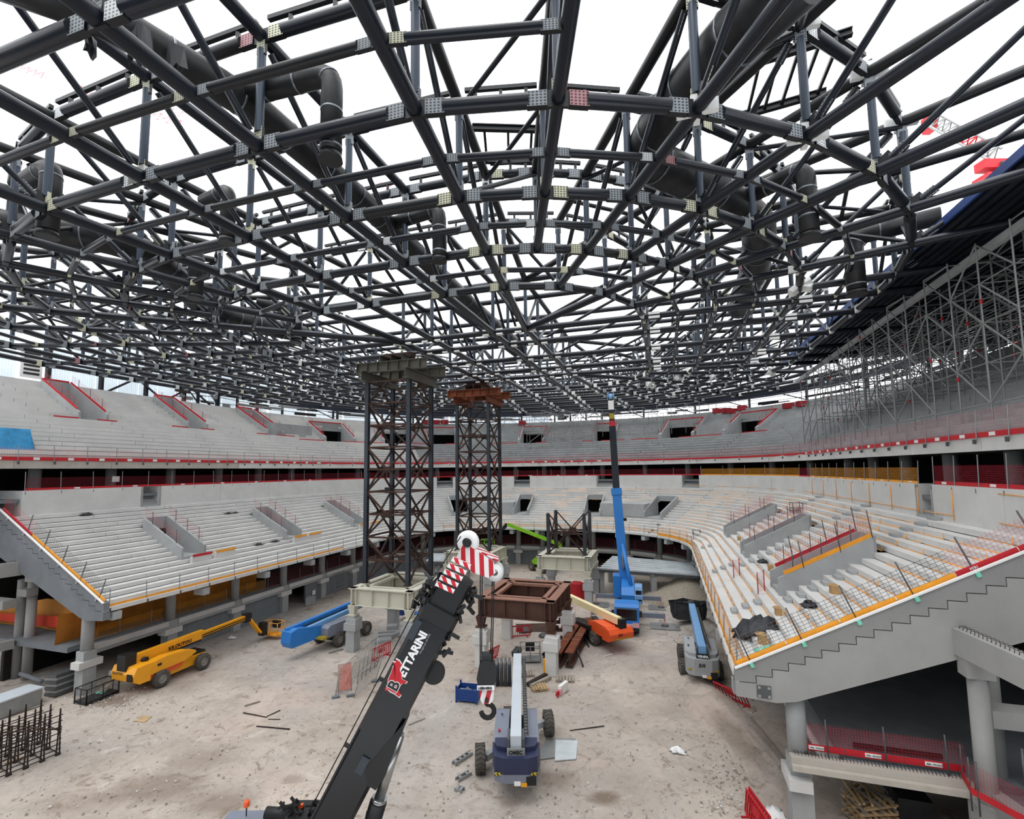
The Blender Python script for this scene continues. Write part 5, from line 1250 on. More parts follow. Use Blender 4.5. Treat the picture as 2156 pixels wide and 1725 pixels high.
# blue boom lift left of the nearer beige frame
t = thing('boom_lift', 'blue articulated boom lift with grey hood behind a concrete pillar at left', 'boom lift', (-15.2, 43.4, 0), math.radians(-26), local=True)
for x, y in ((1.1, -1.4), (1.15, 1.75), (-1.1, -1.4), (-1.1, 1.75)): wheel(t, (x, y, .58), (1, 0, 0), .58, .42)
b = MB(); b.frame((0, .1, .8), (.7, 0, 0), (0, 2.0, 0), (0, 0, .22)); b.build('chassis', 'black', t, bevel=.04)
pod(t, 'hood', [(-2.6, 1.05), (-2.6, 1.75), (-2.3, 1.95), (.9, 1.95), (1.3, 1.6), (1.3, 1.05)], .3, 1.1, 'grey_paint', .12)
pod(t, 'counterweight', [(-5.4, 1.0), (-5.6, 1.4), (-5.5, 2.2), (-4.9, 2.35), (-2.4, 1.9), (-2.4, 1.0)], -.75, .3, 'blue', .08)
b = MB(); b.frame((.1, -2.6, 1.08), (.95, 0, 0), (0, .5, 0), (0, 0, .08)); b.build('hazard_tape', 'stripe_hazard', t)
b = MB(); b.bar((-.55, -5.3, 2.2), (-.35, 3.4, 2.75), .34, .34); b.build('main_boom', 'blue', t, bevel=.03)
b = MB(); b.bar((.02, -4.6, 1.9), (.12, 2.2, 2.35), .34, .36); b.build('boom_riser', 'blue_light', t, bevel=.03)
for x in (-.3, -.18): b = MB(); b.bar((x, -4.3, 2.1), (x+.1, 2.4, 2.5), .09, .14); b.build('hose_tray', 'black', t)
b = MB(); b.frame((-.25, -5.55, 1.5), (.14, 0, 0), (0, .02, 0), (0, 0, .12)); b.build('warning_disc', 'yellow', t)
b = MB(); b.bar((-.35, 3.3, 2.75), (-.1, 3.9, 2.5), .35, .4); b.build('boom_head', 'black', t)
b = MB(); b.bar((-.15, 3.7, 2.7), (1.0, 6.3, .9), .24, .26); b.build('jib_arm', 'blue_dark', t)
b = MB(); b.frame((1.25, 6.6, 1.25), (.3, 0, 0), (0, .25, 0), (0, 0, .8)); b.build('rotator', 'blue_dark', t, bevel=.03)
basket(t, (1.75, 7.4, .5), 1.7, .9, 'blue')

# orange boom lift with a cream boom
t = thing('boom_lift', 'orange boom lift with a cream boom reaching behind the brown frame', 'boom lift', (7.2, 42.4, 0), math.radians(24), local=True)
for x, y in ((-1.05, -.9), (1.35, -.3), (1.2, 2.4), (-1.2, 2.3)): wheel(t, (x, y, .58), (1, 0, 0), .58, .44)
b = MB(); b.frame((0, .7, .82), (.7, 0, 0), (0, 1.9, 0), (0, 0, .24)); b.build('chassis', 'black', t, bevel=.04)
pod(t, 'engine_cover', [(-.6, 1.05), (-.6, 1.5), (2.3, 1.35), (2.5, 1.0)], -1.35, -.55, 'black', .06)
pod(t, 'hood', [(-3.0, 1.05), (-3.1, 1.6), (-2.7, 1.95), (-1.1, 2.0), (-.1, 1.75), (.1, 1.2), (-.2, 1.05)], -1.1, -.2, 'orange', .14)
pod(t, 'counterweight', [(-3.25, 1.0), (-3.35, 1.5), (-3.1, 1.85), (-2.2, 1.85), (-2.2, .9), (-3.0, .9)], -1.15, 1.15, 'orange', .14)
pod(t, 'hood', [(-2.3, 1.05), (-2.3, 1.8), (-.4, 1.8), (.1, 1.2), (-.2, 1.05)], .3, 1.1, 'orange', .12)
b = MB(); b.frame((.25, -2.85, 2.0), (.34, 0, 0), (0, .3, 0), (0, 0, .5)); b.build('boom_knuckle', 'black', t, bevel=.06)
b = MB(); b.bar((.1, -2.9, 2.35), (-.1, 4.6, 2.5), .42, .55); b.build('boom', 'cream', t, bevel=.03)
text('JLG ULTRA BOOM', .34, (-.19, 2.2, 2.3), (.025, -1, -.02), ZZ, 'black', t, bold=.008)
text('JLG', .24, (-.35, -3.38, 1.35), (1, 0, 0), ZZ, 'black', t, bold=.01)
b = MB(); b.frame((0, -3.36, 1.12), (.8, 0, 0), (0, .02, 0), (0, 0, .04)); b.build('hazard_tape', 'stripe_hazard', t)

# lime boom lift at the far end
t = thing('boom_lift', 'lime green boom lift with its boom raised at the far end', 'boom lift', (4.2, 70.6, 0), math.radians(35), local=True)
for x, y in ((-1.0, -1.3), (-1.0, 1.3), (1.0, -1.3), (1.0, 1.3)): wheel(t, (x, y, .6), (1, 0, 0), .6, .42)
b = MB(); b.frame((0, 0, .8), (.7, 0, 0), (0, 1.8, 0), (0, 0, .25)); b.build('chassis', 'black', t, bevel=.04)
pod(t, 'hood', [(-2.2, 1.0), (-2.3, 1.7), (-1.6, 2.2), (.2, 2.1), (1.2, 1.5), (1.3, 1.0)], -1.05, .2, 'lime', .15)
pod(t, 'hood', [(-2.2, 1.0), (-2.3, 1.6), (.2, 1.8), (1.2, 1.4), (1.3, 1.0)], .35, 1.05, 'lime', .12)
b = MB(); b.bar((.3, -1.6, 2.3), (2.6, -1.0, 3.6), .4, .45); b.bar((2.6, -1.0, 3.6), (2.4, -.6, 3.9), .5, .5); b.build('riser_arm', 'lime', t)
b = MB(); p0, p1 = V((2.4, -.8, 3.7)), V((-3.9, 3.3, 6.7)); b.bar(p0, p1, .42, .5); b.build('boom', 'lime', t, bevel=.03)
b = MB(); b.bar(p0+V((.2, -.2, -.3)), p0.lerp(p1, .5)+V((0, 0, -.35)), .1, .1); b.build('lift_cylinder', 'black', t)
b = MB(); b.bar(p1, p1+V((-.5, .3, -.6)), .4, .5); b.bar(p1+V((-.4, .3, -.5)), p1+V((-1.3, .9, -2.2)), .22, .26); b.build('jib_arm', 'black', t)
basket(t, p1+V((-2.4, 1.6, -3.2)), 1.7, 1.0, 'lime')

# blue mobile crane with its boom raised
t = thing('mobile_crane', 'blue mobile crane on outriggers with a tall raised boom', 'crane', (9.85, 43.2, 0), math.radians(-14), local=True)
for y in (1.2, 2.6, 7.2, 8.6, 10.0):
    for x in (-.85, .85): wheel(t, (x, y, .55), (1, 0, 0), .55, .36)
pod(t, 'driver_cab', [(0, .55), (-.05, 1.2), (.15, 2.4), (.45, 2.62), (1.9, 2.62), (1.9, .55)], -1.05, 1.05, 'blue', .07)
b = MB(); b.poly([(-.86, -.04, 1.35), (.86, -.04, 1.35), (.8, .15, 2.32), (-.8, .15, 2.32)]); b.frame((0, .03, 1.82), (.86, 0, 0), (0, .05, .02), (0, 0, .48)); b.build('windscreen', 'glass_dark', t)
for x in (-1.06, 1.06): b = MB(); b.frame((x, 1.0, 1.85), (.015, 0, 0), (0, .6, 0), (0, 0, .38)); b.build('side_window', 'glass_dark', t)
b = MB(); b.frame((0, -.1, .95), (1.02, 0, 0), (0, .06, 0), (0, 0, .2)); b.build('bumper', 'blue', t, bevel=.02)
for x in (-.75, .75): b = MB(); b.frame((x, -.17, 1.0), (.28, 0, 0), (0, .015, 0), (0, 0, .2)); b.build('warning_stripe', 'stripe_red_small', t)
text('PORRO', .27, (-.44, -.18, .92), (1, 0, 0), ZZ, 'paper_white', t, ext=.006, bold=.01)
b = MB(); b.frame((0, -.1, .6), (1.0, 0, 0), (0, .08, 0), (0, 0, .14)); b.build('bumper_skirt', 'black', t)
b = MB(); b.frame((-.3, -.2, .6), (.42, 0, 0), (0, .012, 0), (0, 0, .08)); b.build('marker_plate', 'amber', t)
for x in (-1.2, 1.2): b = MB(); b.frame((x, .1, 1.9), (.1, 0, 0), (0, .08, 0), (0, 0, .25)); b.build('mirror', 'black', t)
b = MB(); b.frame((0, 6.2, 1.0), (.95, 0, 0), (0, 4.4, 0), (0, 0, .25)); b.build('carrier_deck', 'grey_light', t, bevel=.04)
b = MB(); b.frame((0, 3.0, 1.5), (.55, 0, 0), (0, .8, 0), (0, 0, .28)); b.frame((-.78, 2.6, 1.45), (.2, 0, 0), (0, .5, 0), (0, 0, .22)); b.frame((.76, 3.4, 1.4), (.2, 0, 0), (0, .6, 0), (0, 0, .18)); b.build('engine_deck', 'silver', t, bevel=.05)
for y in (3.3, 9.4):
    for sg in (-1, 1):
        b = MB(); b.bar((sg*.9, y, .95), (sg*3.35, y, .95), .35, .42); b.build('outrigger_beam', 'grey_paint', t)
        b = MB(); b.bar((sg*3.35, y, .16), (sg*3.35, y, 1.25), .16, .16); b.build('outrigger_leg', 'stripe_red_small', t)
        b = MB(); b.lathe([(0, .2), (.28, .16), (.34, .08), (.34, .06), (0, .06)], (sg*3.35, y, 0), ZZ, 16); b.build('outrigger_foot', 'galv_dark', t)
b = MB(); b.lathe([(0, 1.25), (.8, 1.25), (.8, 1.5), (0, 1.5)], (0, 6.3, 0), ZZ, 24); b.build('slew_ring', 'black', t)
pod(t, 'turret', [(4.9, 1.5), (4.7, 2.3), (5.4, 2.9), (7.0, 3.4), (8.6, 3.4), (8.8, 1.5)], -.55, .7, 'blue', .08)
b = MB(); b.frame((-1.0, 7.6, 2.6), (.38, 0, 0), (0, .9, 0), (0, 0, 1.05)); b.build('counterweight', 'blue', t, bevel=.05)
pod(t, 'operator_cab', [(4.7, 1.5), (4.6, 2.3), (4.9, 3.1), (6.4, 3.1), (6.6, 1.5)], .75, 1.45, 'blue_light', .05)
b = MB(); b.frame((1.1, 4.68, 2.3), (.28, 0, 0), (0, .04, 0), (0, 0, .5)); b.build('cab_window', 'glass_dark', t)
q0, q1, q2, q3 = V((-.2, 7.3, 2.4)), V((-.8, 8.3, 12.2)), V((-1.05, 9.0, 19.2)), V((-1.15, 9.35, 22.5))
b = MB(); b.bar(q0, q1, .92, .95, 0, (0, 1, .1)); b.build('boom', 'blue', t, bevel=.06)
b = MB(); b.bar(q1-(q1-q0).normalized()*.4, q1+(q1-q0).normalized()*.3, 1.08, 1.1, 0, (0, 1, .1)); b.build('boom_collar', 'blue', t, bevel=.04)
b = MB(); b.bar(q1, q2, .7, .72, 0, (0, 1, .1)); b.build('telescope_section', 'steel_navy', t, bevel=.03)
b = MB(); b.bar(q2, q3, .58, .6, 0, (0, 1, .1)); b.build('telescope_tip', 'boom_black', t, bevel=.03)
for f in (.1, .35): q = q2.lerp(q3, f); b = MB(); b.frame(q-V((0, .34, 0)), V((.26, 0, 0)), V((0, .01, 0)), ZZ*.3); b.build('tip_marking', 'stripe_hazard' if f > .2 else 'red', t)
b = MB(); b.frame(q2.lerp(q3, .72)-V((0, .33, 0)), V((.3, 0, 0)), V((0, .03, 0)), ZZ*.5); b.build('number_plate', 'white', t)
b = MB(); b.lathe([(0, -.2), (.4, -.2), (.42, 0), (.4, .2), (0, .2)], q3, (1, 0, 0), 16); b.bar(q3+V((-.3, 0, -.3)), q3+V((-.3, 0, .5)), .1, .5); b.bar(q3+V((.3, 0, -.3)), q3+V((.3, 0, .5)), .1, .5); b.build('boom_head', 'blue_light', t)
b = MB(); b.tube((.55, 5.6, 2.2), q0.lerp(q1, .45)+V((.1, -.55, 0)), .2, 12); b.build('lift_cylinder', 'blue', t)
b = MB(); b.tube(q0.lerp(q1, .2)+V((0, -.62, 0)), q0.lerp(q1, .45)+V((.1, -.55, 0)), .14, 12); b.build('cylinder_rod', 'chrome', t)
b = MB(); b.bar(q1+V((.0, -.42, -.2)), q1+V((0, -.42, .2)), .35, .04); b.build('tip_marking', 'lime', t)
b = MB(); b.frame(q0.lerp(q1, .7)+V((.62, 0, 0)), V((.16, 0, 0)), V((0, .1, 0)), ZZ*.16); b.build('boom_lamp', 'black', t)
MC = t

# ------------------------------------------------------------------ the black crane in the foreground
YB = 15.2
A0, A1 = atY(618, 1880, YB), atY(966, 1214, YB)
ax = (A1-A0).normalized(); tc = (EYE-(A0+A1)/2); tc = (tc-ax*tc.dot(ax)).normalized(); sd = ax.cross(tc)     # sd points right across the boom face
t = thing('mobile_crane', 'black telescopic crane boom with white lettering rising from the bottom edge', 'crane', (A0.x, A0.y+2, 0)); BC = t
BW = .57
L = (A1-A0).length
def BP(f, x=0.0, z=0.0): return A0+ax*(L*f)+sd*(BW*x)+tc*z
sec = [(-1, .25), (-.8, .5), (.8, .5), (1, .25), (1, -.35), (.55, -.62), (-.55, -.62), (-1, -.35)]
b = MB(); b.prism([A0+sd*(BW*x)+tc*z for x, z in sec], ax*(L*.9)); b.build('boom', 'boom_black', t, bevel=.04)
b = MB(); b.prism([BP(.86)+sd*(BW*x*1.07)+tc*(z*1.06) for x, z in sec], ax*.45); b.build('boom_collar', 'black', t, bevel=.03)
b = MB(); b.prism([BP(.9)+sd*(BW*x*.86)+tc*z*.9 for x, z in sec], ax*(L*.1)); b.build('inner_section', 'black', t, bevel=.03)
for f in (.18, .42, .63): b = MB(); b.frame(BP(f, -1.02), ax*.05, sd*.12, tc*.04); b.build('rope_guide', 'boom_black', t)
b = MB(); b.bar(BP(.1, -.9, .42), BP(.5, -.92, .42), .05, .06, 0, tc); b.build('edge_pipe', 'black', t)
b = MB(); b.prism([BP(.42, .3, .52), BP(.58, 1.0, .52), BP(.56, 1.12, .52), BP(.42, 1.35, .52), BP(.385, 1.3, .52), BP(.385, .75, .52)], -tc*.9); b.build('cylinder_bracket', 'black', t, bevel=.03)
b = MB(); b.frame(BP(.425, .1, .53), ax*.25, sd*.12, tc*.02); b.build('bracket_plate', 'leg_blue', t)
c0, c1, c2 = atY(842, 1545, YB-.1), atY(797, 1688, YB-.1), atY(764, 1800, YB-.1)
b = MB(); b.tube(c0, c1, .155, 18); b.build('cylinder_rod', 'chrome', t)
b = MB(); b.tube(c1, c2, .25, 20); b.build('lift_cylinder', 'black', t)
b = MB(); b.tube(c1+(c1-c2).normalized()*.12, c1-(c1-c2).normalized()*.05, .22, 20); b.build('cylinder_gland', 'chrome', t)
b = MB(); b.path([c1+V((-.3, -.1, -.2)), c1+V((-.45, -.15, -.9)), c2+V((-.35, -.1, 0))], .03, 6); b.build('hose', 'cable', t)
b = MB(); b.lathe([(0, -.1), (.33, -.1), (.34, -.05), (.34, .05), (.33, .1), (0, .1)], BP(.72, 1.2), tc, 20, 0, False); b.build('side_drum', 'black', t)
# lettering and emblem
zf = .512
def onface(px, py, lift=.0):
    d = ray(px, py); f = A0+tc*(zf+lift); return EYE+d*((f-EYE).dot(tc)/d.dot(tc))
tdir = (onface(900, 1335)-onface(851.5, 1428)).normalized()
text('ETTARINI', .335, onface(851.5, 1428), tdir, -sd, 'paper_white', t, ext=.006, bold=.014)
text('Noleggio gru dal 1970', .072, onface(885, 1378), tdir, -sd, 'grey_light', t, ext=.004)
em = [(-.27, .04), (-.24, .12), (-.1, .2), (0, .25), (.24, .27), (.38, .3), (.44, .25), (.5, .36), (.53, .28), (.61, .33), (.61, .2), (.56, .11), (.45, .1), (.38, .06), (.33, -.02), (.2, -.1), (.21, -.27), (.13, -.25), (.1, -.16), (0, -.14), (-.16, -.16), (-.19, -.29), (-.28, -.27), (-.26, -.1)]
q = onface(833, 1440, .004); nd = -sd; E_ = lambda x, y, z=0.0: q+ax*x+nd*y+tc*z
for k, m, z in ((1.07, 'paper_white', 0.0), (1.0, 'red', .006)):
    b = MB()
    for i in range(len(em)):
        (x0, y0), (x1, y1) = em[i], em[(i+1) % len(em)]; b.poly([E_(.08, .06, z), E_(.08+(x0-.08)*k, .06+(y0-.06)*k, z), E_(.08+(x1-.08)*k, .06+(y1-.06)*k, z)][::-1])
    b.build('emblem', m, t)
b = MB(); b.tube(E_(-.25, .16, 0), E_(-.25, .16, .01), .055, 14); b.build('emblem_dot', 'red', t)
text('B', .46, E_(-.2, -.13, .012), ax, nd, 'paper_white', t, ext=.003, bold=.03); text('B', .46, E_(-.2, -.13, .017), ax, nd, 'boom_black', t, ext=.003, bold=.012)
text('I', .42, E_(-.27, -.13, .011), ax, nd, 'paper_white', t, ext=.003, bold=.012); text('I', .42, E_(-.27, -.13, .016), ax, nd, 'red', t, ext=.003)
# head: striped box with sheaves
hc = atY(1002, 1186, YB-.1); hx = (atY(1038, 1206, YB-.1)-atY(962, 1165, YB-.1)); hl = hx.length; hx.normalize(); hz = hx.cross(V((0, -1, 0))); hz = hz if hz.z > 0 else -hz; hy = hx.cross(hz)
b = MB(); b.prism([hc-hx*.62+hz*.38, hc+hx*.45+hz*.3, hc+hx*.68+hz*.02, hc+hx*.55-hz*.22, hc+hx*.05-hz*.3, hc-hx*.62-hz*.12], V((0, .7, 0)), 0, True); b.build('boom_head', 'stripe_red_wide', t)
b = MB(); b.frame(hc-hx*.02+hz*.36+V((0, .35, 0)), hx*.6, V((0, .32, 0)), hz*.02); b.build('head_cover', 'stripe_red_wide', t)
for i in range(3): b = MB(); q = hc+hx*.66+hz*.0+V((0, .12+.2*i, 0)); b.lathe([(.1, -.06), (.27, -.06), (.22, 0), (.27, .06), (.1, .06)], q, (0, 1, 0), 20); b.build('sheave', 'white', t)
b = MB(); q = hc-hx*.52+hz*.42+V((0, .2, 0)); b.lathe([(.14, -.14), (.3, -.14), (.36, -.05), (.36, .05), (.3, .14), (.14, .14)], q, (.3, 1, 0), 24); b.build('rope_wheel', 'white', t)
b = MB(); b.tube(q-V((0, .3, 0)), q+V((0, .3, 0)), .13, 12); b.build('wheel_hub', 'black', t)
for i in range(5):
    b = MB(); q = atY(937+8.5*i, 1237-13*i, YB-.42); b.frame(q, sd*.3+ax*.02, ax*.07, tc*.03); b.build('stripe_bar', 'stripe_red', t)
for i in range(26):
    b = MB(); q = BP(rnd.uniform(.84, 1.0), rnd.uniform(-1.5, -.75), rnd.uniform(-.2, .5)); d = V((rnd.uniform(-1, 1), rnd.uniform(-.6, .6), rnd.uniform(-1, 1))).normalized()
    b.bar(q-d*rnd.uniform(.08, .22), q+d*rnd.uniform(.08, .22), rnd.uniform(.04, .12), rnd.uniform(.04, .12)) if i % 3 else b.tube(q-d*.1, q+d*.1, .07, 10); b.build('fitting', rnd.choice(('black', 'black', 'boom_black', 'leg_blue')), t)
for i in range(18):
    b = MB(); q = BP(rnd.uniform(.76, .98), rnd.uniform(.8, 1.45), rnd.uniform(-.2, .45)); d = V((rnd.uniform(-1, 1), rnd.uniform(-.6, .6), rnd.uniform(-1, 1))).normalized(); b.bar(q-d*.16, q+d*.16, .08, .1); b.build('fitting', 'black', t)
b = MB(); b.frame(BP(.82, -.75, .5), ax*.3, sd*.1, tc*.05); b.build('side_plate', 'leg_blue', t)
b = MB(); b.path([atY(655, 1702, YB+.3), BP(.5, -1.25), BP(.9, -1.3), hc-hx*.8+hz*.5], .018, 6); b.build('hoist_rope', 'cable', t)
# hook block hanging on four falls
kc = atY(1024, 1432, YB-.1); S = YB/1006
t2 = thing('hook_block', 'black crane hook block with red and white stripes hanging over the dirt', 'hook', tuple(kc-ZZ*.9)); X = V((1, 0, 0))
b = MB(); pl = [(-.11, .56), (.1, .56), (.24, .36), (.3, .05), (.22, -.3), (-.22, -.3), (-.3, .02), (-.22, .36)]
b.prism([kc+X*x+ZZ*y for x, y in pl], V((0, .5, 0))); b.build('side_plate', 'black', t2, bevel=.03)
b = MB(); b.frame(kc+V((0, .22, .6)), X*.16, V((0, .2, 0)), ZZ*.08); b.build('top_shackle', 'black', t2)
b = MB(); b.frame(kc+V((-.02, -.02, -.22)), X*.26, V((0, .012, 0)), ZZ*.065); b.build('maker_plate', 'paper_white', t2)
text('LIEBHERR', .1, kc+V((-.25, -.04, -.26)), X, ZZ, 'black', t2, ext=.003, bold=.004)
b = MB(); b.prism([kc+X*x+ZZ*y+V((0, .08, 0)) for x, y in ((-.22, -.3), (.24, -.3), (.2, -.62), (.1, -.74), (-.12, -.74), (-.2, -.6))], V((0, .34, 0)), 0, True); b.build('striped_cheek', 'stripe_red_wide', t2)
b = MB(); b.tube(kc+V((0, .0, -.62)), kc+V((0, .5, -.62)), .06, 12); b.build('pivot_pin', 'black', t2)
pts = [kc+V((0, .25, -.72)), kc+V((.0, .25, -.84))]
for i in range(11): a = math.radians(95-i*27); pts.append(kc+V((.02+.2*math.cos(a), .25, -1.02+.2*math.sin(a))))
b = MB(); b.path(pts, .075, 10); b.build('hook', 'cable', t2)
for i, (x, px) in enumerate(((-.2, 1010), (-.16, 1014), (.12, 1036), (.17, 1040))):
    b = MB(); p = atY(px, 1212, YB-.1)+V((0, .3, 0)); b.tube(kc+V((x, .25, .4)), p, .018, 6); b.build('hoist_rope', 'cable', t2)
# the crane's upper works along the bottom edge
def bp(px, py, y=16.4): return atY(px, py, y)
b = MB(); b.frame(bp(575, 1785)+V((0, .3, -.2)), V((1.5, 0, 0)), V((0, .5, 0)), ZZ*.75); b.build('superstructure', 'grey_light', t, bevel=.05)
b = MB(); q = bp(520, 1758); b.frame(q, V((.75, 0, 0)), V((0, .35, 0)), ZZ*.5); b.build('deck_cover', 'grey_paint', t, bevel=.04)
b = MB(); q = bp(519, 1705); b.tube(q-ZZ*.2, q+ZZ*.1, .02, 6); b.build('beacon_stalk', 'black', t)
b = MB(); b.lathe([(.09, -.02), (.09, .1), (.06, .16), (0, .17)], q+ZZ*.12, ZZ, 12); b.build('beacon', 'orange', t)
b = MB(); b.tube(bp(560, 1712), bp(625, 1716), .18, 14); b.build('air_tank', 'black', t)
b = MB(); b.tube(bp(606, 1722), bp(650, 1716), .12, 12); b.build('winch_drum', 'galv_dark', t)
b = MB(); q = bp(648, 1742); b.frame(q, V((.6, 0, 0)), V((0, .5, 0)), ZZ*.5); b.build('winch_frame', 'black', t, bevel=.03)
for i in range(22):
    b = MB(); q = bp(rnd.uniform(590, 672), rnd.uniform(1685, 1722), 16.2); d = V((rnd.uniform(-1, 1), rnd.uniform(-.5, .5), rnd.uniform(-.8, .8))).normalized(); b.bar(q-d*.14, q+d*.14, .06, .07); b.build('fitting', 'black', t)
b = MB(); b.path([bp(605, 1712), bp(612, 1700), bp(628, 1697), bp(640, 1703)], .05, 8); b.build('hose', 'cable', t)
b = MB(); q = bp(634, 1697); b.box(q, (.14, .1, .1)); b.build('marker_lamp', 'orange', t)
b = MB(); b.frame(A0+V((0, .8, -1.2)), V((1.4, 0, 0)), V((0, 1.6, 0)), ZZ*.9); b.build('slew_table', 'black', t, bevel=.05)
b = MB(); b.frame(V((A0.x-1.0, A0.y+1.4, .75)), V((3.2, 0, 0)), V((0, 1.2, 0)), ZZ*.45); b.build('carrier', 'boom_black', t, bevel=.05)
for x in (-3.4, -1.8, .4, 2.0):
    for y in (.2, 2.6): wheel(t, (A0.x-1.0+x, A0.y+y, .6), (0, 1, 0), .6, .4)
# ------------------------------------------------------------------ things lying on the pit floor
def G(px, py): p = atZ(px, py); return V((p.x, p.y, 0))
def barrier(p, rz, label, w=1.9, tilt=0.0):
    t = thing('barrier', label, 'barrier', tuple(p), rz, 'red plastic barriers', local=True); c, s = math.cos(tilt), math.sin(tilt)
    P = lambda x, z: V((x, -z*s, z*c))
    b = MB(); b.bar(P(-w/2, .95), P(w/2, .95), .05, .09); b.bar(P(-w/2, .12), P(w/2, .12), .05, .09); b.bar(P(-w/2, .1), P(-w/2, .98), .05, .06); b.bar(P(w/2, .1), P(w/2, .98), .05, .06); b.build('frame', 'red', t)
    n = 10
    for i in range(1, n): b = MB(); x = -w/2+w*i/n; b.bar(P(x, .14), P(x, .92), .03, .06); b.build('bar', 'red', t)
    b = MB(); b.frame(P(0, .62), V((w*.16, 0, 0)), V((0, .02, 0)), P(0, .17)); b.build('panel', 'red', t)
    for x in (-w*.36, w*.36): b = MB(); b.bar((x, -.28, .03), (x, .28, .03), .06, .06); b.build('foot', 'red', t)
barrier(G(803, 1386), math.radians(60), 'red barrier standing by the pillar of the left beige frame')
barrier(G(1031, 1392), math.radians(55), 'red barrier leaning beside the rusty frame behind the hook', tilt=.25)
barrier(G(1094, 1342), math.radians(10), 'red barrier under the far side of the brown frame')
barrier(G(1546, 1476), math.radians(-62), 'red barrier tipped against the base of the nearer right stand', 2.3, .5)
a_, b_ = G(1582, 1712), G(1622, 1772); rzb = math.atan2(b_.y-a_.y, b_.x-a_.x)
barrier((a_+b_)/2, rzb, 'nearest red barrier beside the square pier at lower right', 1.75, 0)
barrier((a_+b_)/2+V((-.28, -.12, 0)), rzb, 'red barrier stacked behind the nearest one at lower right', 1.75, -.12)
# blue stillage with scrap
c = G(987, 1474); t = thing('stillage', 'blue steel stillage half full of scrap left of the hook', 'crate', tuple(c), math.radians(-12), local=True)
for (x, y, dx, dy) in ((0, -.45, .68, .025), (0, .45, .68, .025), (-.68, 0, .025, .45), (.68, 0, .025, .45)):
    for k in range(4): b = MB(); b.frame((x, y, .2+.18*k), (dx, 0, 0), (0, dy, 0), (0, 0, .082)); b.build('side_plank', 'blue_dark', t)
for x in (-.68, .68):
    for y in (-.45, .45): b = MB(); b.frame((x, y, .5), (.05, 0, 0), (0, .05, 0), (0, 0, .5)); b.build('corner_post', 'blue_dark', t)
b = MB(); b.frame((0, 0, .14), (.68, 0, 0), (0, .45, 0), (0, 0, .03)); b.build('floor_panel', 'blue_dark', t)
for i in range(12): b = MB(); q = V((rnd.uniform(-.45, .45), rnd.uniform(-.25, .25), .45+rnd.uniform(0, .2))); d = V((rnd.uniform(-1, 1), rnd.uniform(-1, 1), rnd.uniform(-.3, .3))).normalized(); b.tube(q-d*.2, q+d*.2, .05, 6); b.build('scrap_piece', 'galv', t)
# gas bottles
c = G(1060, 1446)
for i in range(4):
    for j in range(3):
        q = c+V((-.42+.28*i, .1+.28*j, 0)); t = thing('gas_bottle', 'dark grey gas bottle in the cluster between hook and grey boom lift', 'gas bottle', tuple(q), group='gas bottle cluster')
        b = MB(); b.lathe([(0, 0), (.125, .02), (.125, 1.2), (.1, 1.34), (.04, 1.4), (.04, 1.5), (0, 1.5)], q, ZZ, 12); b.build('cylinder', 'galv_dark' if (i+j) % 3 else 'steel_post', t)
        b = MB(); b.tube(q+ZZ*1.45+V((-.06, 0, 0)), q+ZZ*1.45+V((.06, 0, 0)), .03, 6); b.lathe([(.07, 1.4), (.08, 1.62), (.06, 1.64)], q, ZZ, 8); b.build('valve_guard', 'galv', t)
def pallet(p, rz, label, m='wood', n=6, L=1.1, Wd=.9):
    t = thing('pallet', label, 'pallet', tuple(p), rz, local=True)
    for i in range(n): b = MB(); b.box((-L/2+L*(i+.5)/n, 0, .15), (L/n*.68, Wd, .025)); b.build('board', m, t)
    for y in (-Wd*.44, 0, Wd*.44):
        b = MB(); b.box((0, y, .12), (L, .1, .02)); b.box((0, y, .01), (L, .1, .02)); b.build('runner', m, t)
        for x in (-L*.42, 0, L*.42): b = MB(); b.box((x, y, .065), (.14, .1, .09)); b.build('block', m, t)
    return t
pallet(G(1136, 1450), math.radians(12), 'single tan pallet on the dirt right of the silver boom')
pallet(G(1108, 1421), math.radians(6), 'grey pallet beside the silver boom of the nearest lift', 'wood_grey')
pallet(G(1190, 1432), math.radians(-6), 'pallet with pale offcuts in front of the steel beams', 'wood_grey', 6, 1.3)
def plank(p, q, w, h, m, label, cat='plank', name='plank', z=0):
    o = MB().bar(V(p)+ZZ*(z+h/2+.01), V(q)+ZZ*(z+h/2+.01), w, h).build(name, m, bevel=.008); return tag(o, label, cat)
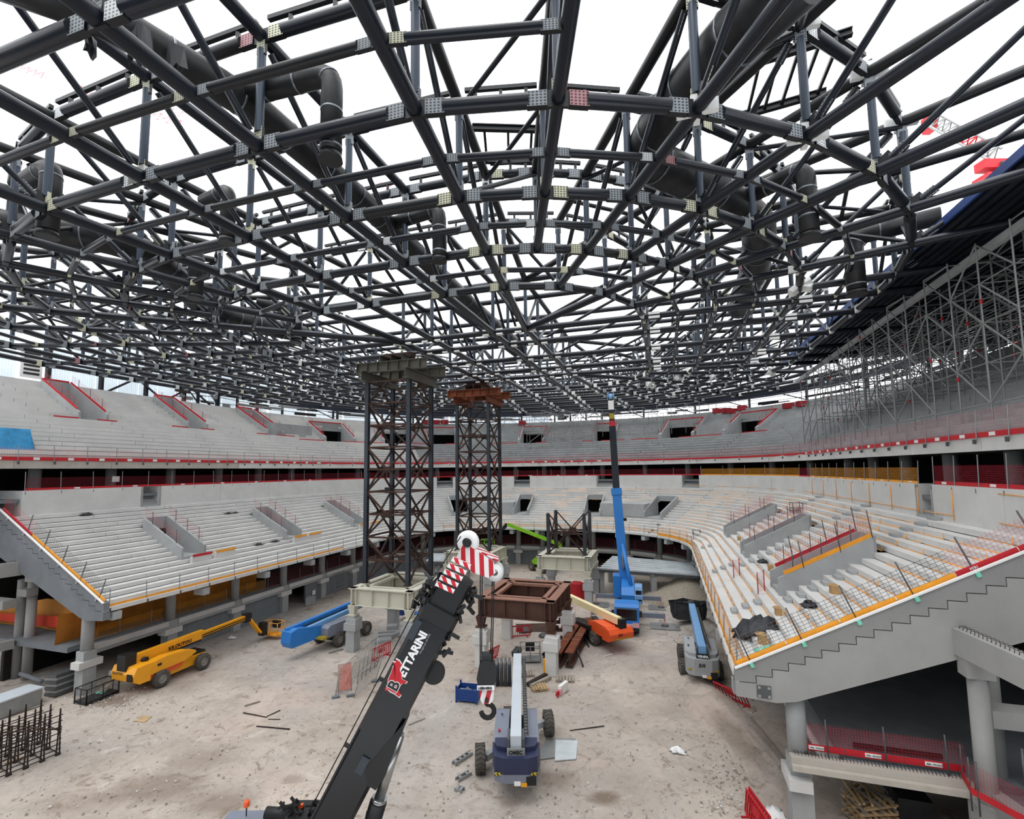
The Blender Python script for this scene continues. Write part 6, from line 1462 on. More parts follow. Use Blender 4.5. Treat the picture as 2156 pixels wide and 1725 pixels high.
for i, (a, c2, w, h, m, lb) in enumerate((((1112, 1446), (1150, 1425), .3, .22, 'rust_dark', 'dark steel profile lying at the head of the pallet row'), ((1118, 1449), (1158, 1430), .26, .2, 'wood_grey', 'grey beam parallel to the dark steel profile'), ((1120, 1455), (1148, 1445), .2, .12, 'wood', 'short tan plank at the foot of the grey beam'),
        ((10, 1612), (52, 1596), .14, .1, 'wood', 'tan timber lying at the very left below the rebar cage'), ((512, 1502), (562, 1512), .05, .04, 'rust_dark', 'thin rod lying on the dirt left of the black boom'), ((562, 1510), (590, 1497), .05, .04, 'rust_dark', 'second thin rod meeting the first at an angle'), ((565, 1516), (590, 1516), .04, .03, 'rust_dark', 'short thin rod below the two that meet'), ((540, 1531), (610, 1537), .06, .05, 'rust_dark', 'longest thin rod left of the black boom'),
        ((515, 1488), (548, 1478), .08, .06, 'wood_grey', 'pale batten on the dirt above the thin rods'), ((860, 1528), (895, 1514), .06, .05, 'wood_grey', 'thin batten right of the black boom'), ((1200, 1540), (1272, 1530), .05, .04, 'rust_dark', 'thin rod right of the silver boom lift wheel'), ((1542, 1500), (1568, 1540), .12, .08, 'wood', 'tan plank running down beside the right pier'), ((1502, 1470), (1522, 1484), .5, .03, 'wood', 'small plywood sheet by the tipped red barrier'), ((1522, 1482), (1550, 1476), .12, .08, 'rust_dark', 'dark timber beyond the plywood sheet'), ((1521, 1497), (1533, 1487), .12, .08, 'rust_dark', 'short dark timber below the plywood sheet'), ((1488, 1461), (1523, 1469), .06, .05, 'wood_grey', 'thin grey lath above the plywood sheet'),
        ((1437, 1305), (1460, 1303), .2, .12, 'wood_grey', 'pale plank left of the pale blue boom'), ((1475, 1314), (1500, 1321), .18, .12, 'wood', 'tan plank right of the pale blue boom'), ((1480, 1352), (1492, 1350), .6, .03, 'wood', 'small board on the soil right of the grey lift'), ((692, 1377), (722, 1368), .14, .1, 'galv', 'grey post lying before the left pillar'), ((1270, 1384), (1290, 1378), .05, .03, 'paper_white', 'white strip on the dirt in mid pit'))):
    plank(G(*a), G(*c2), w, h, m, lb, 'plank' if 'plank' in lb or 'timber' in lb else ('rod' if 'rod' in lb else 'board'), 'plank' if 'plank' in lb or 'timber' in lb else ('steel_rod' if 'rod' in lb else 'board'))
# rusty steel beams on bearers
for k, dx in enumerate((-.42, .42)):
    a, c2 = G(1186, 1408)+V((dx, 0, .62)), G(1232, 1328)+V((dx, 0, .62)); t = thing('steel_beam', ('left', 'right')[k]+' one of two long rusty steel beams beside the brown frame', 'beam', tuple((a+c2)/2-ZZ*.6))
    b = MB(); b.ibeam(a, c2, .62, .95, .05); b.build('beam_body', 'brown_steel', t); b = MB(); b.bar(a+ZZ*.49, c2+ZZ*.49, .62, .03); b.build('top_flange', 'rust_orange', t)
    for f in (.3, .42, .47): b = MB(); q = a.lerp(c2, f)+ZZ*.53; d = (c2-a).normalized(); b.frame(q, d*.06, d.cross(ZZ)*.31, ZZ*.03); b.build('cleat', 'brown_top', t)
for i, (a, c2) in enumerate((((1212, 1385), (1228, 1405)), ((1224, 1345), (1240, 1364)), ((1172, 1380), (1160, 1392)))):
    p, q = G(*a)+ZZ*.9, G(*c2); o = MB().bar(p, q+ZZ*.05, .1, .12).build('strut', 'steel_black'); tag(o, 'dark raking strut propping the rusty beams at their '+('near right side', 'far right side', 'left side')[i], 'strut')
c = G(1188, 1352); t = thing('steel_rack', 'rust brown steel rack of odds and ends under the brown frame', 'rack', tuple(c))
for x in (-.75, .75):
    for y in (-.4, .4): b = MB(); b.tube(c+V((x, y, 0)), c+V((x, y, 2.3)), .07, 6); b.build('upright', 'rust', t)
for z in (.35, 1.0, 1.65, 2.25): b = MB(); b.frame(c+ZZ*z, V((.78, 0, 0)), V((0, .42, 0)), ZZ*.03); b.build('shelf', 'rust', t)
for i in range(6): b = MB(); b.box(c+V((-.55+.22*i, 0, 1.2+.65*(i % 2))), (.18, .5, .2)); b.build('part_stack', ('rust_dark', 'black', 'orange')[i % 3], t)
# red cover, yellow board, pale floor plates, spare hook
c = G(1216, 1262); t = thing('covered_load', 'load under a bright red cover beyond the brown frame', 'cover', tuple(c)); b = MB(); n = 10; vs = []
for k, (r, z) in enumerate(((1.0, 0), (.85, .5), (.8, 1.2), (.7, 1.75), (.35, 1.95))):
    for i in range(n): a = 2*math.pi*i/n; vs.append(c+V((math.cos(a)*r*(1+.1*rnd.random()), math.sin(a)*r, z+rnd.uniform(-.05, .05)*(k > 0))))
b.faces(vs, [(k*n+i, k*n+(i+1) % n, (k+1)*n+(i+1) % n, (k+1)*n+i) for k in range(4) for i in range(n)]+[tuple(4*n+i for i in range(n))]); b.build('cover', 'red', t)
c = G(1152, 1422); o = MB().frame(c+V((0, -.06, .58)), V((.26, 0, 0)), V((0, .03, .02)), ZZ*.58).build('yellow_board', 'yellow'); tag(o, 'yellow board leaning on the near pillar of the brown frame', 'board')
for (cs, m, lb, z) in ((((1128, 1602), (1212, 1590), (1212, 1556), (1150, 1556)), 'galv', 'large pale steel plate lying on the dirt right of the nearest lift', .03), (((1168, 1604), (1213, 1600), (1216, 1562), (1170, 1560)), 'sheet_metal', 'second pale plate overlapping the large one', .05), (((640, 1715), (690, 1708), (702, 1690), (655, 1690)), 'wood_grey', 'muddy board beside the bottom edge under the crane rope', .03), (((285, 1520), (305, 1522), (320, 1510), (300, 1508)), 'wood', 'small tan board on the dirt left of centre', .03)):
    b = MB(); b.prism([G(*q)+ZZ*.005 for q in cs], ZZ*z); o = b.build('ground_plate', m); tag(o, lb, 'plate')
c = G(1182, 1462); t = thing('hook_block', 'spare white hook block with a red hook lying on the dirt', 'hook', tuple(c)); d = V((.55, .83, 0))
b = MB(); b.frame(c+d*.25+ZZ*.3, d*.5, d.cross(ZZ)*.12, ZZ*.28); b.build('cheek_plate', 'white', t, bevel=.05)
b = MB(); b.frame(c-d*.2+ZZ*.22, d*.12, d.cross(ZZ)*.14, ZZ*.2); b.build('striped_end', 'stripe_red_small', t)
b = MB(); b.path([c-d*.3+ZZ*.2]+[c-d*(.55+.18*math.cos(a*.6))+ZZ*(.2+.16*math.sin(a*.6)) for a in range(9)], .05, 8); b.build('hook', 'red', t)
# perforated steel pieces left of the nearest lift
for i, (a, c2) in enumerate((((955, 1612), (992, 1588)), ((962, 1646), (990, 1630)), ((960, 1662), (975, 1668)))):
    p, q = G(*a), G(*c2); t = thing('perforated_profile', ('upper', 'middle', 'lowest')[i]+' grey perforated steel profile by the left wheel of the nearest lift', 'steel profile', tuple((p+q)/2)); d = (q-p).normalized(); s2 = d.cross(ZZ)
    for sg in (-1, 1): b = MB(); b.bar(p+s2*(.12*sg)+ZZ*.07, q+s2*(.12*sg)+ZZ*.07, .04, .14); b.build('web', 'galv', t)
    L = (q-p).length; k = max(2, int(L/.3))
    for j in range(k): b = MB(); b.frame(p+d*(L*(j+.5)/k)+ZZ*.12, d*.07, s2*.12, ZZ*.02); b.build('batten', 'galv', t)
# fence panels with orange cloth
c = G(748, 1440); t = thing('fence_panels', 'leaning group of grey mesh fence panels with orange netting', 'fence', tuple(c))
def panel(p, q, h, lean, net='net_grey'):
    p, q = V(p), V(q); d = (q-p).normalized(); up = (ZZ+d.cross(ZZ)*lean).normalized(); L = (q-p).length
    b = MB(); b.tube(p, p+up*h, .025, 6); b.tube(q, q+up*h, .025, 6); b.tube(p+up*h, q+up*h, .025, 6); b.tube(p+up*.12, q+up*.12, .025, 6); b.build('panel_frame', 'galv', t)
    b = MB(); b.poly([p+up*.12, q+up*.12, q+up*h, p+up*h], 0, False, ((0, 0), (L, 0), (L, h-.12), (0, h-.12))); b.build('mesh_infill', net, t)
panel(G(706, 1468), G(786, 1392), 1.8, .15); panel(G(712, 1462), G(740, 1455), 1.8, -.1, 'net_orange_cloth'); panel(G(728, 1440), G(792, 1404), 1.7, .5); panel(G(745, 1470), G(792, 1430), 1.7, .3)
for i in range(5): b = MB(); p = G(752+9*i, 1440-8*i); b.tube(p, p+V((.25, .1, 2.2)), .03, 6); b.build('stay', 'galv', t)
for x, y in ((707, 1470), (738, 1466), (790, 1436)): b = MB(); b.box(G(x, y)+ZZ*.06, (.5, .22, .12), 0, .4); b.build('foot_block', 'concrete_dark', t)
# rebar cage
c = G(70, 1560); t = thing('rebar_cage', 'rusty reinforcement cage standing on the dirt at the left edge', 'rebar cage', tuple(c)); B = Bulk(t)
a, e = G(-60, 1665), G(127, 1588); dv = (e-a); L = dv.length; dv.normalize(); sv_ = V((-dv.y, dv.x, 0))
for row, off in ((0, 0), (1, 1.15), (2, 2.3)):
    x = 0
    while x <= L+.01:
        for jj in (-.07, .07): B.tube('vertical_bar', a+dv*(x+jj)+sv_*off, a+dv*x+sv_*off+ZZ*(2.25+.1*rnd.random()), .035, 'rust_dark', 6)
        B.tube('spacer', a+dv*x+sv_*off+ZZ*.04-dv*.1, a+dv*x+sv_*off+ZZ*.04+dv*.1, .09, 'rust_dark', 6); x += .62
    for z in (.08, .3, .55, .8, 1.1, 1.4, 1.7, 2.0): B.tube('horizontal_bar', a+sv_*off+ZZ*z, e+sv_*off+ZZ*z, .025, 'rust_dark', 6)
for z in (.1, 1.2):
    x = 0
    while x <= L: B.tube('tie_bar', a+dv*x+ZZ*z, a+dv*x+sv_*2.3+ZZ*z, .025, 'rust_dark', 6); x += .62
B.tube('brace_bar', a+dv*1+sv_*2.3+ZZ*2.0, e+ZZ*1.2, .03, 'rust', 6); B.tube('brace_bar', a+dv*.2+sv_*2.3+ZZ*1.8, e+ZZ*1.3, .03, 'rust', 6)
B.flush()
# mesh box, stack of slabs and boxes under the left stand
c = G(204, 1470); t = thing('mesh_box', 'black mesh box pallet on the dirt beside the left pier', 'box', tuple(c)); ex, ey = UU*.95, NN*-.55
for sg in (-1, 1):
    for a2, c3, l in ((ex, ey, 1.9), (ey, ex, 1.1)):
        p, q = c+c3*sg-a2, c+c3*sg+a2; b = MB(); b.poly([p+ZZ*.1, q+ZZ*.1, q+ZZ*.95, p+ZZ*.95], 0, False, ((0, 0), (l, 0), (l, .85), (0, .85))); b.build('mesh_side', 'net_grey', t)
        b = MB(); b.tube(p+ZZ*.95, q+ZZ*.95, .035, 6); b.tube(p+ZZ*.1, q+ZZ*.1, .035, 6); b.tube(p, p+ZZ*.95, .04, 6); b.tube((p+q)/2, (p+q)/2+ZZ*.95, .03, 6); b.build('frame_bar', 'black', t)
b = MB(); b.frame(c+ZZ*.14, ex, ey, ZZ*.03); b.build('box_floor', 'black', t)
for i in range(6): b = MB(); b.box(c+ZZ*(.25+.05*i)+UU*(.2+.08*i), (.5, .2, .06), 0, i); b.build('offcut', 'mint' if i < 2 else 'wood_grey', t)
c = G(132, 1458); t = thing('sheet_stack', 'stack of folded silver sheets under the left stand', 'sheet stack', tuple(c))
for i in range(7): b = MB(); b.frame(c+ZZ*(.12+.2*i)+UU*(.04*(i % 2)), UU*.75, NN*.55+ZZ*.05, ZZ*.085); b.build('folded_sheet', 'galv' if i % 2 else 'galv_dark', t, bevel=.02)
c = G(22, 1498); t = thing('packed_crate', 'pale grey wrapped crate at the left edge behind the rebar cage', 'crate', tuple(c)); b = MB(); b.frame(c+ZZ*.5, UU*1.2, NN*.7, ZZ*.48); b.build('crate_body', 'galv', t, bevel=.05); b = MB(); b.frame(c+ZZ*1.0, UU*1.25, NN*.75, ZZ*.04); b.build('crate_lid', 'silver', t, bevel=.02)
o = MB().tube(G(42, 1437)+ZZ*.6, G(88, 1447)+ZZ*.35, .14, 10).build('grey_pipe', 'concrete_dark'); tag(o, 'grey pipe lying from the wrapped crate towards the stand', 'pipe')
# rubble slabs under the left frame and by the left wall
for i, (x, y, w, d2, h, rz, lb) in enumerate(((805, 1352, 1.5, .9, .25, .4, 'broken concrete slab under the left beige frame, lowest of the pile'), (820, 1340, 2.0, .5, .2, .2, 'long concrete offcut under the left beige frame'), (838, 1338, 1.8, .4, .3, 1.0, 'raking concrete beam piece under the left beige frame'), (826, 1328, .9, .8, .5, .1, 'square concrete block behind the rubble under the left frame'), (818, 1333, 1.8, .3, .18, .1, 'flat concrete strip among the left frame rubble'), (655, 1273, .9, .2, .9, .3, 'pale slab leaning by the doorway in the left wall'), (648, 1275, .5, .2, .8, .6, 'narrow pale slab beside the leaning one at the left wall'))):
    o = MB().box(V((0, 0, h/2)), (w, d2, h)).build('concrete_slab', 'concrete_grey', bevel=.03); o.location = G(x, y); o.rotation_euler = (0, 0, rz); tag(o, lb, 'slab')
# gravel mound, spoil bank and loose stones
def heap(c, rx, ry, h, m, name, label, cat, seed, n=26):
    r2 = random.Random(seed); b = MB(); vs = []
    for j in range(n):
        for i in range(n):
            x, y = 2*i/(n-1)-1, 2*j/(n-1)-1; r = math.hypot(x, y); z = (max(0, 1-r)**.8*h*(1+.25*math.sin(3*x+2*y))+r2.uniform(0, .09)) if r < .97 else -.4*(r-.9)-.1
            vs.append((c.x+x*rx, c.y+y*ry, z-.02))
    b.faces(vs, [(j*n+i, j*n+i+1, (j+1)*n+i+1, (j+1)*n+i) for j in range(n-1) for i in range(n-1)], 0, True)
    o = b.build(name, m); return tag(o, label, cat, kind='stuff')
heap(V((19.0, 54.6, 0)), 4.9, 4.0, 2.5, 'gravel', 'gravel', 'pale gravel mound behind the light grey boom lift', 'gravel', 1)
heap(V((16.9, 45.5, 0)), 1.9, 7.5, .9, 'site_dirt', 'spoil', 'strip of loose spoil along the foot of the right stand', 'soil', 2)
heap(V((12.2, 30.0, 0)), 1.6, 8.0, .5, 'site_dirt', 'spoil', 'low spoil bank beside the right piers near the barrier', 'soil', 3)
b = MB()
ico = [(0, 0, .7), (.6, 0, 0), (-.3, .55, 0), (-.35, -.5, .05), (0, 0, -.2)]
for i in range(3600):
    if i < 1400: px, py = rnd.uniform(0, 1560), 1290+435*rnd.random()**.7
    elif i < 2000: px, py = rnd.gauss(1535, 28), rnd.uniform(1400, 1720)
    elif i < 2400: px, py = rnd.gauss(700, 60), rnd.gauss(1262, 12)
    elif i < 2800: px, py = rnd.gauss(845, 45), rnd.gauss(1335, 18)
    elif i < 3200: px, py = rnd.gauss(1480, 30), rnd.gauss(1340, 30)
    else: px, py = rnd.gauss(230, 60), rnd.gauss(1470, 18)
    if py < 1200: continue
    p = atZ(px, py); s = rnd.choice((.03, .04, .05, .05, .07, .1)); a = rnd.random()*6.3; ca, sa_ = math.cos(a), math.sin(a)
    vs = [(p.x+(x*ca-y*sa_)*s*1.4, p.y+(x*sa_+y*ca)*s*1.4, max(-.02, z*s)) for x, y, z in ico]
    b.faces(vs, [(0, 1, 2), (0, 2, 3), (0, 3, 1)], 0 if i % 3 else 1)
o = b.build('rubble', ('gravel', 'concrete')); tag(o, 'scattered stones and crumbs of rubble over the dirt', 'rubble', kind='stuff')
for i, (x, y, s, m, lb) in enumerate(((1426, 1583, .35, 'paper_white', 'small white bag on the dirt right of centre'), (1503, 1440, .5, 'galv', 'pile of grey and white bags beside the light grey lift'), (1492, 1318, .4, 'paper_white', 'white wrapping on the soil by the pale blue boom'), (488, 1345, .3, 'paper_white', 'white sheet lying at the foot of the left wall'), (1255, 1283, .3, 'rust_dark', 'dark bundle left of the blue crane cab'), (1150, 1340, .6, 'galv_dark', 'grey tub of fittings under the brown frame'), (1105, 1330, .6, 'galv_dark', 'pair of dark tubs on the dirt under the brown frame'), (1160, 1380, .7, 'steel_black', 'dark tangled hose heap beside the near brown pillar'), (1630, 1717, .45, 'paper_white', 'torn pale bag at the foot of the lower right pier'))):
    tarp(G(x, y), V((s, 0, 0)), V((0, s*.8, 0)), s*.8, m, 'bag' if 'bag' in lb else 'debris', lb, 'bag' if 'bag' in lb else 'debris', 40+i, 7)
c = G(1120, 1322); b = MB(); b.prism([c+V((x, y, .01)) for x, y in ((-1.4, -1), (2.2, -1.3), (2.0, 1.2), (-1.5, 1.0))], ZZ*.03); o = b.build('ground_sheet', 'rust'); tag(o, 'reddish sheet on the dirt under the brown frame', 'sheet')
c = G(1110, 1395); t = thing('scissor_basket', 'grey basket platform beside the head of the silver boom', 'basket', tuple(c), local=True); basket(t, (.25, .2, .2), 1.5, 1.0, 'galv')
# outrigger mats under the blue crane
for i, (y, sg) in enumerate(((3.3, -1), (3.3, 1), (9.4, -1), (9.4, 1))):
    rz = math.radians(-14); p = V((9.85+math.cos(rz)*3.35*sg-math.sin(rz)*y, 43.2+math.sin(rz)*3.35*sg+math.cos(rz)*y, 0))
    o = MB().box((0, 0, .03), (2.6, 1.9, .055)).build('outrigger_mat', 'galv'); o.location = p; o.rotation_euler = (0, 0, rz); tag(o, ('near left', 'near right', 'far left', 'far right')[i]+' flat mat under an outrigger foot of the blue crane', 'mat')
# silver metal deck at the far right corner on posts, and the small one behind the left tower
def metal_deck(corners, z, n, label, posts):
    C = [V(q) for q in corners]; t = thing('metal_deck', label, 'deck', tuple(sum(C, V((0, 0, 0)))/4))
    for i in range(n):
        f, g = i/n, (i+.92)/n; a, c3 = C[0].lerp(C[3], f), C[1].lerp(C[2], f); a1, c4 = C[0].lerp(C[3], g), C[1].lerp(C[2], g)
        b = MB(); h = .16 if i % 2 == 0 else .05; b.prism([a+ZZ*z, c3+ZZ*z, c4+ZZ*z, a1+ZZ*z], ZZ*h); b.build('deck_plank', 'sheet_metal', t)
    b = MB(); b.bar(C[0]+ZZ*(z-.15), C[1]+ZZ*(z-.15), .2, .3); b.build('front_beam', 'galv_dark', t)
    for p in posts: b = MB(); b.frame(V(p)+ZZ*(z/2-.1), V((.28, 0, 0)), V((0, .28, 0)), ZZ*(z/2-.1)); b.build('post', 'concrete_grey', t); b = MB(); b.frame(V(p)+ZZ*(z-.3), V((.36, 0, 0)), V((0, .3, 0)), ZZ*.15); b.build('post_head', 'galv', t)
metal_deck([(10.0, 57.6, 0), (20.2, 53.4, 0), (22.0, 60.5, 0), (13.5, 66, 0)], 2.8, 14, 'silver ribbed metal deck on posts in the far right corner', [(15.8, 55.4, 0), (10.4, 58, 0), (12.5, 63.5, 0)])
metal_deck([(-11.5, 64.0, 0), (-7.0, 63.0, 0), (-6.0, 69, 0), (-11.5, 70, 0)], 2.8, 10, 'small silver metal deck behind the left lattice tower', [(-10.8, 64.6, 0), (-7.5, 63.8, 0)])
# white notices and doorway frames on the left wall
for i, (px, py, z, d, w, h, lb) in enumerate(((237, 1417, 1.9, 3.7, .3, .22, 'white notice on the left blockwork wall behind the yellow lift'), (660, 1248, 1.8, 3.7, .25, .25, 'white notice on the wall beside the left doorway'), (243, 1009, 13.9, 12.2, .3, .25, 'white sign on the concourse behind the left red rail'))):
    s = s_at(px, d, py); e = PW(s, d-.06, 0); zz = None
    r = ray(px, py); f = (e-EYE).dot(V((r.x, r.y, 0)))/(r.x*r.x+r.y*r.y); zz = H+r.z*f
    dn = (PW(s, d+1, 0)-PW(s, d, 0)).normalized(); tn = V((-dn.y, dn.x, 0)); o = MB().frame(e+ZZ*zz, tn*w, dn*.02, ZZ*h).build('notice', 'paper_white'); tag(o, lb, 'notice')
s = s_at(715, 3.4); c = PW(s, 2.9, 0); dn = (PW(s, 4, 0)-c).normalized(); tn = V((-dn.y, dn.x, 0)); t = thing('steel_frame_stand', 'light steel frame leaning on the left wall beyond the doorway', 'frame', tuple(c))
for a2, e2 in (((-1, 1.0), (1, 1.0)), ((-1, 2.4), (1, 2.4)), ((-1, 1.0), (-1, 2.4)), ((1, 1.0), (1, 2.4)), ((0, 1.0), (0, 2.4)), ((-1.2, 0), (-1.2, 1.0)), ((1.0, 0), (1.0, 1.0)), ((-1.2, .5), (1, .5))): b = MB(); b.tube(c+tn*a2[0]+ZZ*a2[1]+dn*a2[1]*.15, c+tn*e2[0]+ZZ*e2[1]+dn*e2[1]*.15, .035, 6); b.build('frame_bar', 'galv', t)

# ------------------------------------------------------------------ the open near end: columns, girders, spoil stores under the right stand
NE = thing('near_end_frame', 'concrete columns and girders of the unbuilt near end', None, tuple(W(22, 10.5, 0)), kind='structure')
for n, nm in ((10.55, 1), (-44.6, -1)):
    sg = 1 if n > 0 else -1; c = W(22.3 if n > 0 else 23.7, n)
    b = MB(); b.tube(c, c+ZZ*7.0, .3, 16); b.build('column', 'concrete_mid2', NE)
    b = MB(); b.frame(c+ZZ*7.25, UU*.3, NN*.42, ZZ*.35); b.build('column_head', 'concrete_mid2', NE, bevel=.02)
    b = MB(); b.bar(W(23.2, n-.35*sg, 8.05), W(12, n+1.2*sg, 8.05), .55, .95); b.build('girder', 'concrete_mid2', NE, bevel=.02)
    b = MB(); x = 0
    for i in range(60): p = W(23.1-i*.18, n-.34*sg+i*.025*sg, 8.53); b.path([p-NN*.12, p-NN*.1+ZZ*.1, p+NN*.1+ZZ*.1, p+NN*.12], .012, 4)
    b.build('stirrup', 'rust_dark', NE, kind='stuff')
    b = MB(); b.tube(W(23.6, n+1.0*sg, 0), W(23.6, n+1.0*sg, 7), .28, 14); b.build('column', 'concrete_mid', NE)
    b = MB(); b.frame(W(22.6, n+1.3*sg, 5.5), UU*.4, NN*1.0, ZZ*.3); b.build('corbel', 'concrete_mid2', NE, bevel=.02)
    b = MB(); b.bar(W(22.8, n, 2.75), W(14, n+2.2*sg, 2.75), .5, .6); b.build('edge_beam', 'concrete_mid', NE)
    if sg > 0: b = MB(); b.frame(W(22.2, n-.1*sg, 1.3), UU*.35, NN*.4, ZZ*1.3); b.build('pier', 'concrete_mid2', NE, bevel=.03)
    else: b = MB(); b.frame(c+ZZ*6.2-UU*.3, UU*.35, NN*.55, ZZ*.25); b.build('corbel', 'concrete_mid', NE, bevel=.02)
b = MB(); b.bar(W(22.72, 4.4, 2.82), W(22.72, 10.3, 2.82), .36, .42); b.build('edge_beam', 'concrete_warm', NE)
b = MB(); b.bar(W(22.45, 4.4, 2.7), W(22.45, 10.3, 2.7), .2, .2); b.build('beam_ledge', 'concrete_warm', NE)
b = MB()
for i in range(46): b.tube(W(22.75, 4.6+.12*i, 3.03), W(22.9, 4.6+.12*i, 3.13), .012, 4)
b.build('stirrup', 'rust_dark', NE, kind='stuff')
t = thing('guard_rail', 'red toe board rail with name tags on the dark floor edge at lower right', 'guard rail', tuple(W(23.1, 7.4, 3.03)))
for i in range(3):
    a, c2 = 4.5+1.95*i, 4.5+1.95*(i+1); b = MB(); b.bar(W(23.15, a+.02, 3.22), W(23.15, c2-.02, 3.22), .04, .24); b.build('toe_board', 'red', t)
    b = MB(); b.frame(W(23.12, a+.95, 3.23), NN*.27, UU*.012, ZZ*.07); tg = b.build('name_tag', 'paper_white', t); text('PERI  PROKIT', .085, W(23.1, a+.72, 3.2), NN, ZZ, 'black', t)
    b = MB(); L = c2-a; b.poly([W(23.15, a, 3.34), W(23.15, c2, 3.34), W(23.15, c2, 4.15), W(23.15, a, 4.15)], 0, False, ((0, 0), (L, 0), (L, .8), (0, .8))); b.build('net_panel', 'net_red', t)
    b = MB(); b.tube(W(22.85, a+1.3, 2.95), W(22.85, a+1.25, 4.5), .03, 6); b.build('post', 'galv_dark', t)
o = MB().bar(W(24.0, 7.0, 3.15), W(24.0, 10.0, 3.15), .12, .14).build('floor_bar', 'rust_dark'); tag(o, 'dark bar lying on the floor behind the red lower right rail', 'bar')
t = thing('guard_rail', 'red net and board running down past the tall column at lower right', 'guard rail', tuple(W(22, 10.3, 2.6)))
pp = [W(22.9, 10.1, 3.05), W(21.9, 9.9, 3.0), W(20.2, 11.0, 3.0)]
for a, c2 in zip(pp, pp[1:]):
    L = (c2-a).length; b = MB(); b.bar(a+ZZ*.12, c2+ZZ*.12, .04, .22); b.build('toe_board', 'red', t)
    b = MB(); b.poly([a+ZZ*.2, c2+ZZ*.2, c2+ZZ*1.05, a+ZZ*1.05], 0, False, ((0, 0), (L, 0), (L, .85), (0, .85))); b.build('net_panel', 'net_red', t)
    for f in (.1, .9): p = a.lerp(c2, f); b = MB(); b.tube(p-ZZ*.6, p+ZZ*1.2, .03, 6); b.build('post', 'galv_dark', t)
c = W(22.5, 12.9, 3.0); t = thing('trestle', 'grey steel trestle over stacked formwork panels at lower right', 'trestle', tuple(c))
for x in (-.9, .9):
    for y in (-.5, .5): b = MB(); b.tube(c+UU*y+NN*x-ZZ*.2, c+UU*y+NN*x+ZZ*1.3, .045, 6); b.build('leg', 'galv', t)
for z in (.6, 1.25): b = MB(); b.tube(c-NN*.9-UU*.5+ZZ*z, c+NN*.9-UU*.5+ZZ*z, .04, 6); b.tube(c-NN*.9+UU*.5+ZZ*z, c+NN*.9+UU*.5+ZZ*z, .04, 6); b.build('cross_bar', 'galv', t)
b = MB(); b.tube(c-NN*.9-UU*.5+ZZ*1.3, c+NN*.9-UU*.5+ZZ*.6, .04, 6); b.build('brace', 'galv', t)
for i in range(6):
    o = MB().bar(W(21.6+.05*i, 11.7, 2.75+.13*i), W(21.6-.05*i, 14.5, 2.75+.13*i), .8, .1).build('formwork_panel', 'galv' if i % 2 else 'rust_dark'); tag(o, ('lowest', 'second', 'third', 'fourth', 'fifth', 'topmost')[i]+' formwork panel in the stack at lower right', 'panel', 'formwork panel stack')
b = MB(); b.frame(W(21.5, 13.5, 2.55), UU*1.6, NN*2.4, ZZ*.12); b.build('slab_edge', 'concrete_dark', NE)
c = W(24.3, 7.5, 0); t = thing('timber_pile', 'criss crossed pile of tan battens under the lower right floor', 'timber pile', tuple(c))
for k in range(9):
    for i in range(7):
        z = .08+.13*k; ang = rnd.uniform(-.16, .16)+(.0 if k % 2 else 1.57)+(.5*rnd.uniform(-1, 1) if k > 6 else 0); d = V((math.cos(ang), math.sin(ang), rnd.uniform(-.02, .05))); off = V((-math.sin(ang), math.cos(ang), 0))*(-.6+.2*i)
        b = MB(); q = c+off+ZZ*z; b.bar(q-d*.72, q+d*.72, .09, .08); b.build('batten', 'wood' if (i+k) % 3 else 'wood_grey', t)
c = W(25.2, 9.2, 0); t = thing('wrapped_load', 'load wrapped in black plastic beside the pile of battens', 'load', tuple(c)); b = MB(); b.frame(c+ZZ*.55, UU*.7, NN*.6, ZZ*.5); b.build('load_body', 'tarp_black', t, bevel=.12)
for i in range(8): b = MB(); b.frame(c+ZZ*rnd.uniform(.3, 1.0)+UU*rnd.uniform(-.6, .6)-NN*.6, UU*.2, NN*.03, ZZ*.06); b.build('plastic_fold', 'black' if i % 2 else 'galv_dark', t)
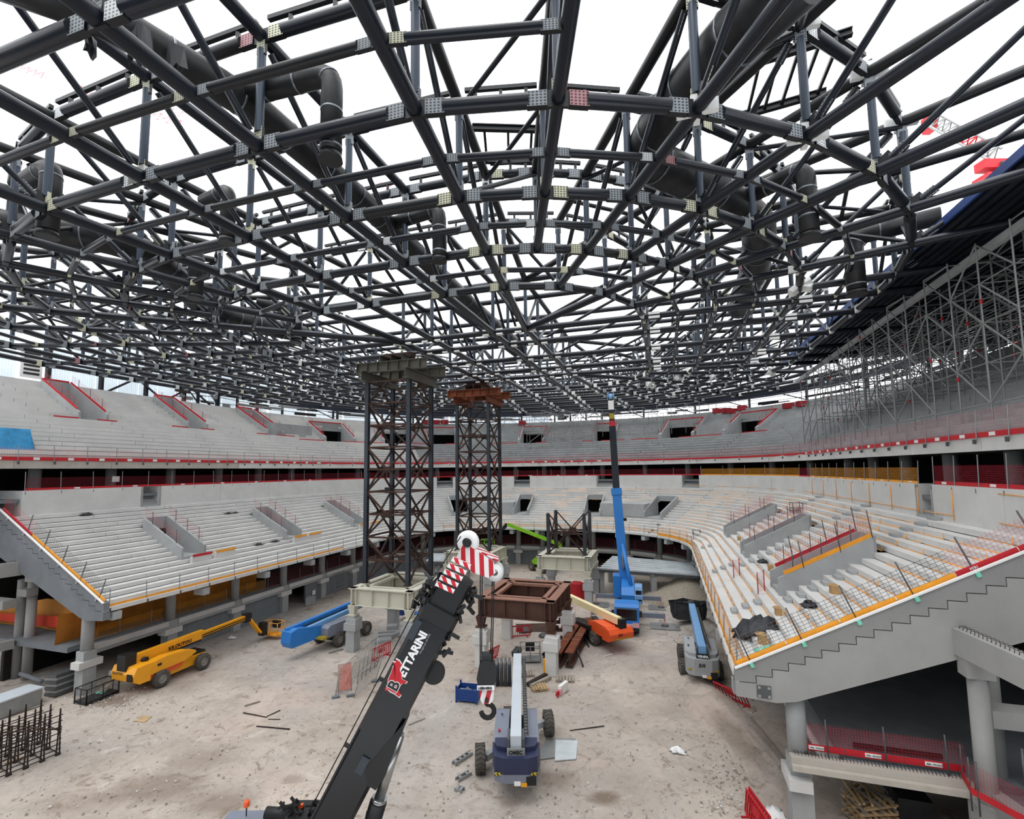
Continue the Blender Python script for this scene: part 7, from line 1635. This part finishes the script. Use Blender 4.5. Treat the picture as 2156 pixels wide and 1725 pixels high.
# unseen end and side walls, added to shade the pit and undercroft
b = MB(); b.frame(W(-9, -16, 12.0), UU*.4, NN*44, ZZ*12.2); b.build('near_shade_wall', 'concrete_dark', kind='structure')
b = MB(); b.frame(W(6, 22, 8), UU*15, NN*.3, ZZ*8); b.build('side_shade_wall', 'inside', kind='structure')

# ------------------------------------------------------------------ tower cranes beyond the roof
def lattice_jib(p, q, w, h, m1, m2, label, n=16, r=.09):
    p, q = V(p), V(q); t = thing('tower_crane', label, 'crane', tuple(p)); d = (q-p).normalized(); sd = d.cross(ZZ).normalized(); up = sd.cross(d); L = (q-p).length
    B = Bulk(t)
    for (a, c2) in ((-w/2, 0), (w/2, 0), (0, h)): B.tube('chord', p+sd*a+up*c2, q+sd*a+up*c2, r, m1, 6)
    for i in range(n):
        x0, x1 = L*i/n, L*(i+1)/n; m = m2 if (i//4) % 2 else m1
        for a in (-w/2, w/2): B.tube('lacing', p+d*x0+sd*a, p+d*(x0+x1)/2+up*h, r*.6, m, 5); B.tube('lacing', p+d*(x0+x1)/2+up*h, p+d*x1+sd*a, r*.6, m, 5)
        B.tube('lacing', p+d*x0-sd*w/2, p+d*x1+sd*w/2, r*.6, m, 5)
    B.flush(); return t
t = lattice_jib(atY(1952, 262, 88), atY(2085, 338, 80), 1.9, 2.0, 'galv', 'red', 'red and white tower crane jib beyond the roof edge at right', 10, .22)
b = MB(); q = atY(2092, 350, 80); b.box(q, (5.0, 2.0, 1.6)); b.build('jib_root', 'red', t, bevel=.1)
b = MB(); q = atY(2118, 362, 80); b.box(q, (4.0, 3.0, 2.2)); b.build('cab', 'galv_dark', t, bevel=.1)
b = MB(); q = atY(2105, 375, 80); b.box(q, (7.0, 3.0, .5)); b.build('platform', 'red', t)
b = MB(); q = atY(2112, 385, 80); b.tube(q, V((q.x, q.y, 0)), 1.0, 8); b.build('mast', 'red', t)
b = MB(); q = atY(1957, 262, 88); b.box(q, (1.5, 2, 3)); b.build('jib_end', 'red', t)
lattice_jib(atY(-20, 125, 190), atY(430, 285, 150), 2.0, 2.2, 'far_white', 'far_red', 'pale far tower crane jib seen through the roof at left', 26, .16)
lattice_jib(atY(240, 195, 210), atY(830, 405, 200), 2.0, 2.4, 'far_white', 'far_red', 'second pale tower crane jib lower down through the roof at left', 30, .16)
